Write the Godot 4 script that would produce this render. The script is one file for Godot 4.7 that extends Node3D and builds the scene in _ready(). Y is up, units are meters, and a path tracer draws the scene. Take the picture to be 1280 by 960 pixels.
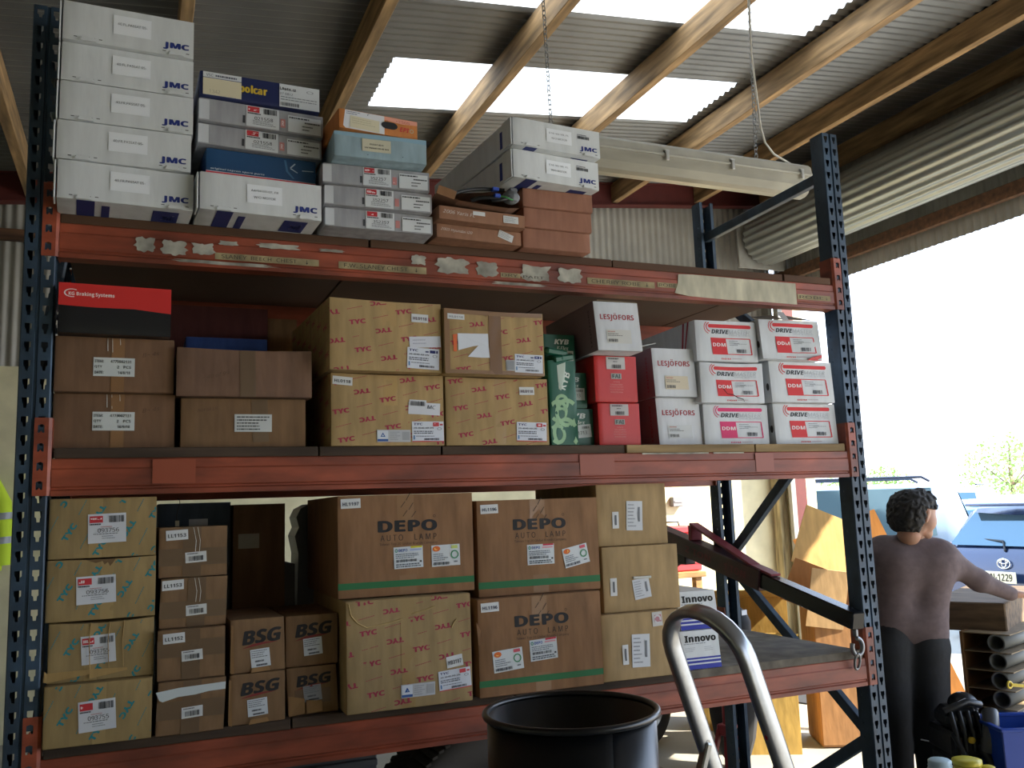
extends Node3D
# A stockroom rack of car-part cartons in a timber-roofed garage. Units are metres, y is up, the rack's front face is z = 0.

const EYE := Vector3(0.2087, 1.600, 2.6559)
const RACK_L := 2.70          # clear length between the uprights
const MID := 1.776            # top of the beams at the three levels
const HIGH := 2.424
const LOW := 1.014
const DEEP := 0.92            # depth of the rack frames
const ROOF_0 := 4.476         # roof height at x = 0
const ROOF_S := 0.095         # rise of the roof along x
const WALL_R := 6.73
const WALL_B := -5.25
const WALL_L := -3.2
const WALL_F := 6.2

var mats := {}
var counts := {}
var cards := {}
var text_cache := {}

# ------------------------------------------------------------------ small helpers
func rnd(k: int) -> RandomNumberGenerator:
	var r := RandomNumberGenerator.new()
	r.seed = 7919 * k + 13
	return r

func numbered(called: String) -> String:
	var n: int = counts.get(called, 0)
	counts[called] = n + 1
	return called if n == 0 else "%s_%03d" % [called, n]

func noise_tex(key: String, freq: float, oct: int, lo: float, hi: float, type := 3, size := 512, bump := false) -> NoiseTexture2D:
	if mats.has("t_" + key):
		return mats["t_" + key]
	var n := FastNoiseLite.new()
	n.noise_type = type
	n.seed = hash(key) % 1000
	n.frequency = freq
	n.fractal_octaves = oct
	var t := NoiseTexture2D.new()
	t.width = size
	t.height = size
	t.seamless = true
	t.noise = n
	if bump:
		t.as_normal_map = true
		t.bump_strength = hi
	else:
		var g := Gradient.new()
		g.set_color(0, Color(lo, lo, lo))
		g.set_color(1, Color(hi, hi, hi))
		t.color_ramp = g
	mats["t_" + key] = t
	return t

# a plain or mottled surface; the grain is a texture laid by triplanar mapping
func mat(key: String, col: Color, rough := 0.85, metal := 0.0, tex: Texture2D = null, scale := Vector3.ONE, world := false) -> StandardMaterial3D:
	if mats.has(key):
		return mats[key]
	var m := StandardMaterial3D.new()
	m.resource_name = key
	m.albedo_color = col
	m.roughness = rough
	m.metallic = metal
	if tex:
		m.albedo_texture = tex
		m.uv1_triplanar = true
		m.uv1_world_triplanar = world
		m.uv1_scale = scale
	mats[key] = m
	return m

func relief(m: StandardMaterial3D, t: Texture2D, amount: float) -> StandardMaterial3D:
	m.normal_enabled = true
	m.normal_texture = t
	m.normal_scale = amount
	return m

func hexc(h: String) -> Color:
	return Color(h)

func put(called: String, mesh: Mesh, m: Material, parent: Node = null, at := Transform3D()) -> MeshInstance3D:
	var o := MeshInstance3D.new()
	o.mesh = mesh
	o.material_override = m
	o.transform = at
	if parent == null or parent == self:
		o.name = numbered(called)
		add_child(o)
	else:
		o.name = called
		parent.add_child(o, true)
	return o

func tag(o: Node, label: String, category: String, group := "") -> void:
	o.set_meta("label", label)
	o.set_meta("category", category)
	if group != "":
		o.set_meta("group", group)

func thing(called: String, label: String, category: String, at := Vector3.ZERO, turn := 0.0, group := "") -> Node3D:
	var o := Node3D.new()
	o.name = numbered(called)
	add_child(o)
	o.position = at
	o.rotation.y = turn
	tag(o, label, category, group)
	return o

func part(called: String, parent: Node, at := Transform3D()) -> Node3D:
	var o := Node3D.new()
	o.name = called
	parent.add_child(o, true)
	o.transform = at
	return o

func structure(called: String) -> Node3D:
	var o := Node3D.new()
	o.name = called
	add_child(o)
	o.set_meta("kind", "structure")
	return o

# ------------------------------------------------------------------ mesh builder
class MB:
	var st := SurfaceTool.new()
	var xf := Transform3D()
	func _init() -> void:
		st.begin(Mesh.PRIMITIVE_TRIANGLES)
	func at(t: Transform3D) -> MB:
		xf = t
		return self
	func tri(a: Vector3, b: Vector3, c: Vector3, g := -1) -> void:   # counter-clockwise seen from outside
		st.set_smooth_group(g)
		st.add_vertex(xf * a)
		st.set_smooth_group(g)
		st.add_vertex(xf * c)
		st.set_smooth_group(g)
		st.add_vertex(xf * b)
	func quad(a: Vector3, b: Vector3, c: Vector3, d: Vector3, g := -1) -> void:
		tri(a, b, c, g)
		tri(a, c, d, g)
	func box(c: Vector3, s: Vector3, ch := 0.0) -> void:
		var h := s / 2.0
		if ch <= 0.0:
			var p := []
			for i in 8:
				p.append(c + Vector3(h.x if i & 1 else -h.x, h.y if i & 2 else -h.y, h.z if i & 4 else -h.z))
			quad(p[4], p[5], p[7], p[6])
			quad(p[1], p[0], p[2], p[3])
			quad(p[5], p[1], p[3], p[7])
			quad(p[0], p[4], p[6], p[2])
			quad(p[6], p[7], p[3], p[2])
			quad(p[0], p[1], p[5], p[4])
			return
		var k: float = min(ch, min(h.x, min(h.y, h.z)) * 0.9)
		for ax in 3:
			for sg in [-1.0, 1.0]:
				var n := Vector3.ZERO
				n[ax] = sg
				var u := Vector3.ZERO
				u[(ax + 1) % 3] = 1.0
				var v := n.cross(u)
				var hu := h[(ax + 1) % 3] - k
				var hv := h[(ax + 2) % 3] - k
				var o: Vector3 = c + n * h[ax]
				quad(o - u * hu - v * hv, o + u * hu - v * hv, o + u * hu + v * hv, o - u * hu + v * hv)
		for ax in 3:      # the twelve chamfers
			var b := (ax + 1) % 3
			var d := (ax + 2) % 3
			for sb in [-1.0, 1.0]:
				for sd in [-1.0, 1.0]:
					var e := Vector3.ZERO
					e[ax] = h[ax] - k
					var p1 := Vector3.ZERO
					p1[b] = sb * h[b]
					p1[d] = sd * (h[d] - k)
					var p2 := Vector3.ZERO
					p2[b] = sb * (h[b] - k)
					p2[d] = sd * h[d]
					if sb * sd > 0:
						quad(c + p1 - e, c + p2 - e, c + p2 + e, c + p1 + e)
					else:
						quad(c + p2 - e, c + p1 - e, c + p1 + e, c + p2 + e)
		for i in 8:       # the eight corners
			var s3 := Vector3(1.0 if i & 1 else -1.0, 1.0 if i & 2 else -1.0, 1.0 if i & 4 else -1.0)
			var a := c + Vector3(s3.x * h.x, s3.y * (h.y - k), s3.z * (h.z - k))
			var b2 := c + Vector3(s3.x * (h.x - k), s3.y * h.y, s3.z * (h.z - k))
			var d2 := c + Vector3(s3.x * (h.x - k), s3.y * (h.y - k), s3.z * h.z)
			if s3.x * s3.y * s3.z > 0:
				tri(a, b2, d2)
			else:
				tri(a, d2, b2)
	# a beam of rectangular section from a to b, with its broad side turned by up
	func bar(a: Vector3, b: Vector3, w: float, h: float, up := Vector3.UP, ch := 0.0) -> void:
		var keep := xf
		var z := (b - a).normalized()
		var x := up.cross(z).normalized()
		var y := z.cross(x)
		xf = xf * Transform3D(Basis(x, y, z), (a + b) / 2.0)
		box(Vector3.ZERO, Vector3(w, h, a.distance_to(b)), ch)
		xf = keep
	func tube(pts: PackedVector3Array, rad, n := 10, caps := true, g := 1, closed := false) -> void:
		var rings := []
		var up := Vector3.UP
		var cnt := pts.size()
		for i in cnt:
			var dir: Vector3
			if closed:
				dir = (pts[(i + 1) % cnt] - pts[(i - 1 + cnt) % cnt]).normalized()
			else:
				dir = (pts[min(i + 1, cnt - 1)] - pts[max(i - 1, 0)]).normalized()
			if i == 0:
				up = Vector3.UP if abs(dir.y) < 0.9 else Vector3.RIGHT
			var x := up.cross(dir).normalized()
			up = dir.cross(x).normalized()
			var r: float = rad[i] if rad is Array else rad
			var ring := PackedVector3Array()
			for k in n:
				var t := TAU * k / n
				ring.append(pts[i] + (x * cos(t) + up * sin(t)) * r)
			rings.append(ring)
		var last := cnt if closed else cnt - 1
		for i in last:
			var r0: PackedVector3Array = rings[i]
			var r1: PackedVector3Array = rings[(i + 1) % cnt]
			for k in n:
				var j := (k + 1) % n
				quad(r0[k], r0[j], r1[j], r1[k], g)
		if caps and not closed:
			for k in n:
				var j := (k + 1) % n
				tri(pts[0], rings[0][j], rings[0][k])
				tri(pts[cnt - 1], rings[cnt - 1][k], rings[cnt - 1][j])
	# profile: points (radius, height) from bottom to top on the outside
	func lathe(prof: PackedVector2Array, n := 32, g := 1, a0 := 0.0, a1 := TAU) -> void:
		for i in prof.size() - 1:
			for k in n:
				var t := a0 + (a1 - a0) * k / n
				var u := a0 + (a1 - a0) * (k + 1) / n
				var p := prof[i]
				var q := prof[i + 1]
				var A := Vector3(p.x * sin(t), p.y, p.x * cos(t))
				var B := Vector3(p.x * sin(u), p.y, p.x * cos(u))
				var C := Vector3(q.x * sin(u), q.y, q.x * cos(u))
				var D := Vector3(q.x * sin(t), q.y, q.x * cos(t))
				if p.x < 1e-6:
					tri(A, C, D, g)
				elif q.x < 1e-6:
					tri(A, B, C, g)
				else:
					quad(A, B, C, D, g)
	# polygon in xy (counter-clockwise), from z = z0 to z1
	func prism(poly: PackedVector2Array, z0: float, z1: float, g := -1) -> void:
		var ix := Geometry2D.triangulate_polygon(poly)
		for i in range(0, ix.size(), 3):
			var a := poly[ix[i]]
			var b := poly[ix[i + 1]]
			var c := poly[ix[i + 2]]
			if (b - a).cross(c - a) < 0:
				var t := b
				b = c
				c = t
			tri(Vector3(a.x, a.y, z1), Vector3(b.x, b.y, z1), Vector3(c.x, c.y, z1))
			tri(Vector3(a.x, a.y, z0), Vector3(c.x, c.y, z0), Vector3(b.x, b.y, z0))
		for i in poly.size():
			var a := poly[i]
			var b := poly[(i + 1) % poly.size()]
			quad(Vector3(a.x, a.y, z0), Vector3(b.x, b.y, z0), Vector3(b.x, b.y, z1), Vector3(a.x, a.y, z1), g)
	func ball(c: Vector3, r: Vector3, n := 12, m := 8, g := 1) -> void:
		for i in m:
			var a := PI * i / m - PI / 2
			var b := PI * (i + 1) / m - PI / 2
			for k in n:
				var t := TAU * k / n
				var u := TAU * (k + 1) / n
				var P := [c + Vector3(cos(a) * sin(t), sin(a), cos(a) * cos(t)) * r, c + Vector3(cos(a) * sin(u), sin(a), cos(a) * cos(u)) * r, c + Vector3(cos(b) * sin(u), sin(b), cos(b) * cos(u)) * r, c + Vector3(cos(b) * sin(t), sin(b), cos(b) * cos(t)) * r]
				if i == 0:
					tri(P[0], P[2], P[3], g)
				elif i == m - 1:
					tri(P[0], P[1], P[2], g)
				else:
					quad(P[0], P[1], P[2], P[3], g)
	# a sheet given by rows of points, drawn on one side with thickness t along n if t > 0
	func sheet(rows: Array, g := 1) -> void:
		for i in rows.size() - 1:
			var a: PackedVector3Array = rows[i]
			var b: PackedVector3Array = rows[i + 1]
			for k in a.size() - 1:
				quad(a[k], a[k + 1], b[k + 1], b[k], g)
	func done() -> ArrayMesh:
		st.generate_normals()
		return st.commit()

func bez(a: Vector3, b: Vector3, c: Vector3, d: Vector3, n := 12) -> PackedVector3Array:
	var out := PackedVector3Array()
	for i in n + 1:
		out.append(a.bezier_interpolate(b, c, d, float(i) / n))
	return out

func look(at: Vector3, x: Vector3, y: Vector3) -> Transform3D:
	var z := x.cross(y).normalized()
	return Transform3D(Basis(x.normalized(), z.cross(x).normalized(), z), at)

# rounded rectangle polygon
func rrect(w: float, h: float, r: float, n := 4) -> PackedVector2Array:
	var p := PackedVector2Array()
	for q in 4:
		var c: Vector2 = [Vector2(w / 2 - r, h / 2 - r), Vector2(-w / 2 + r, h / 2 - r), Vector2(-w / 2 + r, -h / 2 + r), Vector2(w / 2 - r, -h / 2 + r)][q]
		for i in n + 1:
			var t := PI / 2 * (q + float(i) / n)
			p.append(c + Vector2(cos(t), sin(t)) * r)
	return p

# ------------------------------------------------------------------ the scene, in order
func _ready() -> void:
	camera_sky_and_sun()
	room()
	yard()
	rack()
	top_shelf()
	middle_shelf()
	bottom_shelf()
	shop_floor()
	person()

func camera_sky_and_sun() -> void:
	var cam := Camera3D.new()
	cam.name = "camera"
	add_child(cam)
	cam.fov = 46.402
	cam.near = 0.05
	cam.far = 400.0
	cam.transform = Transform3D(Basis.from_euler(Vector3(0.1391, -0.3986, -0.0353)), EYE)
	cam.current = true
	var e := Environment.new()
	e.background_mode = Environment.BG_SKY
	var sky := Sky.new()
	var sm := ProceduralSkyMaterial.new()
	sm.sky_top_color = Color(0.72, 0.82, 0.96)
	sm.sky_horizon_color = Color(0.97, 0.98, 1.0)
	sm.ground_bottom_color = Color(0.55, 0.54, 0.52)
	sm.ground_horizon_color = Color(0.85, 0.86, 0.86)
	sm.sun_angle_max = 1.0
	sky.sky_material = sm
	e.sky = sky
	e.background_energy_multiplier = 3.0
	e.tonemap_mode = Environment.TONE_MAPPER_LINEAR
	e.tonemap_exposure = 1.9
	e.sdfgi_enabled = true
	e.ssao_enabled = true
	e.ssil_enabled = true
	var we := WorldEnvironment.new()
	we.name = "sky"
	we.environment = e
	add_child(we)
	var sun := DirectionalLight3D.new()
	sun.name = "sun"
	sun.light_energy = 4.0
	sun.light_color = Color(1.0, 0.96, 0.88)
	sun.light_angular_distance = 0.6
	sun.shadow_enabled = true
	add_child(sun)
	sun.look_at_from_position(Vector3(5.94, 6.69, 4.46), Vector3.ZERO)

# ------------------------------------------------------------------ the building
func roof_y(x: float) -> float:
	return ROOF_0 + ROOF_S * x

func corrugated(length: float, n: int, pitch := 0.0762, amp := 0.0098, seg := 8) -> ArrayMesh:
	# ridges along x, waves across z, from z = 0 to n * pitch
	var b := MB.new()
	var a := PackedVector3Array()
	var c := PackedVector3Array()
	for i in n * seg + 1:
		var z := pitch * i / seg
		var y := amp * cos(TAU * i / seg)
		a.append(Vector3(0, y, z))
		c.append(Vector3(length, y, z))
	b.sheet([a, c], 1)
	return b.done()

func room() -> void:
	var speck := noise_tex("speck", 0.02, 4, 0.88, 1.0)
	var blotch := noise_tex("blotch", 0.006, 5, 0.78, 1.0)
	var grain := noise_tex("grain", 0.012, 4, 0.55, 1.0)
	var zinc := mat("galvanised sheet", hexc("7c7d7d"), 0.42, 0.5, blotch, Vector3(0.5, 0.5, 0.5), true)
	var grp := StandardMaterial3D.new()
	grp.resource_name = "translucent roof sheet"
	grp.albedo_color = Color(0.94, 0.95, 0.95)
	grp.roughness = 0.6
	grp.backlight_enabled = true
	grp.backlight = Color(0.92, 0.94, 0.94)
	var pine := mat("roof timber", hexc("bd9a6e"), 0.75, 0.0, grain, Vector3(3.0, 3.0, 0.35), true)
	var steel_red := mat("red oxide steel", hexc("5c2320"), 0.6, 0.1, speck, Vector3(1, 1, 1), true)
	var clad := mat("wall cladding", hexc("a3a19a"), 0.55, 0.2, blotch, Vector3(0.6, 0.6, 0.6), true)
	var cream := mat("cream wall", hexc("d9d2ae"), 0.9, 0.0, speck, Vector3(0.5, 0.5, 0.5), true)
	var concrete := mat("concrete floor", hexc("9c978c"), 0.85, 0.0, blotch, Vector3(0.35, 0.35, 0.35), true)

	# floor: a slab
	var b := MB.new()
	b.box(Vector3((WALL_L + WALL_R) / 2, -0.1, (WALL_B + WALL_F) / 2), Vector3(WALL_R - WALL_L + 0.4, 0.2, WALL_F - WALL_B + 0.4))
	var fl := put("floor", b.done(), concrete)
	fl.set_meta("kind", "structure")

	# roof: corrugated sheets on timber purlins, with clear sheets let in
	var roof := structure("ceiling")
	var th := atan(ROOF_S)
	var courses := [[WALL_L - 0.2, 1.75], [1.71, 4.62], [4.58, WALL_R + 0.25]]
	var meshes := []
	for c in courses:
		meshes.append(corrugated((c[1] - c[0]) / cos(th), 10))
	for k in range(-3, 14):
		for i in 3:
			var x0: float = courses[i][0]
			var clear: bool = i == 1 and k in [0, 2]
			var t := Transform3D(Basis(Vector3(cos(th), sin(th), 0), Vector3(-sin(th), cos(th), 0), Vector3(0, 0, 1)), Vector3(x0, roof_y(x0) + (0.004 if i == 1 else 0.0), -3.63 + 0.762 * k))
			put("clear_sheet" if clear else "roof_sheet", meshes[i], grp if clear else zinc, roof, t)
	for x in [-2.75, -1.70, -0.66, 0.37, 1.42, 2.45, 3.55, 4.69, 5.71, 6.62]:
		b = MB.new()
		var r := rnd(int(x * 100))
		var yb: float = roof_y(x + 0.035) - 0.012
		b.box(Vector3(x + 0.035, yb - 0.1 + r.randf_range(-0.004, 0.004), (WALL_B + WALL_F) / 2), Vector3(0.07, 0.2, WALL_F - WALL_B - 0.02), 0.004)
		put("purlin", b.done(), pine, roof)
	# red steel rafters under the purlin ends along the walls
	b = MB.new()
	for z in [WALL_B + 0.09, WALL_F - 0.09]:
		for dy in [[-0.005, 0.012, 0.1], [-0.12, 0.24, 0.008], [-0.235, 0.012, 0.1]]:
			var xa := WALL_L
			var xb := WALL_R - 0.15
			b.bar(Vector3(xa, roof_y(xa) - 0.01 + dy[0], z), Vector3(xb, roof_y(xb) - 0.01 + dy[0], z), dy[2], dy[1])
	put("steel_rafter", b.done(), steel_red, roof)

	# back wall: cream lower part, cladding above, timber rail
	var back := structure("wall_back")
	b = MB.new()
	b.box(Vector3((WALL_L + WALL_R) / 2, 1.425, WALL_B - 0.1), Vector3(WALL_R - WALL_L + 0.1, 2.85, 0.2))
	put("lower_wall", b.done(), cream, back)
	cladding(back, clad, WALL_L, WALL_R, 2.83, func(x): return roof_y(x) + 0.02, func(u, y, d): return Vector3(u, y, WALL_B - d))
	b = MB.new()
	b.box(Vector3((WALL_L + WALL_R) / 2, 3.90, WALL_B + 0.045), Vector3(WALL_R - WALL_L - 0.1, 0.09, 0.06), 0.003)
	put("cladding_rail", b.done(), mat("old rail", hexc("6b4a33"), 0.85, 0.0, grain, Vector3(0.35, 3, 3), true), back)

	# right wall: an opening five metres and more wide under a rolled shutter, then cladding
	var right := structure("wall_right")
	var op0 := -5.02
	var op1 := 5.6
	b = MB.new()
	b.box(Vector3(WALL_R + 0.1, 1.425, (op1 + WALL_F) / 2), Vector3(0.2, 2.85, WALL_F - op1))
	b.box(Vector3(WALL_R + 0.1, 2.0, (WALL_B + op0) / 2), Vector3(0.2, 4.0, op0 - WALL_B))
	put("lower_wall", b.done(), cream, right)
	cladding(right, clad, WALL_B, op1, 3.81, func(_u): return roof_y(WALL_R) - 0.03, func(u, y, d): return Vector3(WALL_R + 0.02 + d, y, u))
	cladding(right, clad, op1, WALL_F, 2.83, func(_u): return roof_y(WALL_R) - 0.03, func(u, y, d): return Vector3(WALL_R + 0.02 + d, y, u))
	b = MB.new()
	b.box(Vector3(WALL_R - 0.02, 4.02, (WALL_B + op1) / 2), Vector3(0.06, 0.12, op1 - WALL_B), 0.003)
	put("timber_lintel", b.done(), mats["old rail"], right)
	b = MB.new()
	b.box(Vector3(WALL_R - 0.05, 2.0, -4.98), Vector3(0.15, 4.0, 0.04), 0.004)
	b.box(Vector3(WALL_R - 0.05, 2.0, op1 + 0.06), Vector3(0.15, 4.0, 0.12), 0.004)
	put("steel_column", b.done(), steel_red, right)
	b = MB.new()
	b.box(Vector3(WALL_R - 0.19, 1.6, WALL_B + 0.1), Vector3(0.1, 3.2, 0.12), 0.004)
	put("jamb_post", b.done(), mat("pale timber", hexc("b9ac84"), 0.85, 0.0, grain, Vector3(3, 0.4, 3), true), right)

	# the rolled-up shutter
	var shut := structure("door_1")
	var prof := PackedVector2Array()
	var turns := 22
	for i in turns * 6 + 1:
		var t := TAU * i / (turns * 6)
		prof.append(Vector2(cos(t), sin(t)) * (0.275 + 0.011 * sin(TAU * i / 6.0)))
	b = MB.new()
	for i in prof.size() - 1:
		var p := prof[i]
		var q := prof[i + 1]
		b.quad(Vector3(p.x, p.y, op1 - 0.05), Vector3(p.x, p.y, op0 + 0.12), Vector3(q.x, q.y, op0 + 0.12), Vector3(q.x, q.y, op1 - 0.05), 1)
	put("shutter_roll", b.done(), mat("shutter steel", hexc("9ba09d"), 0.38, 0.6, speck, Vector3(1, 1, 0.2), true), shut, Transform3D(Basis(), Vector3(6.40, 4.38, 0)))
	b = MB.new()
	b.box(Vector3(6.40, 4.32, op0 + 0.06), Vector3(0.62, 0.5, 0.02), 0.003)
	b.box(Vector3(6.40, 4.32, op1 + 0.0), Vector3(0.62, 0.5, 0.02), 0.003)
	put("end_plate", b.done(), mat("end plate grey", hexc("9b9a94"), 0.6, 0.3, speck), shut)
	b = MB.new()
	b.tube([Vector3(6.40, 4.38, op0), Vector3(6.40, 4.38, op1)], 0.05, 12)
	put("axle", b.done(), steel_red, shut)
	b = MB.new()
	for z in [op0 + 0.05, op1 - 0.05]:
		b.box(Vector3(WALL_R - 0.16, 2.0, z), Vector3(0.06, 4.0, 0.05), 0.002)
	put("guide_rail", b.done(), mat("end plate grey", hexc("9b9a94")), shut)

	# left and front walls close the room; a second doorway stands open in the front wall
	var left := structure("wall_left")
	b = MB.new()
	b.box(Vector3(WALL_L - 0.1, 1.425, (WALL_B + WALL_F) / 2), Vector3(0.2, 2.85, WALL_F - WALL_B + 0.2))
	put("lower_wall", b.done(), cream, left)
	cladding(left, clad, WALL_B, WALL_F, 2.83, func(_u): return roof_y(WALL_L) + 0.02, func(u, y, d): return Vector3(WALL_L - 0.02 - d, y, u))
	var front := structure("wall_front")
	b = MB.new()
	var dx0 := 4.7
	var dx1 := 6.4
	b.box(Vector3((WALL_L + dx0) / 2, 1.425, WALL_F + 0.1), Vector3(dx0 - WALL_L, 2.85, 0.2))
	b.box(Vector3((dx1 + WALL_R) / 2, 1.425, WALL_F + 0.1), Vector3(WALL_R - dx1, 2.85, 0.2))
	put("lower_wall", b.done(), cream, front)
	cladding(front, clad, WALL_L, dx0, 2.83, func(x): return roof_y(x) + 0.02, func(u, y, d): return Vector3(u, y, WALL_F + d))
	cladding(front, clad, dx0, dx1, 3.8, func(x): return roof_y(x) + 0.02, func(u, y, d): return Vector3(u, y, WALL_F + d))
	cladding(front, clad, dx1, WALL_R, 2.83, func(x): return roof_y(x) + 0.02, func(u, y, d): return Vector3(u, y, WALL_F + d))

# vertical corrugated sheets between u0 and u1, from y0 up to top(u); place(u, y, d) gives a point, d running out of the room
func cladding(parent: Node, m: Material, u0: float, u1: float, y0: float, top: Callable, place: Callable) -> void:
	var u := u0
	while u < u1 - 0.01:
		var e: float = min(u + 0.762, u1)
		var b := MB.new()
		var lo := PackedVector3Array()
		var hi := PackedVector3Array()
		var n := int(round((e - u) / 0.0762 * 8))
		for i in n + 1:
			var s := u + (e - u) * i / n
			var d := 0.02 + 0.0085 * cos(TAU * (s - u0) / 0.0762)
			lo.append(place.call(s, y0, d))
			hi.append(place.call(s, top.call(s), d))
		b.sheet([lo, hi], 1)
		put("cladding_sheet", b.done(), m, parent)
		u = e

# ------------------------------------------------------------------ the rack
# one cell of a perforated plate: rectangle (x0..x1, y0..y1) with a hole polygon, in the plane z = 0 with normal +z, hole walls going back by t
func holed(b: MB, x0: float, x1: float, y0: float, y1: float, hole: PackedVector2Array, t := 0.002) -> void:
	var c := Vector2.ZERO
	for h in hole:
		c += h / hole.size()
	var outer := PackedVector2Array()
	for h in hole:
		var d := (h - c)
		var sx: float = ((x1 if d.x > 0 else x0) - c.x) / d.x if abs(d.x) > 1e-6 else 1e9
		var sy: float = ((y1 if d.y > 0 else y0) - c.y) / d.y if abs(d.y) > 1e-6 else 1e9
		outer.append(c + d * min(sx, sy))
	var n := hole.size()
	for i in n:
		var j := (i + 1) % n
		var a := outer[i]
		var e := outer[j]
		b.quad(Vector3(hole[i].x, hole[i].y, 0), Vector3(a.x, a.y, 0), Vector3(e.x, e.y, 0), Vector3(hole[j].x, hole[j].y, 0))
		# corner of the cell between two outer points on different sides
		if abs(a.x - e.x) > 1e-5 and abs(a.y - e.y) > 1e-5:
			var k := Vector2(a.x if (abs(a.x - x0) < 1e-6 or abs(a.x - x1) < 1e-6) else e.x, a.y if (abs(a.y - y0) < 1e-6 or abs(a.y - y1) < 1e-6) else e.y)
			b.tri(Vector3(a.x, a.y, 0), Vector3(k.x, k.y, 0), Vector3(e.x, e.y, 0))
		b.quad(Vector3(hole[i].x, hole[i].y, 0), Vector3(hole[j].x, hole[j].y, 0), Vector3(hole[j].x, hole[j].y, -t), Vector3(hole[i].x, hole[i].y, -t))

func upright_mesh(height: float) -> ArrayMesh:
	# front at z = 0, x from 0 to w, depth 70 mm, open at the back with lips
	var w := 0.078
	var dp := 0.068
	var b := MB.new()
	var n := int(round(height / 0.05))
	for i in n:
		var y := i * 0.05
		for side in 2:
			var cx := 0.0185 if side == 0 else w - 0.0185
			var x0 := 0.003 if side == 0 else w / 2 + 0.005
			var x1 := w / 2 - 0.005 if side == 0 else w - 0.003
			var h := PackedVector2Array([Vector2(cx - 0.0035, y + 0.010), Vector2(cx + 0.0035, y + 0.010), Vector2(cx + 0.0045, y + 0.021), Vector2(cx + 0.0085, y + 0.024), Vector2(cx + 0.0085, y + 0.038), Vector2(cx - 0.0085, y + 0.038), Vector2(cx - 0.0085, y + 0.024), Vector2(cx - 0.0045, y + 0.021)])
			holed(b, x0, x1, y, y + 0.05, h)
	# central groove of the face and the rounded corners
	var hh := n * 0.05
	var s := func(p: Vector2, q: Vector2): b.quad(Vector3(p.x, 0, p.y), Vector3(q.x, 0, q.y), Vector3(q.x, hh, q.y), Vector3(p.x, hh, p.y))
	var c := w / 2
	s.call(Vector2(c - 0.005, 0), Vector2(c - 0.003, -0.005))
	s.call(Vector2(c - 0.003, -0.005), Vector2(c + 0.003, -0.005))
	s.call(Vector2(c + 0.003, -0.005), Vector2(c + 0.005, 0))
	s.call(Vector2(0, -0.003), Vector2(0.003, 0))
	s.call(Vector2(w - 0.003, 0), Vector2(w, -0.003))
	# side walls with round holes
	for side in 2:
		var keep := b.xf
		b.xf = Transform3D(Basis(Vector3(0, 0, 1), Vector3.UP, Vector3(-1, 0, 0)), Vector3(0, 0, -dp)) if side == 0 else Transform3D(Basis(Vector3(0, 0, -1), Vector3.UP, Vector3(1, 0, 0)), Vector3(w, 0, 0))
		var o := 0.0 if side == 0 else 0.003
		for i in n:
			var hp := PackedVector2Array()
			for k in 8:
				var t := TAU * k / 8 + 0.39
				hp.append(Vector2(0.024 if side == 0 else dp - 0.024, i * 0.05 + 0.025) + Vector2(cos(t), sin(t)) * 0.0042)
			holed(b, o, dp - 0.003 if side == 0 else dp, i * 0.05, i * 0.05 + 0.05, hp)
		b.xf = keep
	s.call(Vector2(0.016, -dp), Vector2(0, -dp))
	s.call(Vector2(w, -dp), Vector2(w - 0.016, -dp))
	s.call(Vector2(0.016, -dp + 0.012), Vector2(0.016, -dp))
	s.call(Vector2(w - 0.016, -dp), Vector2(w - 0.016, -dp + 0.012))
	return b.done()

func beam_mesh(length: float) -> ArrayMesh:
	# top at y = 0, front at z = 0, from x = 0
	var p := PackedVector2Array([Vector2(-0.05, 0), Vector2(-0.05, -0.099), Vector2(0.001, -0.099), Vector2(0.001, -0.086), Vector2(-0.004, -0.082), Vector2(-0.004, -0.078), Vector2(0.0, -0.074), Vector2(0.0, -0.030), Vector2(-0.0025, -0.026), Vector2(-0.0025, -0.003), Vector2(-0.005, 0)])
	var b := MB.new()
	b.at(Transform3D(Basis(Vector3(0, 0, 1), Vector3(0, 1, 0), Vector3(-1, 0, 0)), Vector3(length, 0, 0)))
	b.prism(p, 0, length)
	return b.done()

func connector_mesh() -> ArrayMesh:
	# angle plate round the upright's inner corner, hooks in four slots: x from 0 (beam end) out to -0.042, y from -0.145 to 0.055
	var b := MB.new()
	b.xf = Transform3D(Basis(), Vector3(-0.042, -0.148, 0))
	for i in 4:
		var y: float = 0.003 + i * 0.05 if i < 2 else 0.003 + i * 0.05
		var cx := 0.016
		var h := PackedVector2Array([Vector2(cx - 0.008, y + 0.013), Vector2(cx - 0.003, y + 0.013), Vector2(cx, y + 0.019), Vector2(cx + 0.003, y + 0.013), Vector2(cx + 0.008, y + 0.013), Vector2(cx + 0.008, y + 0.033), Vector2(cx + 0.001, y + 0.036), Vector2(cx - 0.008, y + 0.033)])
		holed(b, 0.0, 0.034, 0.0 if i == 0 else y, 0.206 if i == 3 else y + 0.05, h, 0.004)
	b.quad(Vector3(0.034, 0, 0), Vector3(0.042, 0, -0.006), Vector3(0.042, 0.206, -0.006), Vector3(0.034, 0.206, 0))
	b.box(Vector3(0.0405, 0.103, -0.038), Vector3(0.004, 0.206, 0.064))
	b.quad(Vector3(0, 0, -0.004), Vector3(0, 0, 0), Vector3(0, 0.206, 0), Vector3(0, 0.206, -0.004))
	for y in [0.0, 0.206]:
		b.quad(Vector3(0, y, 0), Vector3(0.034, y, 0), Vector3(0.034, y, -0.004), Vector3(0, y, -0.004))
	return b.done()

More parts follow.
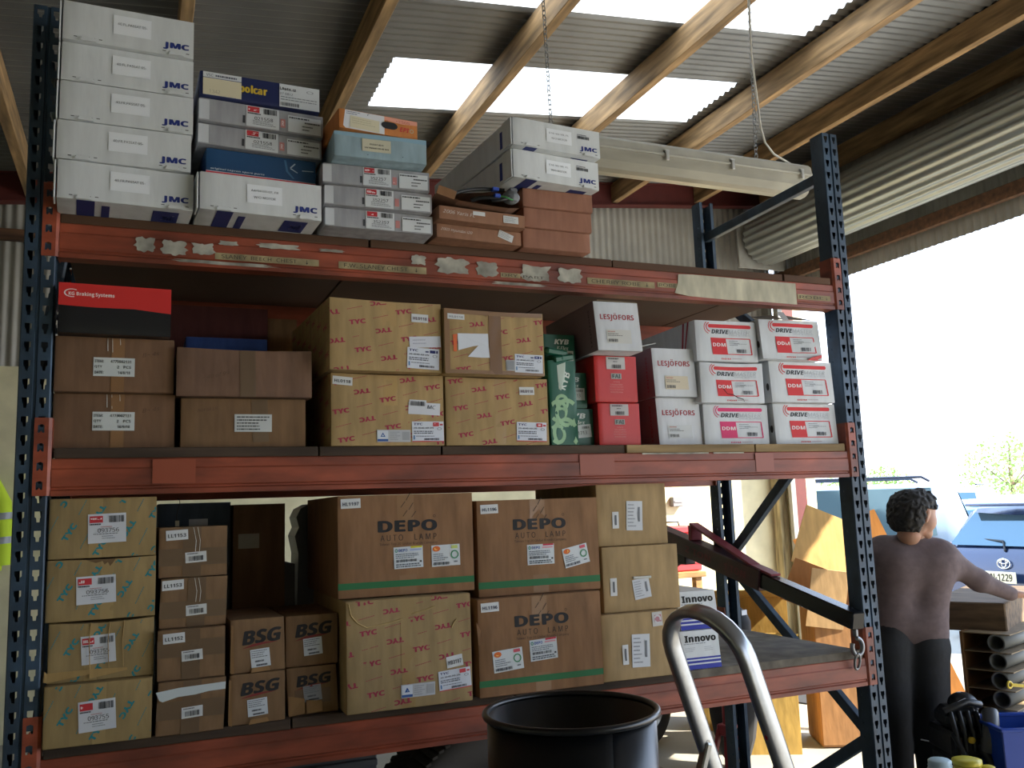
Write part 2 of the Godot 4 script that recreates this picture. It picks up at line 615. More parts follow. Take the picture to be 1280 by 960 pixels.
func rack() -> void:
	var speck: Texture2D = mats["t_speck"]
	var blotch: Texture2D = mats["t_blotch"]
	var grain: Texture2D = mats["t_grain"]
	var wear := noise_tex("wear", 0.010, 5, 0.55, 1.0)
	var blue := mat("blue rack paint", hexc("3d556c"), 0.5, 0.15, wear, Vector3(2.2, 1.1, 2.2), true)
	var orange := mat("orange beam paint", hexc("ab5236"), 0.5, 0.0, wear, Vector3(0.8, 3.0, 1.5), true)
	var o := thing("pallet_rack", "long blue and orange steel storage rack with three loaded shelves", "rack", Vector3.ZERO)
	var um := upright_mesh(3.05)
	var w := 0.078
	for x in [-0.008 - w, RACK_L + 0.008]:
		put("upright", um, blue, o, Transform3D(Basis(), Vector3(x, 0.0, 0)))
		put("upright", um, blue, o, Transform3D(Basis(Vector3.UP, PI), Vector3(x + w, 0.0, -DEEP)))
	var bm := beam_mesh(RACK_L)
	var cm := connector_mesh()
	for y in [LOW, MID, HIGH]:
		for back in 2:
			var t := Transform3D(Basis(), Vector3(0, y, 0)) if back == 0 else Transform3D(Basis(Vector3.UP, PI), Vector3(RACK_L, y, -DEEP))
			var bo := put("beam", bm, orange, o, t)
			for e in 2:
				var ct := Transform3D(Basis(), Vector3(-0.001, 0.05, 0.0045))
				if e == 1:
					ct = Transform3D(Basis.from_scale(Vector3(-1, 1, 1)), Vector3(RACK_L + 0.001, 0.05, 0.0045))
				put("connector", cm, orange, bo, ct)
	# bracing of the two end frames
	for x in [-0.047, RACK_L + 0.047]:
		var z0 := -0.05
		var z1 := -DEEP + 0.05
		for s in [[2.89, z0, 2.875, z1], [1.98, z0, 1.33, z1], [1.33, z1, 0.72, z0], [0.72, z0, 0.20, z1], [2.62, z1, 1.98, z0]]:
			var b := MB.new()
			b.bar(Vector3(x, s[0], s[1]), Vector3(x, s[2], s[3]), 0.028, 0.042, Vector3.UP, 0.002)
			put("brace", b.done(), blue, o)
	# shelf boards lying across the beams
	var old := mat("old dark board", hexc("5b4a3c"), 0.9, 0.0, grain, Vector3(0.4, 3, 3), true)
	var fresh := mat("pale board", hexc("b79a6c"), 0.85, 0.0, grain, Vector3(0.4, 3, 3), true)
	var chip := mat("grey chipboard", hexc("7b7264"), 0.85, 0.0, noise_tex("chips", 0.03, 4, 0.6, 1.0), Vector3(1, 1, 1), true)
	var brown := mat("brown hardboard", hexc("634632"), 0.85, 0.0, blotch, Vector3(0.6, 0.6, 0.6), true)
	var sets := [
		[HIGH, 0.026, [[0.0, 0.86, brown], [0.865, 1.72, brown], [1.725, 2.46, brown], [2.465, 2.69, brown]]],
		[MID, 0.028, [[0.005, 0.70, old], [0.705, 1.08, old], [1.085, 1.735, old], [1.74, 2.27, fresh], [2.275, 2.69, fresh]]],
		[LOW, 0.028, [[0.005, 0.62, old], [0.625, 1.30, old], [1.305, 1.93, old], [1.935, 2.69, chip]]]]
	for s in sets:
		for q in s[2]:
			var r := rnd(int(q[0] * 1000) + int(s[0] * 100))
			var b := MB.new()
			b.box(Vector3((q[0] + q[1]) / 2, s[0] + s[1] / 2, -DEEP / 2 + r.randf_range(-0.003, 0.003)), Vector3(q[1] - q[0], s[1], DEEP - 0.004), 0.002)
			put("shelf_board", b.done(), q[2], o)
	beam_tapes(o)

# ------------------------------------------------------------------ cartons and what is printed on them
func glyphs(s: String, f: String) -> PackedVector2Array:
	var key := f + "|" + s
	if text_cache.has(key):
		return text_cache[key]
	if not text_cache.has("font_" + f):
		var sf := SystemFont.new()
		sf.font_names = PackedStringArray(["Droid Serif" if f == "s" else "Droid Sans Mono" if f == "m" else "Droid Sans"])
		sf.font_weight = 400 if f in ["r", "m"] else 700
		text_cache["font_" + f] = sf
	var tm := TextMesh.new()
	tm.font = text_cache["font_" + f]
	tm.text = s
	tm.depth = 0.0
	tm.font_size = 32
	tm.pixel_size = 0.01
	tm.curve_step = 2.0
	var arr := tm.get_mesh_arrays()
	var out := PackedVector2Array()
	var vs: PackedVector3Array = arr[Mesh.ARRAY_VERTEX]
	var ix = arr[Mesh.ARRAY_INDEX]
	var n: int = ix.size() if ix != null and ix.size() > 0 else vs.size()
	for i in n:
		var v: Vector3 = vs[ix[i]] if ix != null and ix.size() > 0 else vs[i]
		out.append(Vector2(v.x, v.y))
	text_cache[key] = out
	return out

func ink_mat(col: String) -> StandardMaterial3D:
	return mat("ink " + col, Color(col), 0.7)

class Ink:
	var host
	var box
	var face := "F"
	var node: Node
	var eps := 0.0008
	var size := Vector2.ONE
	var T := Transform2D()
	var bag := {}
	var clip := Vector2.ZERO
	func P(fx: float, fy: float) -> Vector2:
		return Vector2(fx * size.x, (1.0 - fy) * size.y)
	func add(col: String, tris: PackedVector2Array) -> void:      # triangles in canvas metres
		if not bag.has(col):
			bag[col] = PackedVector3Array()
		var a: PackedVector3Array = bag[col]
		for i in range(0, tris.size(), 3):
			var p := T * tris[i]
			var q := T * tris[i + 1]
			var r := T * tris[i + 2]
			if clip.x > 0.0:
				var out := false
				for v in [p, q, r]:
					out = out or v.x < 0.001 or v.y < 0.001 or v.x > clip.x - 0.001 or v.y > clip.y - 0.001
				if out:
					continue
			if (q - p).cross(r - p) > 0:      # Godot draws clockwise faces
				var t := q
				q = r
				r = t
			a.append(box.surf(face, p.x, p.y, eps))
			a.append(box.surf(face, q.x, q.y, eps))
			a.append(box.surf(face, r.x, r.y, eps))
		bag[col] = a
	func quad(col: String, a: Vector2, b: Vector2, c: Vector2, d: Vector2, n := 1) -> void:
		var t := PackedVector2Array()
		for i in n:
			for j in n:
				var u0 := float(i) / n
				var u1 := float(i + 1) / n
				var v0 := float(j) / n
				var v1 := float(j + 1) / n
				var f := func(u: float, v: float): return a.lerp(b, u).lerp(d.lerp(c, u), v)
				t.append_array([f.call(u0, v0), f.call(u1, v0), f.call(u1, v1), f.call(u0, v0), f.call(u1, v1), f.call(u0, v1)])
		add(col, t)
	func rect(x0: float, y0: float, x1: float, y1: float, col: String, n := 4) -> Ink:
		quad(col, P(x0, y1), P(x1, y1), P(x1, y0), P(x0, y0), n)
		return self
	func poly(pts: Array, col: String) -> Ink:
		var v := PackedVector2Array()
		for p in pts:
			v.append(P(p[0], p[1]))
		var ix := Geometry2D.triangulate_polygon(v)
		var t := PackedVector2Array()
		for i in ix:
			t.append(v[i])
		add(col, t)
		return self
	# centre, width and height as shares of the canvas; w = 0 keeps the letters' own proportions
	func text(s: String, cx: float, cy: float, w: float, h: float, col: String, o := {}) -> Ink:
		var g: PackedVector2Array = host.glyphs(s, o.get("font", "b"))
		if g.is_empty():
			return self
		var lo := g[0]
		var hi := g[0]
		for p in g:
			lo = lo.min(p)
			hi = hi.max(p)
		var H := h * size.y
		var sy: float = H / max(hi.y - lo.y, 1e-6)
		var sx: float = w * size.x / max(hi.x - lo.x, 1e-6) if w > 0.0 else sy
		var c := (lo + hi) / 2.0
		var R := Transform2D(deg_to_rad(o.get("rot", 0.0)), P(cx, cy))
		var sh: float = o.get("shear", 0.0)
		var t := PackedVector2Array()
		for p in g:
			var q := (p - c) * Vector2(sx, sy)
			t.append(R * Vector2(q.x + sh * q.y, q.y))
		add(col, t)
		var fat: float = o.get("fat", 0.0) * H      # heavier strokes: the same letters again, a hair to each side
		if fat > 0.0:
			for d in [Vector2(fat, 0), Vector2(-fat, 0), Vector2(0, fat * 0.5), Vector2(0, -fat * 0.5)]:
				var t2 := PackedVector2Array()
				for p in t:
					t2.append(p + d)
				add(col, t2)
		return self
	func bars(x0: float, y0: float, x1: float, y1: float, col := "2b2b2e", n := 22) -> Ink:
		var r: RandomNumberGenerator = host.rnd(int(x0 * 977 + y0 * 131 + n))
		var x := x0
		while x < x1:
			var w := (x1 - x0) / n * r.randf_range(0.35, 0.95)
			rect(x, y0, min(x + w, x1), y1, col, 1)
			x += (x1 - x0) / n * r.randf_range(0.9, 1.5)
		return self
	# rows of print too fine to read
	func lines(x0: float, y0: float, x1: float, y1: float, rows: int, col := "5a5a60", fill := 0.4) -> Ink:
		var r: RandomNumberGenerator = host.rnd(int(x0 * 577 + y0 * 331 + rows * 7))
		for k in rows:
			var ya := y0 + (y1 - y0) * (k + 0.25) / rows
			var yb := ya + (y1 - y0) / rows * fill
			var x := x0
			var end := x0 + (x1 - x0) * r.randf_range(0.65, 1.0)
			while x < end:
				var w := (x1 - x0) * r.randf_range(0.03, 0.12)
				rect(x, ya, min(x + w, end), yb, col, 1)
				x += w + (x1 - x0) * 0.018
		return self
	func ring(cx: float, cy: float, r: float, thick: float, col: String, sx := 1.0, a0 := 0.0, a1 := TAU) -> Ink:
		var n := 24
		var c := P(cx, cy)
		var R := r * size.y
		var q := (r - thick) * size.y
		var t := PackedVector2Array()
		for i in n:
			var a := a0 + (a1 - a0) * i / n
			var b := a0 + (a1 - a0) * (i + 1) / n
			var A := Vector2(cos(a) * sx, sin(a))
			var B := Vector2(cos(b) * sx, sin(b))
			t.append_array([c + A * R, c + B * R, c + B * q, c + A * R, c + B * q, c + A * q])
		add(col, t)
		return self
	func done(called := "lettering") -> void:
		for col in bag:
			var a: PackedVector3Array = bag[col]
			if a.is_empty():
				continue
			var st := SurfaceTool.new()
			st.begin(Mesh.PRIMITIVE_TRIANGLES)
			st.set_smooth_group(-1)
			for v in a:
				st.add_vertex(v)
			st.generate_normals()
			host.put(called, st.commit(), host.ink_mat(col), node)
		bag = {}

class Carton:
	var host
	var node: Node3D
	var w := 0.3
	var h := 0.2
	var d := 0.5
	var amp := 0.0015
	var lean := 0.0
	var sag := 0.0
	var sd := 0.0
	var noise := FastNoiseLite.new()
	func bulge(u: float, v: float, k: float, fu: float, fv: float) -> float:
		var m: float = sqrt(clampf(16.0 * fu * (1.0 - fu) * fv * (1.0 - fv), 0.0, 1.0))
		return amp * m * noise.get_noise_3d(u * 100.0, v * 100.0, k * 37.0 + sd)
	func deform(p: Vector3) -> Vector3:
		var fy := p.y / h
		p.x += lean * fy
		p.y -= sag * fy * sin(PI * clampf(p.x / w, 0.0, 1.0))
		return p
	# a point on a face: X, Y in metres from the face's lower corner as one looks at it
	func surf(face: String, X: float, Y: float, eps := 0.0) -> Vector3:
		match face:
			"F": return deform(Vector3(X, Y, bulge(X, Y, 0, X / w, Y / h) + eps))
			"L": return deform(Vector3(-bulge(X, Y, 1, X / d, Y / h) - eps, Y, X - d))
			"R": return deform(Vector3(w + bulge(X, Y, 2, X / d, Y / h) + eps, Y, -X))
			"U": return Vector3(X, -eps, Y - d)
			"T": return deform(Vector3(X, h + eps, -Y))
			"B": return deform(Vector3(w - X, Y, -d - eps))
		return Vector3.ZERO
	func steps(l: float, r: float, n: int) -> PackedFloat32Array:
		var out := PackedFloat32Array([0.0, r])
		for i in range(1, n):
			out.append(r + (l - 2 * r) * i / n)
		out.append(l - r)
		out.append(l)
		return out
	func body(r := 0.003) -> ArrayMesh:
		var st := SurfaceTool.new()
		st.begin(Mesh.PRIMITIVE_TRIANGLES)
		for f in ["F", "L", "R", "U", "T", "B"]:
			var L := d if f in ["L", "R"] else w
			var H := d if f in ["U", "T"] else h
			var xs := steps(L, r, 9)
			var ys := steps(H, r, 7)
			var g := []
			for y in ys:
				var row := PackedVector3Array()
				for x in xs:
					var p := surf(f, x, y)
					# round the edges: pull edge points in
					var inner := Vector3(clampf(p.x, r + lean * p.y / h, w - r + lean * p.y / h), clampf(p.y, r, h - r), clampf(p.z, -d + r, -r))
					var off := p - inner
					if int(x == 0.0 or x == L) + int(y == 0.0 or y == H) > 0:
						p = inner + off.normalized() * r
					row.append(p)
				g.append(row)
			for i in g.size() - 1:
				for k in xs.size() - 1:
					var a: Vector3 = g[i][k]
					var b: Vector3 = g[i][k + 1]
					var c: Vector3 = g[i + 1][k + 1]
					var e: Vector3 = g[i + 1][k]
					for v in [a, c, b, a, e, c]:
						st.set_smooth_group(1)
						st.add_vertex(v)
		st.index()
		st.generate_normals()
		return st.commit()
	func ink(face := "F") -> Ink:
		var k := Ink.new()
		k.host = host
		k.box = self
		k.face = face
		k.node = node
		k.size = Vector2(d if face in ["L", "R"] else w, d if face in ["U", "T"] else h)
		return k
	# a sticker: centre and size as shares of the face, turned by rot degrees; returns the canvas to print on
	func sticker(cx: float, cy: float, sw: float, sh: float, rot := 0.0, col := "dfe3e6", face := "F", called := "label", lift := 0.0016) -> Ink:
		var k := ink(face)
		var S := Vector2(sw * k.size.x, sh * k.size.y)
		var c := Vector2(cx * k.size.x, (1.0 - cy) * k.size.y)
		k.size = S
		k.T = Transform2D(deg_to_rad(rot), c) * Transform2D(0.0, -S / 2.0)
		k.eps = lift
		var n := 6
		k.quad("x", Vector2.ZERO, Vector2(S.x, 0), S, Vector2(0, S.y), n)
		var st := SurfaceTool.new()
		st.begin(Mesh.PRIMITIVE_TRIANGLES)
		for v in k.bag["x"]:
			st.add_vertex(v)
		st.generate_normals()
		var m: Material = host.tape_mat(col) if called == "tape" else host.mat("paper " + col, Color(col), 0.55)
		k.node = host.put(called, st.commit(), m, node)
		k.bag = {}
		k.eps = lift + 0.0010
		return k

func tape_mat(col: String) -> StandardMaterial3D:
	return mat("tape " + col, Color(col), 0.28)

func board_mat(col: String) -> StandardMaterial3D:
	var key := "board " + col
	if mats.has(key):
		return mats[key]
	var pale := Color(col).v > 0.8 and Color(col).s < 0.12
	var m := mat(key, Color(col), 0.8 if pale else 0.85, 0.0, noise_tex("coated", 0.02, 5, 0.93, 1.0) if pale else noise_tex("fibre", 0.02, 5, 0.80, 1.0), Vector3(2.6, 0.5, 2.6))
	relief(m, noise_tex("flute", 0.03, 3, 0.0, 3.0, 3, 512, true), 0.25)
	return m

# v: x, y, z of the front lower left corner, turn, width, height
func carton(called: String, label: String, v: Array, depth: float, col: String, o := {}) -> Carton:
	var c := Carton.new()
	c.host = self
	c.w = v[4]
	c.h = v[5] - 0.0015
	c.d = depth
	c.amp = o.get("amp", 0.003)
	c.lean = o.get("lean", 0.0)
	c.sag = o.get("sag", 0.0)
	c.sd = o.get("seed", v[0] * 31.0 + v[1] * 17.0)
	c.noise.frequency = 0.045
	c.noise.seed = 3
	c.node = thing(called, label, o.get("cat", "box"), Vector3(v[0], v[1], v[2]), v[3], o.get("group", ""))
	var m: Material = o.get("mat", board_mat(col))
	put("carton_body", c.body(o.get("round", 0.003)), m, c.node)
	cards[String(c.node.name)] = c
	return c

# ------------------------------------------------------------------ top shelf
const WHITE_STACK := "white cartons stacked by the rack end"

func fan_box(label: String, v: Array, line1: String, line2 := "", o := {}) -> Carton:
	var c := carton("fan_carton", label, v, o.get("d", 0.60), "d9dddf", {"amp": 0.002, "group": o.get("group", "")})
	var k := c.sticker(0.52, 0.42 if line2 == "" else 0.45, 0.29, 0.5, 0.0, "e9edf2")
	k.text(line1, 0.5, 0.45 if line2 == "" else 0.33, 0.78, 0.13, "62676d", {"font": "r"})
	if line2 != "":
		k.text(line2, 0.5, 0.68, 0.62, 0.13, "62676d", {"font": "r"})
	k.done()
	k = c.ink()
	k.text("JMC", 0.862, 0.745, 0.2, 0.185, "22337c", {"fat": 0.06})
	for x in [0.19, 0.86]:      # thumb slots of the lid, the shade inside them painted as dark bars
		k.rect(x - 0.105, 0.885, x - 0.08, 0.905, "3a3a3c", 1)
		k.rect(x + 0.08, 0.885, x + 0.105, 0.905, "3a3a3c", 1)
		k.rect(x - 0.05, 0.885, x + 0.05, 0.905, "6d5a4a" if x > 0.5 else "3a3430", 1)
	if o.get("code", false):
		k.bars(0.735, 0.27, 0.875, 0.38, "4a4c50", 16)
		k.lines(0.735, 0.2, 0.875, 0.27, 1)
	k.done()
	for x in [0.19, 0.86]:
		var b := MB.new()
		b.prism(PackedVector2Array([Vector2(-0.02, -0.005), Vector2(0.02, -0.005), Vector2(0.015, 0.004), Vector2(-0.015, 0.004)]), 0.0, 0.004)
		put("lid_tab", b.done(), c.node.get_child(0).material_override, c.node, Transform3D(Basis(), Vector3(x * c.w, 0.0065, 0.002)))
	var e := MB.new()
	e.box(Vector3(-0.0055, c.h * 0.49, -0.03), Vector3(0.004, c.h * 0.97, 0.06), 0.0008)
	put("lid_edge", e.done(), c.node.get_child(0).material_override, c.node)
	if o.get("under", false):
		k = c.ink("U")
		var dd: float = c.d
		k.rect(0.14, 0.0, 0.27, 0.28, "232f6b", 2)
		k.rect(0.32, 0.05, 0.38, 0.26, "232f6b", 2)
		k.rect(0.70, 0.04, 0.90, 0.22, "232f6b", 2)
		k.text("JMC", 0.82, 0.13, 0.10, 0.075, "c9cbd0", {"rot": 180.0})
		k.done()
	if o.get("side", false):
		k = c.ink("L")
		k.rect(0.86, 0.22, 0.95, 0.85, "22337c", 3)
		k.text("JMC", 0.905, 0.53, 0.075, 0.19, "c3cbdc", {"rot": 90.0})
		k.done()
	return c

func red_badge(k: Ink, x0: float, y0: float, x1: float, y1: float) -> void:
	k.rect(x0, y0, x1, y1, "c2313a", 2)
	for i in 6:      # six letters too blurred to read
		var xa := x0 + (x1 - x0) * (0.07 + 0.145 * i)
		k.rect(xa, y0 + (y1 - y0) * 0.28, xa + (x1 - x0) * 0.115, y0 + (y1 - y0) * 0.72, "ead9da", 1)

func grey_parts_box(label: String, v: Array, number: String, group: String) -> Carton:
	var c := carton("radiator_carton", label, v, 0.30, "b2b3b8", {"amp": 0.003, "group": group})
	var k := c.ink()
	k.rect(0.0, 0.06, 0.08, 0.94, "c6c9cd", 3)
	k.rect(0.34, 0.50, 0.36, 0.85, "3c3d42", 1)
	k.rect(0.645, 0.40, 0.685, 0.80, "c98582", 1)
	k.text("R", 0.665, 0.6, 0.02, 0.24, "e2d3d2")
	k.done()
	k = c.sticker(0.50, 0.49, 0.265, 0.93, 0.0, "d4d8dc")
	red_badge(k, 0.04, 0.03, 0.40, 0.30)
	k.lines(0.04, 0.31, 0.44, 0.41, 1, "3a3a40", 0.6)
	k.bars(0.52, 0.05, 0.93, 0.32, "3c3d42", 18)
	k.text(number, 0.53, 0.58, 0.56, 0.16, "2a2c30", {"font": "r"})
	k.lines(0.2, 0.68, 0.95, 0.92, 3, "8d9096")
	k.done()
	k = c.sticker(0.845, 0.55, 0.275, 0.76, 0.0, "d6dadd")
	k.lines(0.03, 0.04, 0.98, 0.22, 1, "45474c", 0.5)
	k.lines(0.5, 0.26, 0.98, 0.44, 1, "45474c", 0.5)
	k.lines(0.42, 0.5, 0.75, 0.9, 2, "55575c", 0.35)
	k.done()
	return c

func top_shelf() -> void:
	var A := [[-0.001, 2.450, 0.130, 0.053, 0.339, 0.107], [-0.006, 2.557, 0.132, 0.018, 0.335, 0.109], [-0.002, 2.666, 0.135, 0.019, 0.335, 0.109], [-0.001, 2.775, 0.137, 0.023, 0.333, 0.109], [0.0, 2.884, 0.151, 0.024, 0.331, 0.111]]
	var pos := ["lowest white carton in the stack of five by the rack end", "second from bottom of five white cartons stacked by the rack end", "middle one of five white cartons stacked by the rack end", "second from top of five white cartons stacked by the rack end", "topmost white carton of the stack of five by the rack end"]
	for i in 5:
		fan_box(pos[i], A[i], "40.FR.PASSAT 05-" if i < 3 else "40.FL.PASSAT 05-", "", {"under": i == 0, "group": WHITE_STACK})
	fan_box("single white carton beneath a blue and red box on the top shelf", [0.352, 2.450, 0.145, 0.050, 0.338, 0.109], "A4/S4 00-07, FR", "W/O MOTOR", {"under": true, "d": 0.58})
	# blue and red box lying on it, set back
	var c := carton("spares_carton", "blue box with a red lower band on the single white carton", [0.372, 2.559, 0.075, 0.06, 0.315, 0.099], 0.45, "264f79", {"amp": 0.001, "mat": mat("glossy blue card", hexc("264f79"), 0.4)})
	var k := c.ink()
	k.rect(0.0, 0.70, 1.0, 1.0, "cf3549", 6)
	k.rect(0.0, 0.685, 1.0, 0.70, "dfe3e8", 6)
	k.text("original topran spare parts", 0.28, 0.615, 0.48, 0.07, "c9d3de", {"shear": 0.15})
	k.text("topran", 0.87, 0.82, 0.18, 0.15, "f0e4e6", {"shear": 0.1})
	k.poly([[0.70, 0.06], [0.72, 0.06], [0.74, 0.40], [0.80, 0.62], [0.78, 0.62], [0.72, 0.42]], "4c7ba6")
	k.poly([[0.755, 0.28], [0.80, 0.13], [0.81, 0.15], [0.768, 0.29]], "b9cbdd")
	k.poly([[0.755, 0.31], [0.765, 0.29], [0.83, 0.41], [0.825, 0.43]], "b9cbdd")
	k.poly([[0.87, 0.32], [0.98, 0.30], [0.98, 0.325], [0.87, 0.345]], "b9cbdd")
	k.done()
	grey_parts_box("lower of two slim grey cartons with number sticker 021558", [0.349, 2.660, 0.094, 0.07, 0.354, 0.064], "021558", "slim grey cartons numbered 021558")
	grey_parts_box("upper of two slim grey cartons with number sticker 021558", [0.349, 2.724, 0.108, 0.065, 0.355, 0.068], "021558", "slim grey cartons numbered 021558")
	# navy box with yellow lettering and white patches
	c = carton("navy_carton", "navy box with yellow lettering between two white patches", [0.350, 2.792, 0.118, 0.035, 0.340, 0.076], 0.5, "1f2a5c", {"amp": 0.001, "mat": mat("navy card", hexc("1c2757"), 0.45)})
	k = c.ink()
	k.text("polcar", 0.435, 0.50, 0.225, 0.42, "d9b83a", {"fat": 0.03})
	k.done()
	k = c.sticker(0.18, 0.47, 0.31, 0.92, 0.0, "d9dde0")
	k.rect(0.0, 0.27, 1.0, 1.0, "d6cdb0", 3)
	k.rect(0.0, 0.245, 1.0, 0.27, "3a4680", 2)
	k.text("VSC", 0.17, 0.14, 0.18, 0.12, "555a70", {"font": "r"})
	k.lines(0.32, 0.06, 0.95, 0.22, 1, "6a6e7c", 0.5)
	k.text("1342", 0.30, 0.84, 0.28, 0.15, "a9a08c", {"font": "r"})
	k.done()
	k = c.sticker(0.825, 0.49, 0.345, 0.95, 0.0, "d5dade")
	k.text("LAuto.cz", 0.21, 0.21, 0.4, 0.13, "32353c")
	k.ring(0.76, 0.22, 0.06, 0.015, "8a9098", 2.4)
	k.text("07 0812", 0.17, 0.43, 0.32, 0.1, "6a6e76", {"font": "r"})
	k.lines(0.03, 0.52, 0.95, 0.74, 2, "8d9198", 0.35)
	k.bars(0.03, 0.80, 0.5, 0.95, "4a4d54", 24)
	k.done()
	# three grey cartons 352257
	var E := [[0.707, 2.450, 0.095, 0.004, 0.332, 0.060], [0.702, 2.510, 0.113, -0.018, 0.328, 0.062], [0.695, 2.572, 0.123, -0.036, 0.324, 0.062]]
	var en := ["bottom of three slim grey cartons with number sticker 352257", "middle of three slim grey cartons with number sticker 352257", "top one of three slim grey cartons with number sticker 352257"]
	for i in 3:
		grey_parts_box(en[i], E[i], "352257", "slim grey cartons numbered 352257")
	# pale blue box, and the orange one lying on it
	c = carton("pale_blue_carton", "pale blue lidded carton with one cream label on grey cartons", [0.717, 2.634, 0.184, -0.034, 0.276, 0.078], 0.55, "aac4d0", {"amp": 0.002})
	k = c.ink()
	k.poly([[0.0, 0.02], [0.3, 0.02], [0.6, 0.04], [1.0, 0.02], [1.0, 0.2], [0.7, 0.16], [0.4, 0.2], [0.0, 0.15]], "8db2c6")
	k.rect(0.35, 0.83, 0.36, 0.86, "42505a", 1)
	k.rect(0.73, 0.78, 0.74, 0.81, "42505a", 1)
	k.done()
	k = c.sticker(0.45, 0.46, 0.31, 0.5, 0.0, "d2ceb6")
	k.text("PASSAT B5/6", 0.5, 0.42, 0.48, 0.12, "4a4a46")
	k.text("VW PASSAT 05-05 B/6", 0.5, 0.72, 0.85, 0.12, "4a4a46")
	k.done()
	c = carton("orange_carton", "orange and white carton with an oval hand hole, topmost of its stack", [0.727, 2.712, 0.205, 0.094, 0.243, 0.060], 0.45, "d98a4a", {"amp": 0.002})
	k = c.ink()
	k.poly([[0.075, 0.02], [0.57, 0.02], [0.57, 0.99], [0.08, 0.97], [0.05, 0.86], [0.06, 0.5]], "d5d7dc")
	k.poly([[0.57, 0.02], [1.0, 0.02], [1.0, 0.22], [0.8, 0.28], [0.57, 0.2]], "dd9a86")
	k.text("CH +2505", 0.75, 0.17, 0.3, 0.13, "b5584e", {"font": "r"})
	k.text("EPI", 0.83, 0.56, 0.11, 0.24, "c2313a", {"shear": 0.2})
	k.ring(0.925, 0.57, 0.11, 0.04, "a8a58c")
	k.text("CAR", 0.40, 0.12, 0.09, 0.14, "2b2d44")
	k.lines(0.09, 0.05, 0.27, 0.24, 2, "7c8090", 0.5)
	k.done()
	k = c.sticker(0.32, 0.62, 0.37, 0.62, -2.0, "d3ccb0")
	k.lines(0.06, 0.15, 0.9, 0.7, 3, "a9a286", 0.2)
	k.done()
	k = c.ink()
	k.eps = 0.0022
	var hole := []
	for i in 20:
		var t := TAU * i / 20
		hole.append([0.635 + 0.075 * cos(t) + 0.03 * sign(cos(t)), 0.47 + 0.19 * sin(t)])
	k.poly(hole, "17171b")
	k.done("hand_hole")
	# brown flat cartons and the torn one with wiring in it
	for i in 2:
		var v: Array = [[1.056, 2.450, 0.082, 0.07, 0.296, 0.046], [1.052, 2.496, 0.122, 0.07, 0.298, 0.044]][i]
		c = carton("flat_carton", ["lower flat brown carton with white handwriting and a slanted sticker", "upper flat brown carton with white handwriting under the torn carton"][i], v, 0.28, "a2755a", {"amp": 0.003})
		k = c.ink()
		k.text("2003 Hyundai i20" if i == 0 else "2006 Yaris FL", 0.23, 0.42, 0.36, 0.26, "cfc4bb", {"font": "r", "shear": 0.3, "rot": -2.0})
		k.done()
		k = c.sticker([0.81, 0.83][i], [0.4, 0.45][i], 0.18, 0.55, [-18.0, 0.0][i], "cfd2d2")
		k.lines(0.05, 0.1, 0.95, 0.9, 4, "8a8c90", 0.35)
		k.done()
		if i == 1:
			k = c.sticker(0.455, 0.28, 0.14, 0.3, 0.0, "cdcfcf")
			k.done()
	torn_carton()
	var G := [[1.362, 2.450, 0.052, 0.006, 0.250, 0.067], [1.363, 2.517, 0.063, 0.008, 0.251, 0.067], [1.357, 2.584, 0.073, -0.005, 0.257, 0.063]]
	var gn := ["bottom of three plain reddish brown cartons under white boxes", "middle of three plain reddish brown cartons under white boxes", "top one of three plain reddish brown cartons under white boxes"]
	for i in 3:
		carton("plain_carton", gn[i], G[i], 0.5, "a9765f", {"amp": 0.003, "group": "plain reddish brown cartons"})
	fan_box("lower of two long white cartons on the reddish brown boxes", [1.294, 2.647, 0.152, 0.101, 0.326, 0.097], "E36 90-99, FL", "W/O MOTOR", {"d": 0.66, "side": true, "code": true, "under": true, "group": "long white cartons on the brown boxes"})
	fan_box("upper of two long white cartons on the reddish brown boxes", [1.285, 2.744, 0.178, 0.072, 0.325, 0.094], "E36 90-99, FL", "W/O MOTOR", {"d": 0.66, "side": true, "code": true, "under": true, "group": "long white cartons on the brown boxes"})

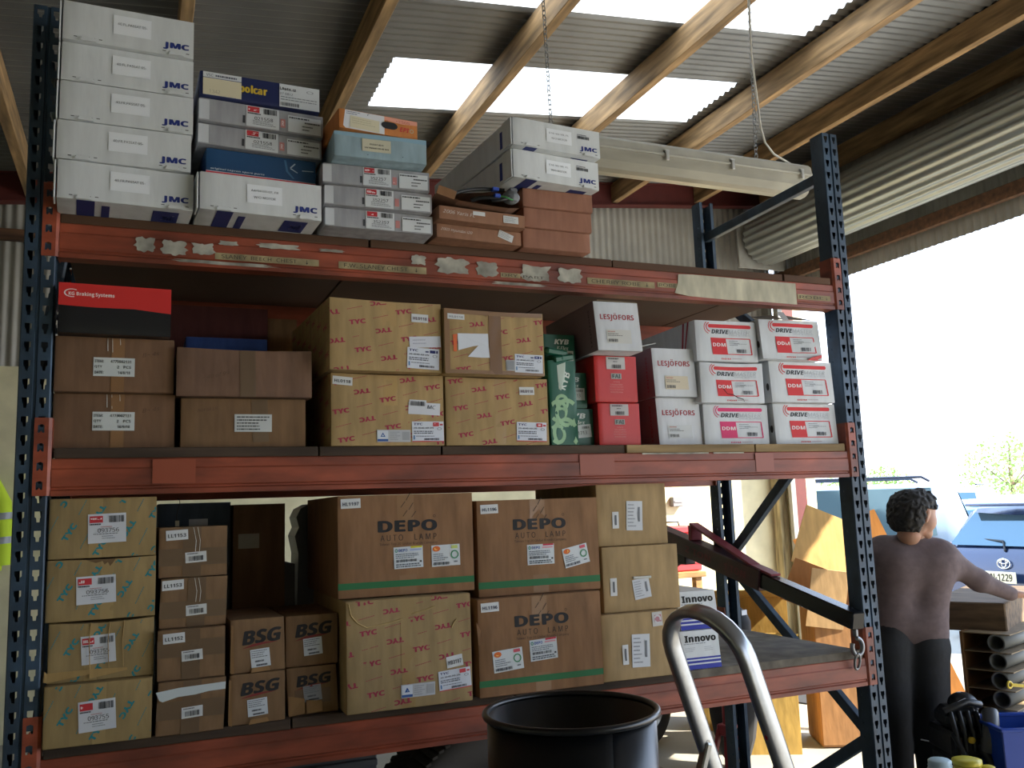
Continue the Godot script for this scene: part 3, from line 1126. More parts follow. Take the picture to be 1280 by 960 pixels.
func torn_carton() -> void:
	var card := board_mat("7d5842")
	var o := thing("torn_carton", "torn open flat carton with black wiring spilling from its mouth", "box", Vector3(1.058, 2.5405, 0.122), 0.05)
	var b := MB.new()
	# bottom, bulging top lip and sides of the mouth
	var low := PackedVector3Array([Vector3(-0.02, 0.030, 0.03), Vector3(0.05, 0.010, 0.03), Vector3(0.14, 0.004, 0.035), Vector3(0.22, 0.004, 0.03), Vector3(0.265, 0.016, 0.01), Vector3(0.275, 0.05, -0.02)])
	var back := PackedVector3Array([Vector3(0.0, 0.006, -0.4), Vector3(0.05, 0.004, -0.4), Vector3(0.12, 0.004, -0.4), Vector3(0.19, 0.004, -0.4), Vector3(0.25, 0.006, -0.4), Vector3(0.26, 0.03, -0.4)])
	b.sheet([low, back], -1)
	var top := PackedVector3Array([Vector3(-0.015, 0.036, 0.02), Vector3(0.03, 0.062, -0.06), Vector3(0.10, 0.080, -0.09), Vector3(0.18, 0.088, -0.08), Vector3(0.24, 0.094, -0.05), Vector3(0.268, 0.080, -0.035)])
	var topb := PackedVector3Array([Vector3(0.0, 0.03, -0.4), Vector3(0.05, 0.055, -0.4), Vector3(0.12, 0.06, -0.4), Vector3(0.19, 0.06, -0.4), Vector3(0.25, 0.06, -0.4), Vector3(0.26, 0.05, -0.4)])
	b.sheet([topb, top], -1)
	b.quad(low[5], back[5], topb[5], top[5])
	b.quad(back[0], low[0], top[0], topb[0])
	b.sheet([back, topb], -1)
	put("carton_body", b.done(), card, o)
	b = MB.new()
	b.bar(Vector3(-0.022, 0.036, 0.034), Vector3(0.03, 0.016, 0.05), 0.004, 0.026, Vector3(0.2, 1, 0.3))
	put("corner_flap", b.done(), board_mat("b98a66"), o)
	var dark := mat("black plastic", hexc("16171a"), 0.4)
	b = MB.new()
	b.tube(bez(Vector3(0.03, 0.030, 0.02), Vector3(0.08, 0.055, 0.02), Vector3(0.14, 0.07, 0.0), Vector3(0.21, 0.066, 0.02), 14), 0.006, 8)
	b.tube(bez(Vector3(0.09, 0.014, 0.03), Vector3(0.13, 0.03, 0.05), Vector3(0.17, 0.016, 0.06), Vector3(0.22, 0.03, 0.05), 14), 0.007, 8)
	b.tube(bez(Vector3(0.15, 0.014, 0.05), Vector3(0.19, 0.012, 0.07), Vector3(0.21, 0.03, 0.06), Vector3(0.235, 0.055, 0.03), 14), 0.005, 8)
	put("cable", b.done(), dark, o)
	b = MB.new()
	b.ball(Vector3(0.225, 0.038, 0.035), Vector3(0.03, 0.022, 0.025), 10, 7, -1)
	b.box(Vector3(0.232, 0.062, 0.03), Vector3(0.026, 0.014, 0.03), 0.003)
	put("motor_lump", b.done(), mat("cast grey", hexc("6d7073"), 0.6, 0.3), o)
	b = MB.new()
	b.box(Vector3(0.175, 0.062, 0.025), Vector3(0.022, 0.012, 0.018), 0.002)
	b.box(Vector3(0.165, 0.028, 0.06), Vector3(0.02, 0.012, 0.016), 0.002)
	put("plug", b.done(), mat("blue plug", hexc("2f4fae"), 0.45), o)
	b = MB.new()
	b.tube(bez(Vector3(0.175, 0.026, 0.066), Vector3(0.195, 0.026, 0.072), Vector3(0.2, 0.015, 0.072), Vector3(0.215, 0.018, 0.07), 8), 0.0022, 6)
	put("wire", b.done(), mat("green wire", hexc("3f9a4a"), 0.5), o)

# ------------------------------------------------------------------ middle shelf
# the lamp maker's pattern: rows of three letters, every other row upside down, with thin lines of print between
func lamp_pattern(c: Carton, col: String, ox: float, oy: float, turn := 0.0, face := "F") -> void:
	var k := c.ink(face)
	k.clip = k.size
	k.eps = 0.0006
	var rt := Transform2D(deg_to_rad(turn), Vector2.ZERO)
	var a := rt * Vector2(0.1445, 0.0393)
	var b := rt * Vector2(0.0079, -0.0425)
	var ang := rad_to_deg(a.angle())
	for r in range(-14, 15):
		for i in range(-8, 9):
			var p := Vector2(ox, oy) + a * i + b * r + (a * 0.5 if r % 2 != 0 else Vector2.ZERO)
			if p.x < -0.04 or p.y < -0.04 or p.x > k.size.x + 0.04 or p.y > k.size.y + 0.04:
				continue
			var f := Vector2(p.x / k.size.x, 1.0 - p.y / k.size.y)
			k.text("TYC", f.x, f.y, 0.050 / k.size.x, 0.0135 / k.size.y, col, {"fat": 0.07, "rot": ang - 6.0 + (180.0 if r % 2 != 0 else 0.0)})
			var m := p + a * 0.5
			var d := a.normalized()
			var n := Vector2(-d.y, d.x) * 0.0009
			var t := PackedVector2Array()
			for s in 9:
				var q := m + d * (s - 4.5) * 0.0055
				var e := q + d * 0.0042
				t.append_array([q - n, e - n, e + n, q - n, e + n, q + n])
			k.add(col, t)
	k.done("print")

# the maker's data label
func lamp_label(c: Carton, cx: float, cy: float, w: float, h: float, rot: float, red: bool) -> void:
	var k := c.sticker(cx, cy, w, h, rot, "d5dbe6")
	k.text("TYC", 0.19, 0.13, 0.28, 0.11, "232a6b", {"shear": 0.1})
	if red:
		k.rect(0.66, 0.05, 0.85, 0.24, "c8434c", 1)
		k.rect(0.71, 0.1, 0.80, 0.19, "e3c9cc", 1)
		k.rect(0.88, 0.12, 0.97, 0.2, "c8434c", 1)
		k.rect(0.0, 0.955, 1.0, 1.0, "c8434c", 2)
	else:
		k.rect(0.70, 0.08, 0.87, 0.22, "232a6b", 1)
		k.rect(0.74, 0.115, 0.82, 0.18, "aab4d4", 1)
		k.rect(0.90, 0.09, 0.95, 0.22, "232a6b", 1)
		k.rect(0.56, 0.13, 0.66, 0.2, "5a5f86", 1)
	k.text("20-4040-A0-2N", 0.36, 0.32, 0.62, 0.075, "4d505c")
	k.ring(0.86, 0.36, 0.065, 0.015, "6a6d78", 1.8)
	k.lines(0.05, 0.44, 0.97, 0.62, 2, "5d6170", 0.5)
	k.lines(0.12, 0.68, 0.75, 0.77, 1, "7a7f8d", 0.4)
	k.rect(0.04, 0.68, 0.085, 0.88, "5a86b5", 1)
	k.bars(0.38, 0.82, 0.85, 0.92, "4a4d58", 22)
	k.done()

func small_code(c: Carton, s: String, cx: float, cy: float, w: float, h: float, rot := 0.0, col := "34373c") -> void:
	var k := c.sticker(cx, cy, w, h, rot, "d3d6d8")
	k.text(s, 0.5, 0.55, 0.82, 0.36, col)
	k.done()

func safety_label(c: Carton, cx: float, cy: float, w: float, h: float) -> void:
	var k := c.sticker(cx, cy, w, h, 0.0, "b9bcc0")
	k.rect(0.02, 0.06, 0.33, 0.95, "d3dae4", 1)
	k.rect(0.02, 0.76, 0.33, 0.95, "31599c", 1)
	k.poly([[0.10, 0.58], [0.175, 0.22], [0.25, 0.58]], "31599c")
	k.poly([[0.145, 0.52], [0.175, 0.36], [0.205, 0.52]], "d3dae4")
	k.lines(0.38, 0.12, 0.70, 0.9, 5, "9a9da3", 0.4)
	k.rect(0.75, 0.15, 0.97, 0.85, "a3a6aa", 1)
	k.done()

# clear or brown tape strip with its glossy face
func tape(c: Carton, cx: float, cy: float, w: float, h: float, col := "6f5a43", rot := 0.0, lift := 0.0012) -> void:
	c.sticker(cx, cy, w, h, rot, col, "F", "tape", lift)

func middle_shelf() -> void:
	var brown := "836248"
	# two brown cartons with item labels
	var k: Ink
	var c: Carton
	for i in 2:
		var v: Array = [[-0.005, 1.804, -0.040, 0.0, 0.309, 0.153], [-0.003, 1.957, -0.010, 0.017, 0.302, 0.153]][i]
		c = carton("parts_carton", ["brown carton with an item label, bottom box beside the blue upright", "brown carton with a peeling item label under the red and black box"][i], v, 0.5, brown, {"amp": 0.005})
		tape(c, 0.52, 0.5, 0.11, 0.995, "8a6645")
		k = c.sticker(0.49, [0.5, 0.54][i], 0.345, 0.34, 0.0, "cdd3d3")
		k.text("ITEM:", 0.14, 0.2, 0.22, 0.15, "3a3d3e")
		k.text("4773002131" if i == 0 else "4775002131", 0.66, 0.2, 0.5, 0.15, "3a3d3e")
		k.text("QTY", 0.12, 0.5, 0.18, 0.15, "3a3d3e")
		k.text("2   PCS", 0.74, 0.5, 0.34, 0.15, "3a3d3e")
		k.text("DATE:", 0.14, 0.8, 0.22, 0.15, "3a3d3e")
		k.text("16/9/18" if i == 0 else "14/8/18", 0.74, 0.8, 0.3, 0.15, "3a3d3e")
		k.done()
		for x in [[0.43, 0.01, 0.25], [0.47, 0.01, 0.27], [0.535, 0.01, 0.13]]:      # bright creases of the clear tape
			var b := MB.new()
			b.tube([c.surf("F", x[0] * c.w, (1 - x[1]) * c.h, 0.001), c.surf("F", (x[0] + 0.004) * c.w, (1 - x[2]) * c.h, 0.001)], 0.0008, 5)
			put("tape_crease", b.done(), mat("clear tape crease", hexc("cfd2cc"), 0.3), c.node)
		k = c.ink()
		k.text("B~ 4s", 0.80, 0.28, 0.14, 0.07, "5d4430", {"font": "r", "shear": 0.4, "rot": 10.0})
		k.done()
	c = carton("parts_carton", "brown carton with a brown tape strip over a small white label", [0.319, 1.804, -0.027, -0.009, 0.349, 0.143], 0.5, "8a6a4a", {"amp": 0.005})
	k = c.sticker(0.57, 0.5, 0.3, 0.36, 0.0, "c9cdcd")
	k.lines(0.06, 0.08, 0.94, 0.95, 5, "55585a", 0.4)
	k.done()
	tape(c, 0.625, 0.45, 0.13, 0.88, "6f5a45", 2.0)
	k = c.ink()
	k.text("Not ok LH", 0.21, 0.22, 0.15, 0.07, "5d4430", {"font": "r", "shear": 0.4, "rot": 8.0})
	k.done()
	c = carton("parts_carton", "wide brown carton with one vertical tape strip and no label", [0.305, 1.948, 0.0, -0.005, 0.377, 0.141], 0.52, "836450", {"amp": 0.006, "sag": 0.004})
	tape(c, 0.515, 0.5, 0.115, 0.99, "6b5745", 1.0)
	k = c.ink()
	k.text("~ 40 of 99", 0.28, 0.55, 0.2, 0.08, "5d4532", {"font": "r", "shear": 0.4, "rot": 14.0})
	k.done()
	# red and black box
	c = carton("brake_carton", "red and black box with white lettering beside the upright", [0.005, 2.110, 0.035, 0.05, 0.283, 0.138], 0.36, "14151a", {"amp": 0.001, "mat": mat("black gloss card", hexc("14151a"), 0.35)})
	k = c.ink()
	k.poly([[0.0, 0.0], [1.0, 0.0], [1.0, 0.52], [0.66, 0.46], [0.33, 0.47], [0.0, 0.45]], "c9241f")
	k.text("KG Braking Systems", 0.285, 0.22, 0.40, 0.10, "e6dcd8")
	k.ring(0.115, 0.20, 0.085, 0.015, "e6dcd8", 1.7, PI * 0.3, PI * 1.6)
	k.done()
	# boxes on the wide carton, deep in the shelf
	c = carton("blue_carton", "low blue box lying on the wide brown carton", [0.335, 2.090, -0.13, 0.0, 0.235, 0.055], 0.3, "24407c", {"amp": 0.001})
	carton("maroon_carton", "maroon box standing behind the low blue box", [0.29, 2.090, -0.50, 0.0, 0.33, 0.235], 0.3, "6b3a38", {"amp": 0.002})
	carton("plain_carton", "plain brown carton at the back beside the maroon box", [0.625, 1.806, -0.56, 0.0, 0.105, 0.50], 0.3, "8a6a47", {"amp": 0.003})
	carton("plain_carton", "long plain carton added in the back row to keep the shelf gaps dark", [0.02, 1.806, -0.57, 0.0, 0.55, 0.27], 0.3, "7b5d40", {"amp": 0.003})  # unseen filler, added to block light coming through from the back wall
	# four printed lamp cartons
	var tan := "c0a270"
	var P := [[0.737, 1.804, 0.008, 0.024, 0.355, 0.222], [0.725, 2.026, 0.055, 0.040, 0.352, 0.220], [1.098, 1.804, 0.001, 0.014, 0.356, 0.220], [1.082, 2.024, 0.055, 0.022, 0.342, 0.208]]
	var pn := ["tan carton with red letter print and HL0118 sticker at its corner", "tan carton with red letter print, upper box beside the wide brown carton", "tan carton with red letter print, lower box beside the green crushed box", "tan carton with torn white paper and brown tape on red letter print"]
	for i in 4:
		c = carton("lamp_carton", pn[i], P[i], 0.55, tan, {"amp": 0.005, "sag": 0.003, "group": "tan lamp cartons with red print"})
		lamp_pattern(c, "a23348", [0.03, 0.085, 0.05, 0.045][i], [0.105, 0.15, 0.12, 0.1][i])
		if i < 2:
			lamp_pattern(c, "a23348", 0.05, 0.1, 0.0, "L")
		tape(c, [0.52, 0.52, 0.52, 0.5][i], [0.22, 0.18, 0.5, 0.5][i], [0.12, 0.13, 0.1, 0.125][i], [0.42, 0.34, 0.98, 0.99][i], ["b69762", "b39463", "ab8d5e", "7c5c40"][i], 0.0, 0.0003 if i < 3 else 0.0012)
	lamp_labels()
	# crushed green box and the green boxes behind it
	green_boxes()
	red_spring_boxes()
	white_spring_boxes()
	drive_boxes()

func lamp_labels() -> void:
	var c: Carton = cards["lamp_carton"]
	small_code(c, "HL0118", 0.10, 0.105, 0.17, 0.115, -3.0)
	safety_label(c, 0.54, 0.86, 0.30, 0.17)
	lamp_label(c, 0.85, 0.80, 0.29, 0.29, 0.0, true)
	var k := c.sticker(0.82, 0.475, 0.29, 0.17, -3.0, "d5d8e0")
	k.text("MC", 0.72, 0.34, 0.25, 0.3, "2c2e38", {"font": "r", "shear": 0.2})
	k.done()
	k = c.sticker(0.76, 0.40, 0.155, 0.10, -3.0, "d5d8e0", "F", "label", 0.0026)
	k.bars(0.08, 0.2, 0.95, 0.85, "45484f", 16)
	k.done()
	c = cards["lamp_carton_001"]
	small_code(c, "HL0118", 0.80, 0.22, 0.155, 0.12, -2.0, "5b4a58")
	k = c.sticker(0.845, 0.56, 0.29, 0.16, 3.0, "d3d6e0")
	k.lines(0.1, 0.2, 0.7, 0.8, 2, "b3b7c6", 0.3)
	k.done()
	lamp_label(c, 0.825, 0.80, 0.295, 0.30, -2.5, false)
	c = cards["lamp_carton_002"]
	small_code(c, "HL0118", 0.79, 0.18, 0.15, 0.12, 0.0, "5b4a58")
	lamp_label(c, 0.825, 0.80, 0.30, 0.29, -1.5, true)
	c = cards["lamp_carton_003"]
	small_code(c, "HL0118", 0.115, 0.12, 0.165, 0.085, 0.0, "8b8d92")
	for q in [[0.5, 0.035, 0.98, 0.07], [0.5, 0.965, 0.98, 0.06], [0.025, 0.5, 0.05, 0.98]]:
		tape(c, q[0], q[1], q[2], q[3], "8a6a4c")
	k = c.ink()
	k.eps = 0.0020
	k.poly([[0.125, 0.38], [0.43, 0.355], [0.43, 0.55], [0.44, 0.735], [0.36, 0.74], [0.22, 0.735], [0.33, 0.55], [0.27, 0.57], [0.13, 0.64]], "d6dbe4")
	k.done("torn_paper")
	k = c.ink()
	k.eps = 0.0016
	k.poly([[0.08, 0.40], [0.28, 0.36], [0.28, 0.395], [0.12, 0.42], [0.115, 0.66], [0.085, 0.66]], "d96a3a")
	k.done("orange_sticker")
	lamp_label(c, 0.835, 0.81, 0.29, 0.29, -1.0, false)
	k = c.sticker(0.645, 0.845, 0.09, 0.17, 0.0, "aeb0b4")
	k.rect(0.1, 0.1, 0.9, 0.9, "95989c", 1)
	k.done()

func green_boxes() -> void:
	var green := mat("green gloss card", hexc("0f5a46"), 0.42)
	var Y := [[1.500, 1.804, -0.080, 0.0, 0.160, 0.132], [1.492, 1.936, -0.080, 0.0, 0.148, 0.125], [1.478, 2.061, -0.080, 0.0, 0.124, 0.132]]
	var yn := ["bottom of three green boxes stacked behind the crushed green box", "middle of three green boxes stacked behind the crushed green box", "top one of three green boxes stacked behind the crushed green box"]
	var k: Ink
	for i in 3:
		var c := carton("mount_carton", yn[i], Y[i], 0.3, "0f5a46", {"amp": 0.002, "mat": green, "group": "green boxes behind the crushed one"})
		k = c.ink()
		k.text("KYB", 0.60, 0.19, 0.42, 0.13, "e2e8e4", {"shear": 0.25, "fat": 0.05})
		k.text("K-Flex", 0.62, 0.36, 0.36, 0.1, "d6dfd8", {"font": "s", "shear": 0.25})
		k.done()
		k = c.sticker(0.66, 0.60, 0.56, 0.34, 5.0 if i == 0 else 0.0, "cfd4d2")
		k.text("RA1713", 0.5, 0.62, 0.6, 0.26, "3b3f3f", {"font": "r"})
		k.bars(0.62, 0.12, 0.92, 0.32, "4b4f4f", 12)
		k.done()
	# the crushed one: a tall box standing on end, its top folded over
	var c := carton("crushed_carton", "tall crushed green box with pale swirl print and crumpled top", [1.463, 1.804, -0.005, 0.0, 0.100, 0.285], 0.065, "0f5a46", {"amp": 0.012, "lean": -0.004, "mat": green, "round": 0.004})
	k = c.ink()
	for q in [[0.62, 0.62, 0.17, 0.05, 0.0], [0.30, 0.60, 0.135, 0.045, 0.3], [0.55, 0.86, 0.19, 0.05, 0.1], [0.25, 0.87, 0.12, 0.045, 0.4], [0.45, 0.5, 0.10, 0.04, 0.0]]:
		k.clip = Vector2(c.w, c.h)
		k.ring(q[0], q[1], q[2], q[3], "9cc29a", 0.9)
	k.text("KYB", 0.60, 0.24, 0.62, 0.085, "d8e0d8", {"rot": 68.0})
	k.poly([[0.34, 0.06], [0.66, 0.02], [0.62, 0.2], [0.44, 0.36], [0.36, 0.34]], "b9c9bd")
	k.done("print")
	var b := MB.new()
	b.ball(Vector3(0.05, 0.293, -0.03), Vector3(0.042, 0.018, 0.04), 7, 5, -1)
	b.bar(Vector3(-0.006, 0.318, -0.01), Vector3(0.075, 0.310, -0.02), 0.035, 0.024, Vector3(0.1, 1, 0.2), 0.006)
	b.bar(Vector3(0.02, 0.285, 0.0), Vector3(0.095, 0.30, -0.01), 0.02, 0.02, Vector3(0.1, 1, 0.2), 0.004)
	put("crumpled_flap", b.done(), green, c.node)

func red_spring_boxes() -> void:
	var red := mat("red gloss card", hexc("c3201f"), 0.42)
	var V := [[1.664, 1.804, -0.050, -0.009, 0.163, 0.149], [1.645, 1.953, -0.028, -0.018, 0.165, 0.162]]
	for i in 2:
		var c := carton("spring_carton", ["lower of two red boxes with grey stickers", "upper of two red boxes, directly under a white carton"][i], V[i], 0.34, "c3201f", {"amp": 0.002, "mat": red, "group": "red boxes"})
		var k := c.sticker(0.51, 0.155, 0.44, 0.27, 0.0, "bdbcbb")
		k.lines(0.1, 0.05, 0.9, 0.25, 1, "4d4b4c", 0.5)
		k.lines(0.35, 0.32, 0.65, 0.45, 1, "4d4b4c", 0.5)
		k.bars(0.28, 0.62, 0.78, 0.92, "4b494a", 14)
		k.done()
		k = c.sticker(0.51, 0.44, 0.24, 0.12, 0.0, "aeb3ae")
		k.text("FAI", 0.5, 0.5, 0.78, 0.7, "32383a")
		k.done()
		k = c.ink()
		var words := ["Coil Spring", "Schraubenfeder", "Muelle de Suspension", "Ressort de Suspension", "Molla Elicoidale"]
		for j in 5:
			k.text(words[j], 0.51, 0.565 + 0.055 * j, 0.0, 0.034, "e5a39c", {"font": "r"})
		k.done()

func white_spring_boxes() -> void:
	var V := [[1.907, 1.804, -0.055, -0.006, 0.180, 0.172], [1.888, 1.976, -0.034, -0.022, 0.173, 0.175], [1.618, 2.115, 0.060, -0.049, 0.166, 0.168]]
	var n := ["lower of two square white cartons with red lettering and mauve side", "upper of two square white cartons with red lettering and mauve side", "open square white carton with red lettering on the red boxes"]
	for i in 3:
		var c := carton("spring_carton", n[i], V[i], 0.42, "e0e4ea", {"amp": 0.003, "lean": [-0.008, -0.008, -0.012][i], "group": "square white cartons with red lettering"})
		var k := c.ink()
		k.text("LESJÖFORS", 0.50, 0.31, 0.76, 0.17, "a02434", {"font": "b"})
		k.done()
		k = c.sticker(0.50 if i != 1 else 0.53, 0.71, 0.55, 0.28, 0.0, ["ccd0d2", "d5c9b0", "d3d3cf"][i])
		k.lines(0.05, 0.08, 0.4, 0.22, 1, "c08a80", 0.5)
		k.lines(0.05, 0.25, 0.7, 0.5, 2, "7d7c7a", 0.4)
		k.bars(0.06, 0.68, 0.42, 0.9, "66686a", 12)
		k.done()
		# the side panel is mauve, with the name running up it
		k = c.ink("L")
		k.rect(0.0, 0.0, 1.0, 1.0, "75616a", 8)
		k.eps = 0.0016
		k.text("LESJÖFORS", 0.90, 0.52, 0.30, 0.09, "7a1f2c" if i < 2 else "2b2428", {"rot": 90.0})
		k.done("side_print")
		if i == 2:
			var b := MB.new()
			b.quad(Vector3(0.166, 0.0, -0.01), Vector3(0.172, 0.0, -0.09), Vector3(0.166, 0.165, -0.10), Vector3(0.154, 0.165, -0.008))
			b.bar(Vector3(0.0, 0.1695, -0.004), Vector3(0.150, 0.1695, -0.012), 0.02, 0.003)
			put("carton_flap", b.done(), board_mat("7d6a52"), c.node)
		if i == 1:
			var b := MB.new()
			b.bar(Vector3(-0.09, 0.168, 0.0), Vector3(-0.005, 0.186, 0.01), 0.05, 0.003, Vector3(0.1, 1, 0.1))
			put("carton_flap", b.done(), board_mat("cfd3d4"), c.node)

func drive_boxes() -> void:
	var V := [[2.090, 1.804, -0.045, -0.010, 0.283, 0.150], [2.066, 1.954, -0.015, -0.022, 0.272, 0.150], [2.052, 2.104, -0.006, -0.040, 0.260, 0.151], [2.394, 1.804, -0.029, 0.001, 0.293, 0.155], [2.371, 1.959, -0.006, -0.015, 0.290, 0.156], [2.322, 2.115, 0.022, -0.06, 0.262, 0.150]]
	var n := ["white carton with a pink emblem panel, bottom of the joint boxes", "white carton with red emblem and a black tear across it", "white carton with red emblem, top box beside a square white carton", "white carton with red emblem, bottom box beside the rack's blue upright", "white carton with red emblem under the dented open carton", "dented open white carton with red emblem beside the blue upright"]
	for i in 6:
		var pink := i == 0
		var red := "d8356f" if pink else "d32d33"
		var c := carton("joint_carton", n[i], V[i], 0.40, "e0e5ea", {"amp": 0.012 if i == 5 else 0.006 if i == 1 else 0.003, "sag": 0.004 if i == 1 else 0.0, "lean": [0.0, 0.0, -0.002, -0.006, -0.006, -0.010][i], "group": "white cartons with red emblem panels"})
		var k := c.ink()
		k.clip = Vector2(c.w, c.h)
		# the rounded bar with its two sweeping tails
		k.rect(0.24, 0.085, 0.89, 0.175, red, 6)
		k.ring(0.24, 0.13, 0.045, 0.045, red, 1.0, PI / 2, PI * 1.5)
		k.ring(0.89, 0.13, 0.045, 0.045, red, 1.0, -PI / 2, PI / 2)
		k.ring(0.26, 0.155, 0.125, 0.022, red, 1.15, PI * 0.62, PI * 1.42)
		k.ring(0.26, 0.165, 0.175, 0.016, red, 1.15, PI * 0.72, PI * 1.36)
		k.text("DRIVE", 0.405, 0.265, 0.27, 0.10, "2f3742", {"shear": 0.25, "font": "b", "fat": 0.03})
		k.text("MASTER", 0.72, 0.265, 0.34, 0.10, "b6bcc4", {"shear": 0.25, "font": "r"})
		k.text("DRIVE & STEER", 0.72, 0.345, 0.34, 0.035, "b6bcc4", {"font": "r"})
		# emblem panel
		k.poly([[0.24, 0.42], [0.49, 0.42], [0.51, 0.83], [0.26, 0.83]], red)
		for q in [[0.49, 0.42, 0.88, 0.44], [0.51, 0.81, 0.90, 0.83]]:
			k.rect(q[0], q[1], q[2], q[3], red, 4)
		k.poly([[0.875, 0.42], [0.893, 0.43], [0.913, 0.82], [0.893, 0.83]], red)
		k.eps = 0.0026 if i in [1, 5] else 0.0016
		k.text("DDM", 0.375, 0.59, 0.21, 0.085, "efe6e6")
		k.lines(0.54, 0.47, 0.72, 0.62, 3, "8d949c", 0.3)
		k.lines(0.62, 0.54, 0.85, 0.58, 1, "a7adb3", 0.4)
		k.bars(0.66, 0.69, 0.82, 0.78, "4c5058", 12)
		k.text("DDM", 0.47, 0.935, 0.15, 0.035, red)
		k.lines(0.57, 0.90, 0.80, 0.96, 1, "c4b4bd", 0.4)
		k.done("print")
		if i == 1:      # the tear
			var b := MB.new()
			var pts := [[0.27, 0.53], [0.31, 0.66], [0.36, 0.77], [0.45, 0.785], [0.52, 0.86], [0.60, 0.90], [0.62, 0.96]]
			var a := PackedVector3Array()
			for p in pts:
				a.append(c.surf("F", (p[0] + 0.05) * c.w, (1 - p[1]) * c.h, 0.0012))
			b.tube(a, [0.0006, 0.0018, 0.0016, 0.0012, 0.0016, 0.0012, 0.0006], 5)
			put("tear", b.done(), mat("torn edge dark", hexc("2a2624"), 0.9), c.node)
		if i >= 3:      # hand hole in the side
			var kk := c.ink("L")
			kk.rect(0.0, 0.0, 1.0, 1.0, "c3c6ca", 3)
			kk.eps = 0.0015
			kk.ring(0.96, 0.62, 0.09, 0.09, "3a3533", 0.6)
			kk.done("side_print")
		if i == 2:
			var kk := c.ink("L")
			kk.poly([[0.80, 0.0], [0.83, 0.0], [0.76, 1.0], [0.73, 1.0]], "a8344a")
			kk.poly([[0.88, 0.0], [0.91, 0.0], [0.78, 1.0], [0.765, 1.0]], "a8344a")
			kk.done("side_print")
		if i == 5:
			var b := MB.new()
			b.quad(Vector3(-0.015, 0.150, 0.0), Vector3(0.10, 0.148, 0.012), Vector3(0.085, 0.178, -0.05), Vector3(0.0, 0.170, -0.06))
			b.quad(Vector3(0.10, 0.148, 0.012), Vector3(0.25, 0.150, 0.0), Vector3(0.235, 0.172, -0.06), Vector3(0.12, 0.182, -0.05))
			put("carton_flap", b.done(), board_mat("8a8378"), c.node)
			b = MB.new()
			b.quad(Vector3(0.085, 0.146, 0.014), Vector3(0.115, 0.146, 0.014), Vector3(0.125, 0.186, -0.03), Vector3(0.095, 0.186, -0.03))
			put("tape", b.done(), mat("paper d5d9dd", hexc("d5d9dd"), 0.4), c.node)
			b = MB.new()
			b.quad(Vector3(0.19, -0.002, 0.004), Vector3(0.262, -0.002, -0.004), Vector3(0.258, 0.02, 0.004), Vector3(0.205, 0.008, 0.012))
			put("torn_corner", b.done(), ink_mat("c5474c"), c.node)

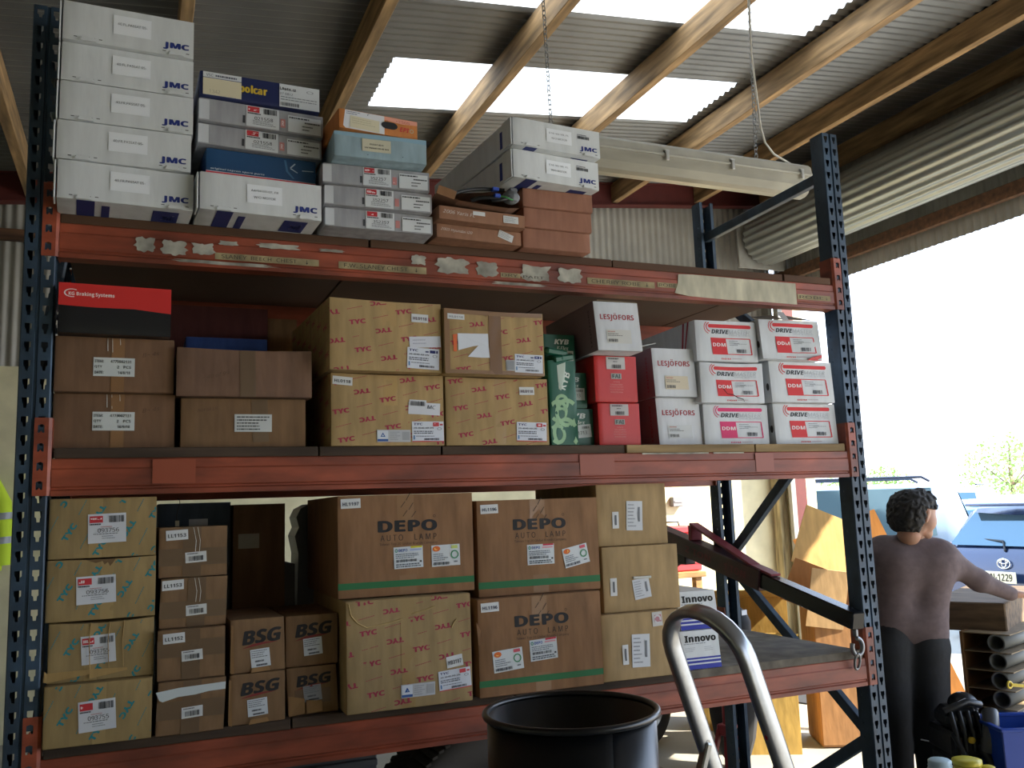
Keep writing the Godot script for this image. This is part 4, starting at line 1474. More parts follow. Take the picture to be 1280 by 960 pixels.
# ------------------------------------------------------------------ bottom shelf
func bottom_shelf() -> void:
	var k: Ink
	var c: Carton
	# four tan cartons with teal print and a red-badged number sticker
	var V := [[0.003, 1.042, 0.020, -0.025, 0.255, 0.154], [0.006, 1.196, -0.010, 0.001, 0.254, 0.153], [-0.004, 1.349, -0.020, 0.012, 0.266, 0.162], [-0.003, 1.511, -0.020, 0.002, 0.264, 0.160]]
	var n := ["tan carton with teal print and number sticker 093755, bottom of its stack", "sagging tan carton with teal print, opened flaps and number sticker 093755", "tan carton with teal print, creased number sticker 093756 and stained top", "tan carton with teal print and number sticker 093756, top of its stack"]
	var lab := [[0.49, 0.53, 0.345, 0.50, 3.0], [0.47, 0.46, 0.325, 0.50, 3.5], [0.45, 0.50, 0.36, 0.46, 2.0], [0.535, 0.51, 0.355, 0.49, 1.5]]
	for i in 4:
		c = carton("lamp_carton", n[i], V[i], 0.50, "ab9263", {"amp": [0.003, 0.010, 0.006, 0.004][i], "sag": [0.0, 0.006, 0.003, 0.0][i], "group": "tan cartons with teal print"})
		lamp_pattern(c, "23808a", [0.05, 0.055, 0.045, 0.05][i], [0.075, 0.09, 0.075, 0.07][i], 50.0)
		tape(c, [0.51, 0.40, 0.55, 0.43][i], 0.5, 0.12, 0.99, "a2895c", 0.0, 0.0003)
		var q: Array = lab[i]
		k = c.sticker(q[0], q[1], q[2], q[3], q[4], "cfd3da")
		red_badge(k, 0.045, 0.07, 0.39, 0.30)
		k.lines(0.045, 0.31, 0.40, 0.39, 1, "33343c", 0.6)
		k.bars(0.55, 0.08, 0.96, 0.31, "44474e", 20)
		k.lines(0.33, 0.42, 0.68, 0.48, 1, "b98a8e", 0.5)
		k.text("093755" if i < 2 else "093756", 0.53, 0.57, 0.56, 0.14, "26282c", {"font": "r"})
		k.lines(0.14, 0.66, 0.93, 0.72, 1, "7c8088", 0.5)
		k.lines(0.36, 0.74, 0.72, 0.88, 2, "8c9098", 0.4)
		k.done()
		if i == 1:      # bottom flaps hanging open
			var b := MB.new()
			b.quad(Vector3(0.0, 0.006, 0.012), Vector3(0.10, 0.0185, 0.010), Vector3(0.10, 0.03, 0.0025), Vector3(0.0, 0.028, 0.0025))
			b.quad(Vector3(0.0, 0.006, 0.012), Vector3(0.0, 0.028, 0.0025), Vector3(-0.006, 0.034, 0.002), Vector3(-0.007, 0.008, 0.010))
			b.quad(Vector3(0.10, 0.007, 0.011), Vector3(0.19, 0.020, 0.004), Vector3(0.19, 0.026, 0.001), Vector3(0.10, 0.03, 0.0025))
			put("carton_flap", b.done(), board_mat("b8975f"), c.node)
			b = MB.new()
			for x in [0.10, 0.145, 0.18]:
				b.tube([Vector3(x, 0.03, 0.0045), Vector3(x - 0.003, 0.10, 0.0055), Vector3(x, 0.148, 0.002)], 0.0012, 5)
			put("crease", b.done(), board_mat("b8975f"), c.node)
		if i == 2:
			var kk := c.ink()
			kk.poly([[0.35, 0.0], [0.62, 0.0], [0.60, 0.06], [0.57, 0.12], [0.55, 0.05], [0.52, 0.09], [0.50, 0.03], [0.44, 0.06]], "6b5334")
			kk.done("stain")
	# four small taped cartons
	var W := [[0.267, 1.042, 0.025, -0.003, 0.171, 0.137], [0.269, 1.179, 0.009, -0.011, 0.173, 0.133], [0.272, 1.312, -0.020, 0.019, 0.174, 0.134], [0.269, 1.446, -0.035, 0.011, 0.180, 0.139]]
	var wn := ["small taped brown carton with a torn white strip, bottom of its stack", "small taped brown carton with code sticker LL1152", "small taped brown carton with code sticker LL1153, third up its stack", "small taped brown carton with code sticker LL1153, top of its stack"]
	for i in 4:
		c = carton("small_carton", wn[i], W[i], 0.42, "8e6f4f", {"amp": 0.003, "lean": [0.006, 0.0, 0.004, 0.0][i], "group": "small taped brown cartons"})
		tape(c, 0.5, [0.54, 0.38, 0.64, 0.60][i], 1.0, 0.34, "69543f")
		tape(c, [0.5, 0.49, 0.54, 0.48][i], 0.5, 0.27, 1.0, "66513d")
		if i > 0:
			small_code(c, "LL1152" if i == 1 else "LL1153", [0.0, 0.24, 0.18, 0.26][i], [0.0, 0.165, 0.13, 0.155][i], 0.32, 0.20, 2.5)
		k = c.sticker([0.52, 0.51, 0.545, 0.54][i], [0.60, 0.53, 0.66, 0.61][i], 0.31, 0.21, 3.0, "cdd0d0")
		k.lines(0.08, 0.06, 0.65, 0.24, 1, "55575a", 0.5)
		k.bars(0.16, 0.38, 0.84, 0.84, "3f4145", 18)
		k.done()
		if i == 0:
			k = c.ink()
			k.eps = 0.0016
			k.poly([[-0.03, 0.17], [0.3, 0.12], [1.0, 0.085], [1.0, 0.225], [0.75, 0.235], [0.55, 0.275], [0.3, 0.29], [0.08, 0.36], [0.03, 0.33]], "c3ccce")
			k.done("torn_paper")
		if i >= 2:
			var b := MB.new()
			for x in [0.5, 0.56]:
				b.tube([c.surf("F", x * c.w, c.h * 0.99, 0.001), c.surf("F", (x + 0.04) * c.w, c.h * 0.72, 0.001), c.surf("F", (x + 0.03) * c.w, c.h * 0.5, 0.001)], 0.0008, 5)
			put("tape_crease", b.done(), mats["clear tape crease"], c.node)
	# four square brown cartons with a bold black mark over a red swoosh
	var S := [[0.456, 1.042, 0.002, 0.022, 0.149, 0.135], [0.619, 1.042, -0.035, -0.010, 0.142, 0.132], [0.461, 1.177, -0.008, 0.020, 0.146, 0.146], [0.613, 1.174, -0.045, -0.012, 0.149, 0.144]]
	var sn := ["square brown carton with bold black letters, below its twin, undamaged", "square brown carton with bold black letters and a torn open lower edge", "square brown carton with bold black letters and frayed edge, upper one", "square brown carton with bold black letters, upper one beside the tan lamp carton"]
	var so := [[0.55, 0.28, 0.66, 0.24], [0.54, 0.27, 0.66, 0.22], [0.58, 0.33, 0.68, 0.25], [0.54, 0.28, 0.66, 0.24]]
	var sl := [[0.50, 0.68], [0.50, 0.56], [0.54, 0.74], [0.52, 0.62]]
	for i in 4:
		c = carton("pump_carton", sn[i], S[i], 0.34, "8e6e4c", {"amp": [0.005, 0.009, 0.006, 0.003][i], "lean": [0.0, -0.006, -0.004, 0.0][i], "group": "square brown cartons with black letters"})
		k = c.ink()
		var q: Array = so[i]
		k.text("BSG", q[0], q[1], q[2], q[3], "1d1b1c", {"shear": 0.25, "rot": 4.0, "fat": 0.05})
		var x0: float = q[0] - q[2] * 0.56
		var x1: float = q[0] + q[2] * 0.45
		var yb: float = q[1] + q[3] * 0.72
		k.poly([[x0, yb + 0.04], [x0 + 0.2, yb - 0.035], [x0 + 0.42, yb - 0.065], [x1, yb - 0.06], [x0 + 0.45, yb - 0.03], [x0 + 0.25, yb + 0.005]], "7d2a26")
		k.done("print")
		k = c.sticker(sl[i][0], sl[i][1], 0.36, 0.34, 4.0, "cdd3d9" if i != 1 else "8f8f92")
		k.lines(0.05, 0.05, 0.95, 0.5, 4, "70757d", 0.4)
		k.lines(0.2, 0.58, 0.8, 0.74, 1, "4d5058", 0.6)
		k.lines(0.25, 0.8, 0.85, 0.96, 1, "4d5058", 0.6)
		k.done()
		if i == 1:
			tape(c, 0.5, 0.62, 0.72, 0.30, "6b5138")
			var b := MB.new()
			b.quad(Vector3(0.0, 0.0, 0.010), Vector3(0.045, 0.006, 0.014), Vector3(0.045, 0.045, 0.004), Vector3(0.0, 0.055, 0.004))
			b.quad(Vector3(0.05, 0.004, 0.012), Vector3(0.095, 0.008, 0.012), Vector3(0.095, 0.035, 0.004), Vector3(0.05, 0.04, 0.004))
			put("torn_flap", b.done(), board_mat("a17c50"), c.node)
		if i in [0, 2]:
			var b := MB.new()
			b.quad(Vector3(-0.004, 0.003, 0.006), Vector3(0.006, 0.0, 0.008), Vector3(0.004, c.h * 0.9, 0.004), Vector3(-0.002, c.h * 0.92, 0.004))
			b.quad(Vector3(0.05, 0.0, 0.010), Vector3(0.105, 0.003, 0.008), Vector3(0.10, 0.014, 0.0035), Vector3(0.055, 0.012, 0.0035))
			put("torn_flap", b.done(), board_mat("a17c50"), c.node)
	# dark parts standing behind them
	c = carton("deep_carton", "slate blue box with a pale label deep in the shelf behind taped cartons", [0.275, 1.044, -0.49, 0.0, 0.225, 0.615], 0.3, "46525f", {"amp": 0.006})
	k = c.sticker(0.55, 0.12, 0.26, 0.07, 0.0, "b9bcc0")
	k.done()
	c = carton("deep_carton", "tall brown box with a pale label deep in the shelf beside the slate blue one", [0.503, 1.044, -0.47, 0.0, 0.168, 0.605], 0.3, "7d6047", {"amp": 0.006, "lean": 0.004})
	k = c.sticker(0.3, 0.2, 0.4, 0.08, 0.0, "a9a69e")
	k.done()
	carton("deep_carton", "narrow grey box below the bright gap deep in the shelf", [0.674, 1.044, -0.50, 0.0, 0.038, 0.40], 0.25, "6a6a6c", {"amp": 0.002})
	var o := thing("wrapped_part", "grey plastic wrapped part with a ragged top deep in the shelf", "car part", Vector3(0.722, 1.044, -0.56), 0.0)
	var b := MB.new()
	b.prism(PackedVector2Array([Vector2(0.0, 0.0), Vector2(0.17, 0.0), Vector2(0.17, 0.60), Vector2(0.14, 0.592), Vector2(0.11, 0.605), Vector2(0.085, 0.585), Vector2(0.05, 0.60), Vector2(0.02, 0.585), Vector2(0.005, 0.555), Vector2(0.014, 0.52), Vector2(0.0, 0.49), Vector2(0.012, 0.43)]), -0.16, 0.0)
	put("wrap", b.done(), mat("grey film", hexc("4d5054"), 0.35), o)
	o = thing("hang_tag", "small cream tag hanging on a wire behind the taped cartons", "tag", Vector3(0.33, 1.53, -0.40), 0.0)
	b = MB.new()
	b.box(Vector3(0, 0.06, 0), Vector3(0.012, 0.024, 0.002))
	put("tag_card", b.done(), mat("paper d8cfb4", hexc("d8cfb4"), 0.7), o)
	b = MB.new()
	b.tube(bez(Vector3(0, 0.07, 0), Vector3(-0.01, 0.1, 0), Vector3(0.02, 0.13, 0), Vector3(0.0, 0.142, 0), 8), 0.0012, 5)
	b.tube(bez(Vector3(0, 0.05, 0), Vector3(0.0, 0.02, 0), Vector3(0.02, 0.0, 0.02), Vector3(0.02, -0.06, 0.03), 8), 0.0012, 5)
	put("wire", b.done(), mat("black plastic", hexc("16171a")), o)
	# big lamp carton with red print and torn front
	c = carton("lamp_carton", "large tan carton with red letter print and a torn front flap", [0.768, 1.042, 0.045, 0.002, 0.378, 0.314], 0.5, "b0966a", {"amp": 0.008})
	lamp_pattern(c, "9c3147", 0.075, 0.135, -4.0)
	tape(c, 0.48, 0.5, 0.105, 0.98, "9c8257", 0.0, 0.0003)
	small_code(c, "HB3197", 0.855, 0.62, 0.135, 0.105, 7.0, "4b4e56")
	lamp_label(c, 0.855, 0.785, 0.265, 0.185, 4.0, true)
	safety_label(c, 0.555, 0.845, 0.275, 0.12)
	b = MB.new()
	for pts in [[[0.02, 0.02], [0.04, 0.13], [0.09, 0.2], [0.16, 0.245]], [[0.16, 0.245], [0.26, 0.23], [0.36, 0.215], [0.44, 0.19]], [[0.52, 0.155], [0.62, 0.13], [0.70, 0.10]], [[0.88, 0.235], [0.855, 0.27], [0.84, 0.31]]]:
		var a := PackedVector3Array()
		for p in pts:
			a.append(c.surf("F", p[0] * c.w, (1 - p[1]) * c.h, 0.001))
		b.tube(a, 0.0018, 5)
	put("torn_edge", b.done(), board_mat("cdb077"), c.node)
	# three brown headlamp cartons with a green band
	var N := [[0.757, 1.358, -0.006, -0.006, 0.422, 0.300], [1.172, 1.042, 0.036, -0.007, 0.419, 0.291], [1.195, 1.333, -0.010, -0.003, 0.425, 0.299]]
	var nn := ["large brown carton with green band and sticker HL1197", "large brown carton with green band, lower of the two marked HL1196", "large brown carton with green band and a tilted white label, sticker HL1196"]
	var code := ["HL1197", "HL1196", "HL1196"]
	for i in 3:
		c = carton("headlamp_carton", nn[i], N[i], 0.52, "9b7350", {"amp": 0.004, "group": "large brown cartons with green bands"})
		k = c.ink()
		k.rect(0.0, [0.852, 0.83, 0.848][i], 1.0, [0.915, 0.895, 0.918][i], "1f6b3d", 8)
		k.text("DEPO", 0.505, [0.315, 0.255, 0.265][i], 0.43, 0.108, "1a1a1e", {"fat": 0.06})
		k.text("A U T O", 0.385, [0.43, 0.37, 0.38][i], 0.165, 0.058, "2b241f", {"font": "r"})
		k.text("L A M P", 0.635, [0.43, 0.37, 0.38][i], 0.165, 0.058, "2b241f", {"font": "r"})
		k.text("Taiwan Top 20 Global Brands Company", 0.51, [0.495, 0.435, 0.445][i], 0.43, 0.032, "3b2f27", {"font": "r"})
		k.ring(0.705, [0.225, 0.17, 0.175][i], 0.014, 0.004, "2b241f")
		k.done("print")
		tape(c, 0.49, 0.14, 0.125, 0.27, "8e6947", 0.0, 0.0003)
		tape(c, 0.50, 0.90, 0.125, 0.19, "8a6646", 0.0, 0.0003)
		b = MB.new()
		k = c.ink()
		k.eps = 0.0012
		for q in [[0.47, 0.10, 0.03], [0.51, 0.02, 0.04], [0.53, 0.12, 0.035], [0.485, 0.19, 0.03], [0.55, 0.2, 0.03]]:
			k.poly([[q[0] - 0.018, q[1] + q[2]], [q[0] - 0.013, q[1] + q[2]], [q[0] + 0.02, q[1] - q[2]], [q[0] + 0.014, q[1] - q[2]]], "3a2c22")
		k.done("tape_print")
		small_code(c, code[i], [0.093, 0.095, 0.10][i], [0.075, 0.085, 0.09][i], 0.14, 0.095, 1.5, "333b52")
		var l1: Array = [[0.505, 0.63, 0.215, 0.215, 1.5], [0.51, 0.565, 0.22, 0.22, 3.0], [0.505, 0.59, 0.22, 0.215, 0.5]][i]
		k = c.sticker(l1[0], l1[1], l1[2], l1[3], l1[4], "cfd6dc")
		k.ring(0.09, 0.16, 0.085, 0.04, "2f8f78", 0.8)
		k.text("DEPO", 0.32, 0.16, 0.30, 0.13, "2d56a5")
		k.rect(0.58, 0.0, 0.98, 0.08, ["d6cf3a", "c8364a", "c8364a"][i], 2)
		k.rect(0.55, 0.13, 0.95, 0.2, ["9fb0d8", "d99aa6", "d99aa6"][i], 1)
		k.lines(0.06, 0.30, 0.85, 0.55, 3, "6a7280", 0.45)
		k.bars(0.08, 0.58, 0.78, 0.71, "4c525c", 26)
		k.lines(0.06, 0.76, 0.95, 0.95, 2, "5a626e", 0.6)
		k.rect(0.88, 0.68, 0.95, 0.76, "3a3f48", 1)
		k.done()
		var l2: Array = [[0.785, 0.63, 0.215, 0.215, 1.0], [0.225, 0.64, 0.235, 0.22, 4.5], [0.80, 0.625, 0.215, 0.21, 11.0]][i]
		k = c.sticker(l2[0], l2[1], l2[2], l2[3], l2[4], "cfd5da")
		k.ring(0.17, 0.17, 0.13, 0.13, "d96a24", 1.5)
		k.ring(0.17, 0.16, 0.075, 0.04, "f0c060", 1.4)
		k.rect(0.70, 0.05, 0.92, 0.20, ["c9d77a", "cf5a6a", "cf5a6a"][i], 1)
		k.ring(0.81, 0.48, 0.2, 0.055, "3f8f62")
		k.lines(0.06, 0.38, 0.58, 0.75, 4, "737b86", 0.45)
		k.bars(0.06, 0.80, 0.62, 0.94, "4a505a", 24)
		k.lines(0.78, 0.76, 0.95, 0.86, 1, "555b66", 0.6)
		k.done()
		if i == 1:
			b = MB.new()
			b.quad(Vector3(0.0, 0.155, 0.003), Vector3(0.012, 0.16, 0.010), Vector3(0.006, 0.20, 0.007), Vector3(-0.006, 0.225, 0.003))
			put("torn_flap", b.done(), board_mat("c79a78"), c.node)
	# three plain tan cartons
	var Q := [[1.600, 1.042, 0.020, -0.031, 0.287, 0.210], [1.630, 1.252, -0.010, -0.024, 0.288, 0.214], [1.630, 1.466, -0.030, -0.004, 0.270, 0.207]]
	var qn := ["plain pale tan carton with a red and white patch, bottom of three", "plain pale tan carton with a curled white label, middle of three", "plain pale tan carton touching the beam above, top of three"]
	var ql := [[0.29, 0.62, 0.075, 0.30, 0.49, 0.58, 0.23, 0.50], [0.135, 0.61, 0.085, 0.27, 0.50, 0.66, 0.22, 0.31], [0.26, 0.58, 0.09, 0.27, 0.53, 0.52, 0.23, 0.48]]
	for i in 3:
		c = carton("plain_carton", qn[i], Q[i], 0.5, "bc9f72", {"amp": 0.004, "group": "plain pale tan cartons", "lean": 0.0})
		var q: Array = ql[i]
		k = c.sticker(q[0], q[1], q[2], q[3], 0.0, "cfd1d3")
		k.rect(0.35, 0.2, 0.65, 0.8, "63666c", 1)
		k.done()
		k = c.sticker(q[4], q[5], q[6], q[7], -2.0 if i != 1 else 8.0, "ccd0d6")
		k.lines(0.08, 0.08, 0.6, 0.92, 7, "8f949c", 0.3)
		k.rect(0.72, 0.2, 0.84, 0.7, "7d828a", 1)
		k.done()
		if i == 1:
			b = MB.new()
			b.tube([c.surf("F", 0.39 * c.w, 0.51 * c.h, 0.004), c.surf("F", 0.62 * c.w, 0.51 * c.h, 0.004)], 0.004, 8)
			put("label_curl", b.done(), mat("paper d8d9d4", hexc("d8d9d4"), 0.6), c.node)
		if i == 0:
			k = c.sticker(0.72, 0.12, 0.13, 0.22, 3.0, "c9c7c4")
			k.rect(0.2, 0.2, 0.9, 0.7, "b9828a", 1)
			k.ring(0.5, 0.5, 0.3, 0.12, "cfcfd2")
			k.done()
	# two white cartons with bold black name and blue stripes
	var Z := [[1.920, 1.042, -0.010, -0.027, 0.152, 0.129], [1.930, 1.171, -0.024, -0.033, 0.152, 0.130]]
	for i in 2:
		c = carton("filter_carton", ["lower white box with bold black name and blue stripes", "upper white box with bold black name and blue stripes, leaning back"][i], Z[i], 0.30, "e0e5e9", {"amp": 0.002, "lean": [-0.008, -0.012][i], "group": "white boxes with blue stripes"})
		k = c.ink()
		k.text("Innovo", 0.52, 0.20, 0.80, 0.17, "16171b", {"fat": 0.05})
		k.lines(0.08, 0.31, 0.9, 0.36, 1, "8a8f98", 0.4)
		k.lines(0.1, 0.42, 0.38, 0.55, 3, "a3a8b0", 0.3)
		k.lines(0.6, 0.42, 0.85, 0.55, 3, "a3a8b0", 0.3)
		for q in [[0.69, 0.735], [0.775, 0.835], [0.875, 0.995]]:
			k.rect(0.0, q[0], 1.0, q[1], "2a36a0", 4)
		k.done("print")

# ------------------------------------------------------------------ tape and torn paper on the top beam
func beam_tapes(o: Node3D) -> void:
	var r := rnd(77)
	var paper := noise_tex("paper_stain", 0.015, 4, 0.55, 1.0)
	var mp := mat("old paper", hexc("c9c6b8"), 0.85, 0.0, paper, Vector3(2, 2, 2), true)
	var my := mat("yellowed paper", hexc("dfd9c0"), 0.8, 0.0, noise_tex("paper_pale", 0.012, 4, 0.74, 1.0), Vector3(3.0, 1.0, 1.5), true)
	var mt := mat("masking tape", hexc("bfae84"), 0.8, 0.0, paper, Vector3(2, 2, 2), true)
	# torn scraps: ragged polygons (x0, x1, y0, y1)
	for s in [[0.185, 0.248, 2.352, 2.404], [0.252, 0.335, 2.348, 2.401], [0.335, 0.41, 2.356, 2.398], [0.41, 0.475, 2.392, 2.408], [0.51, 0.66, 2.393, 2.412], [0.70, 0.79, 2.397, 2.408], [0.99, 1.05, 2.376, 2.414], [1.066, 1.20, 2.352, 2.416], [1.205, 1.30, 2.350, 2.412], [1.36, 1.49, 2.345, 2.412], [1.50, 1.61, 2.348, 2.412], [0.26, 0.60, 2.333, 2.345], [1.25, 1.48, 2.332, 2.344]]:
		var pts := PackedVector2Array()
		var n := 34
		for i in n:
			var t := TAU * i / n
			var q := Vector2(cos(t), sin(t))
			q /= max(abs(q.x), abs(q.y))
			q *= 1.0 - 0.16 * absf(sin(2.5 * t + s[0] * 40.0)) - 0.14 * absf(sin(4.5 * t + s[0] * 90.0)) - 0.10 * r.randf()
			pts.append(Vector2((s[0] + s[1]) / 2 + q.x * (s[1] - s[0]) / 2, (s[2] + s[3]) / 2 + q.y * (s[3] - s[2]) / 2))
		var b := MB.new()
		b.prism(pts, 0.0012, 0.0022)
		put("torn_paper", b.done(), mp, o)
	var pts2 := PackedVector2Array([Vector2(1.97, 2.346), Vector2(2.03, 2.338), Vector2(2.2, 2.334), Vector2(2.36, 2.336), Vector2(2.515, 2.334), Vector2(2.515, 2.416), Vector2(2.3, 2.417), Vector2(2.05, 2.419), Vector2(1.99, 2.416), Vector2(1.985, 2.38)])
	var b := MB.new()
	b.prism(pts2, 0.0012, 0.0024)
	put("paper_strip", b.done(), my, o)
	for t in [[0.405, 0.705, 2.360, 0.020, "SLANEY  BEECH  CHEST", -0.4, true], [0.765, 1.045, 2.360, 0.022, "F.W. SLANEY CHEST", -0.4, true], [1.30, 1.37, 2.366, 0.016, "DRY", 0.0, false], [1.375, 1.47, 2.365, 0.016, "PART", 0.0, false], [1.62, 1.888, 2.368, 0.022, "CHERRY ROBE", 0.0, true], [1.90, 1.99, 2.372, 0.018, "ROBE", 0.0, false], [2.52, 2.68, 2.366, 0.020, "ROBE", 0.0, true]]:
		b = MB.new()
		b.box(Vector3((t[0] + t[1]) / 2, t[2], 0.0014), Vector3(t[1] - t[0], t[3], 0.0012))
		var tp := put("masking_tape", b.done(), mt, o)
		var g := glyphs(t[4], "r")
		var lo := g[0]
		var hi := g[0]
		for p in g:
			lo = lo.min(p)
			hi = hi.max(p)
		var wd: float = (t[1] - t[0]) * (0.72 if t[6] else 0.8)
		var st := SurfaceTool.new()
		st.begin(Mesh.PRIMITIVE_TRIANGLES)
		var pl := PackedVector2Array()
		for p in g:
			pl.append(Vector2(t[0] + (t[1] - t[0]) * 0.06 + (p.x - lo.x) / (hi.x - lo.x) * wd, t[2] + ((p.y - lo.y) / (hi.y - lo.y) - 0.5) * t[3] * 0.55))
		if t[6]:
			var ax: float = t[0] + (t[1] - t[0]) * 0.88
			for q in [[-0.0008, -0.005], [0.0008, -0.005], [0.0008, 0.006], [-0.0008, -0.005], [0.0008, 0.006], [-0.0008, 0.006], [-0.004, -0.002], [0.004, -0.002], [0.0, -0.0075]]:
				pl.append(Vector2(ax + q[0], t[2] + q[1]))
		for i in range(0, pl.size(), 3):
			var p := pl[i]
			var q := pl[i + 1]
			var e := pl[i + 2]
			if (q - p).cross(e - p) > 0:
				var z := q
				q = e
				e = z
			for v in [p, q, e]:
				st.add_vertex(Vector3(v.x, v.y, 0.0026))
		st.generate_normals()
		put("lettering", st.commit(), ink_mat("3a332b"), tp)
	# clear tape bands on the middle beam
	for t in [[0.248, 0.36], [1.56, 1.69], [2.27, 2.35]]:
		b = MB.new()
		b.box(Vector3((t[0] + t[1]) / 2, 1.738, 0.0012), Vector3(t[1] - t[0], 0.066, 0.0012))
		put("beam_tape", b.done(), mat("clear tape on paint", hexc("964a33"), 0.45), o)
	# slivers of white paper left along the middle board edge
	b = MB.new()
	for t in [[1.80, 2.07], [2.09, 2.22]]:
		b.box(Vector3((t[0] + t[1]) / 2, 1.773, 0.0016), Vector3(t[1] - t[0], 0.005, 0.001))
	put("paper_sliver", b.done(), mp, o)

# ------------------------------------------------------------------ turning a pixel of the photograph into a point at a given depth
func pix(u: float, v: float, depth: float) -> Vector3:
	var b := Basis.from_euler(Vector3(0.1391, -0.3986, -0.0353))
	return EYE + b * Vector3((u - 640.0) / 1119.85, -(v - 480.0) / 1119.85, -1.0) * depth

# ------------------------------------------------------------------ outside the door
func wheel(parent: Node, at: Vector3, r: float, w: float, turn := 0.0) -> void:
	var t := Transform3D(Basis(Vector3.UP, turn) * Basis(Vector3.RIGHT, PI / 2), at)
	var b := MB.new()
	b.lathe(PackedVector2Array([Vector2(r * 0.62, -w / 2), Vector2(r * 0.9, -w / 2), Vector2(r * 0.98, -w * 0.38), Vector2(r, -w * 0.25), Vector2(r, w * 0.25), Vector2(r * 0.98, w * 0.38), Vector2(r * 0.9, w / 2), Vector2(r * 0.62, w / 2), Vector2(r * 0.60, w * 0.3)]), 28)
	var wo := put("wheel", b.done(), mat("tyre rubber", hexc("1b1b1d"), 0.8), parent, t)
	b = MB.new()
	b.lathe(PackedVector2Array([Vector2(r * 0.62, w * 0.46), Vector2(r * 0.58, w * 0.36), Vector2(r * 0.56, w * 0.1)]), 28)
	b.lathe(PackedVector2Array([Vector2(r * 0.56, w * 0.12), Vector2(0.0, w * 0.12)]), 28)
	for k in 7:
		var a := TAU * k / 7
		b.bar(Vector3(sin(a), 0, cos(a)) * r * 0.1 + Vector3(0, w * 0.3, 0), Vector3(sin(a), 0, cos(a)) * r * 0.58 + Vector3(0, w * 0.36, 0), r * 0.14, w * 0.12, Vector3.UP, 0.004)
	b.lathe(PackedVector2Array([Vector2(r * 0.16, w * 0.2), Vector2(r * 0.16, w * 0.42), Vector2(0.0, w * 0.44)]), 16)
	put("rim", b.done(), mat("alloy rim", hexc("a9acb0"), 0.35, 0.7), wo)

# st: stations from the tail to the nose: x, bottom, half width, belt height, top height, half width at the top
func car(called: String, label: String, at: Vector3, turn: float, st: Array, paint: Color, axles: Array, wr: float, o := {}) -> Node3D:
	var n := thing(called, label, "car", at, turn)
	var pm := mat("paint %s" % paint.to_html(false), paint, 0.25, 0.2)
	pm.clearcoat_enabled = true
	pm.clearcoat = 0.8
	pm.clearcoat_roughness = 0.08
	var rings := []
	for s in st:
		var r := PackedVector3Array()
		var half := [[0.0, s[1]], [s[2] * 0.88, s[1]], [s[2], s[1] + 0.12], [s[2], (s[1] + s[3]) * 0.55], [s[2] * 0.965, s[3]], [lerpf(s[2] * 0.965, s[5], 0.93), lerpf(s[3], s[4], 0.90)], [s[5] * 0.86, lerpf(s[3], s[4], 0.99)], [0.0, s[4]]]
		for q in half:
			r.append(Vector3(s[0], q[1], q[0]))
		for i in range(half.size() - 2, 0, -1):
			r.append(Vector3(s[0], half[i][1], -half[i][0]))
		rings.append(r)
	var b := MB.new()
	for i in rings.size() - 1:
		var p: PackedVector3Array = rings[i]
		var q: PackedVector3Array = rings[i + 1]
		for k in p.size():
			var j := (k + 1) % p.size()
			b.quad(p[k], q[k], q[j], p[j], 1)
	for e in [[0, true], [rings.size() - 1, false]]:
		var p: PackedVector3Array = rings[e[0]]
		var c := Vector3.ZERO
		for v in p:
			c += v / p.size()
		for k in p.size():
			var j := (k + 1) % p.size()
			if e[1]:
				b.tri(c, p[k], p[j])
			else:
				b.tri(c, p[j], p[k])
	put("body_shell", b.done(), pm, n)
	var glass := mat("car glass", hexc("56707f"), 0.06, 0.6)
	# windows: between stations a and b, laid just outside the shell
	for w in o.get("side", []):
		for sg in [0, 1]:
			var pa: PackedVector3Array = rings[w[0]]
			var pb: PackedVector3Array = rings[w[1]]
			var i0 := 4 if sg == 0 else pa.size() - 4
			var i1 := 5 if sg == 0 else pa.size() - 5
			var out := Vector3(0, 0.0, 0.012 if sg == 0 else -0.012)
			var A := pa[i0].lerp(pb[i0], 0.06) + out
			var B := pa[i0].lerp(pb[i0], 0.94) + out
			var C := pa[i1].lerp(pb[i1], 0.94) + out
			var D := pa[i1].lerp(pb[i1], 0.06) + out
			b = MB.new()
			if sg == 0:
				b.quad(A, B, C, D)
			else:
				b.quad(B, A, D, C)
			put("side_window", b.done(), glass, n)
	for w in o.get("cross", []):      # windscreen and rear window: from the belt of one station to the top of another
		var pa: PackedVector3Array = rings[w[0]]
		var pb: PackedVector3Array = rings[w[1]]
		var out := Vector3(w[2], 0.012, 0)
		var A := Vector3(pa[4].x, lerpf(pa[4].y, pa[7].y, 1.0) + 0.01, pa[4].z * 0.86) + out
		var B := Vector3(A.x, A.y, -A.z)
		var D := Vector3(pb[5].x, pb[7].y - 0.05, pb[5].z * 0.86) + out
		var C := Vector3(D.x, D.y, -D.z)
		b = MB.new()
		if w[2] < 0:
			b.quad(B, A, D, C)
		else:
			b.quad(A, B, C, D)
		put("rear_window" if w[2] < 0 else "windscreen", b.done(), glass, n)
	for ax in axles:
		for sg in [-1.0, 1.0]:
			wheel(n, Vector3(ax, wr, sg * (st[3][2] - 0.10)), wr, 0.2, 0.0 if sg > 0 else PI)
	return n

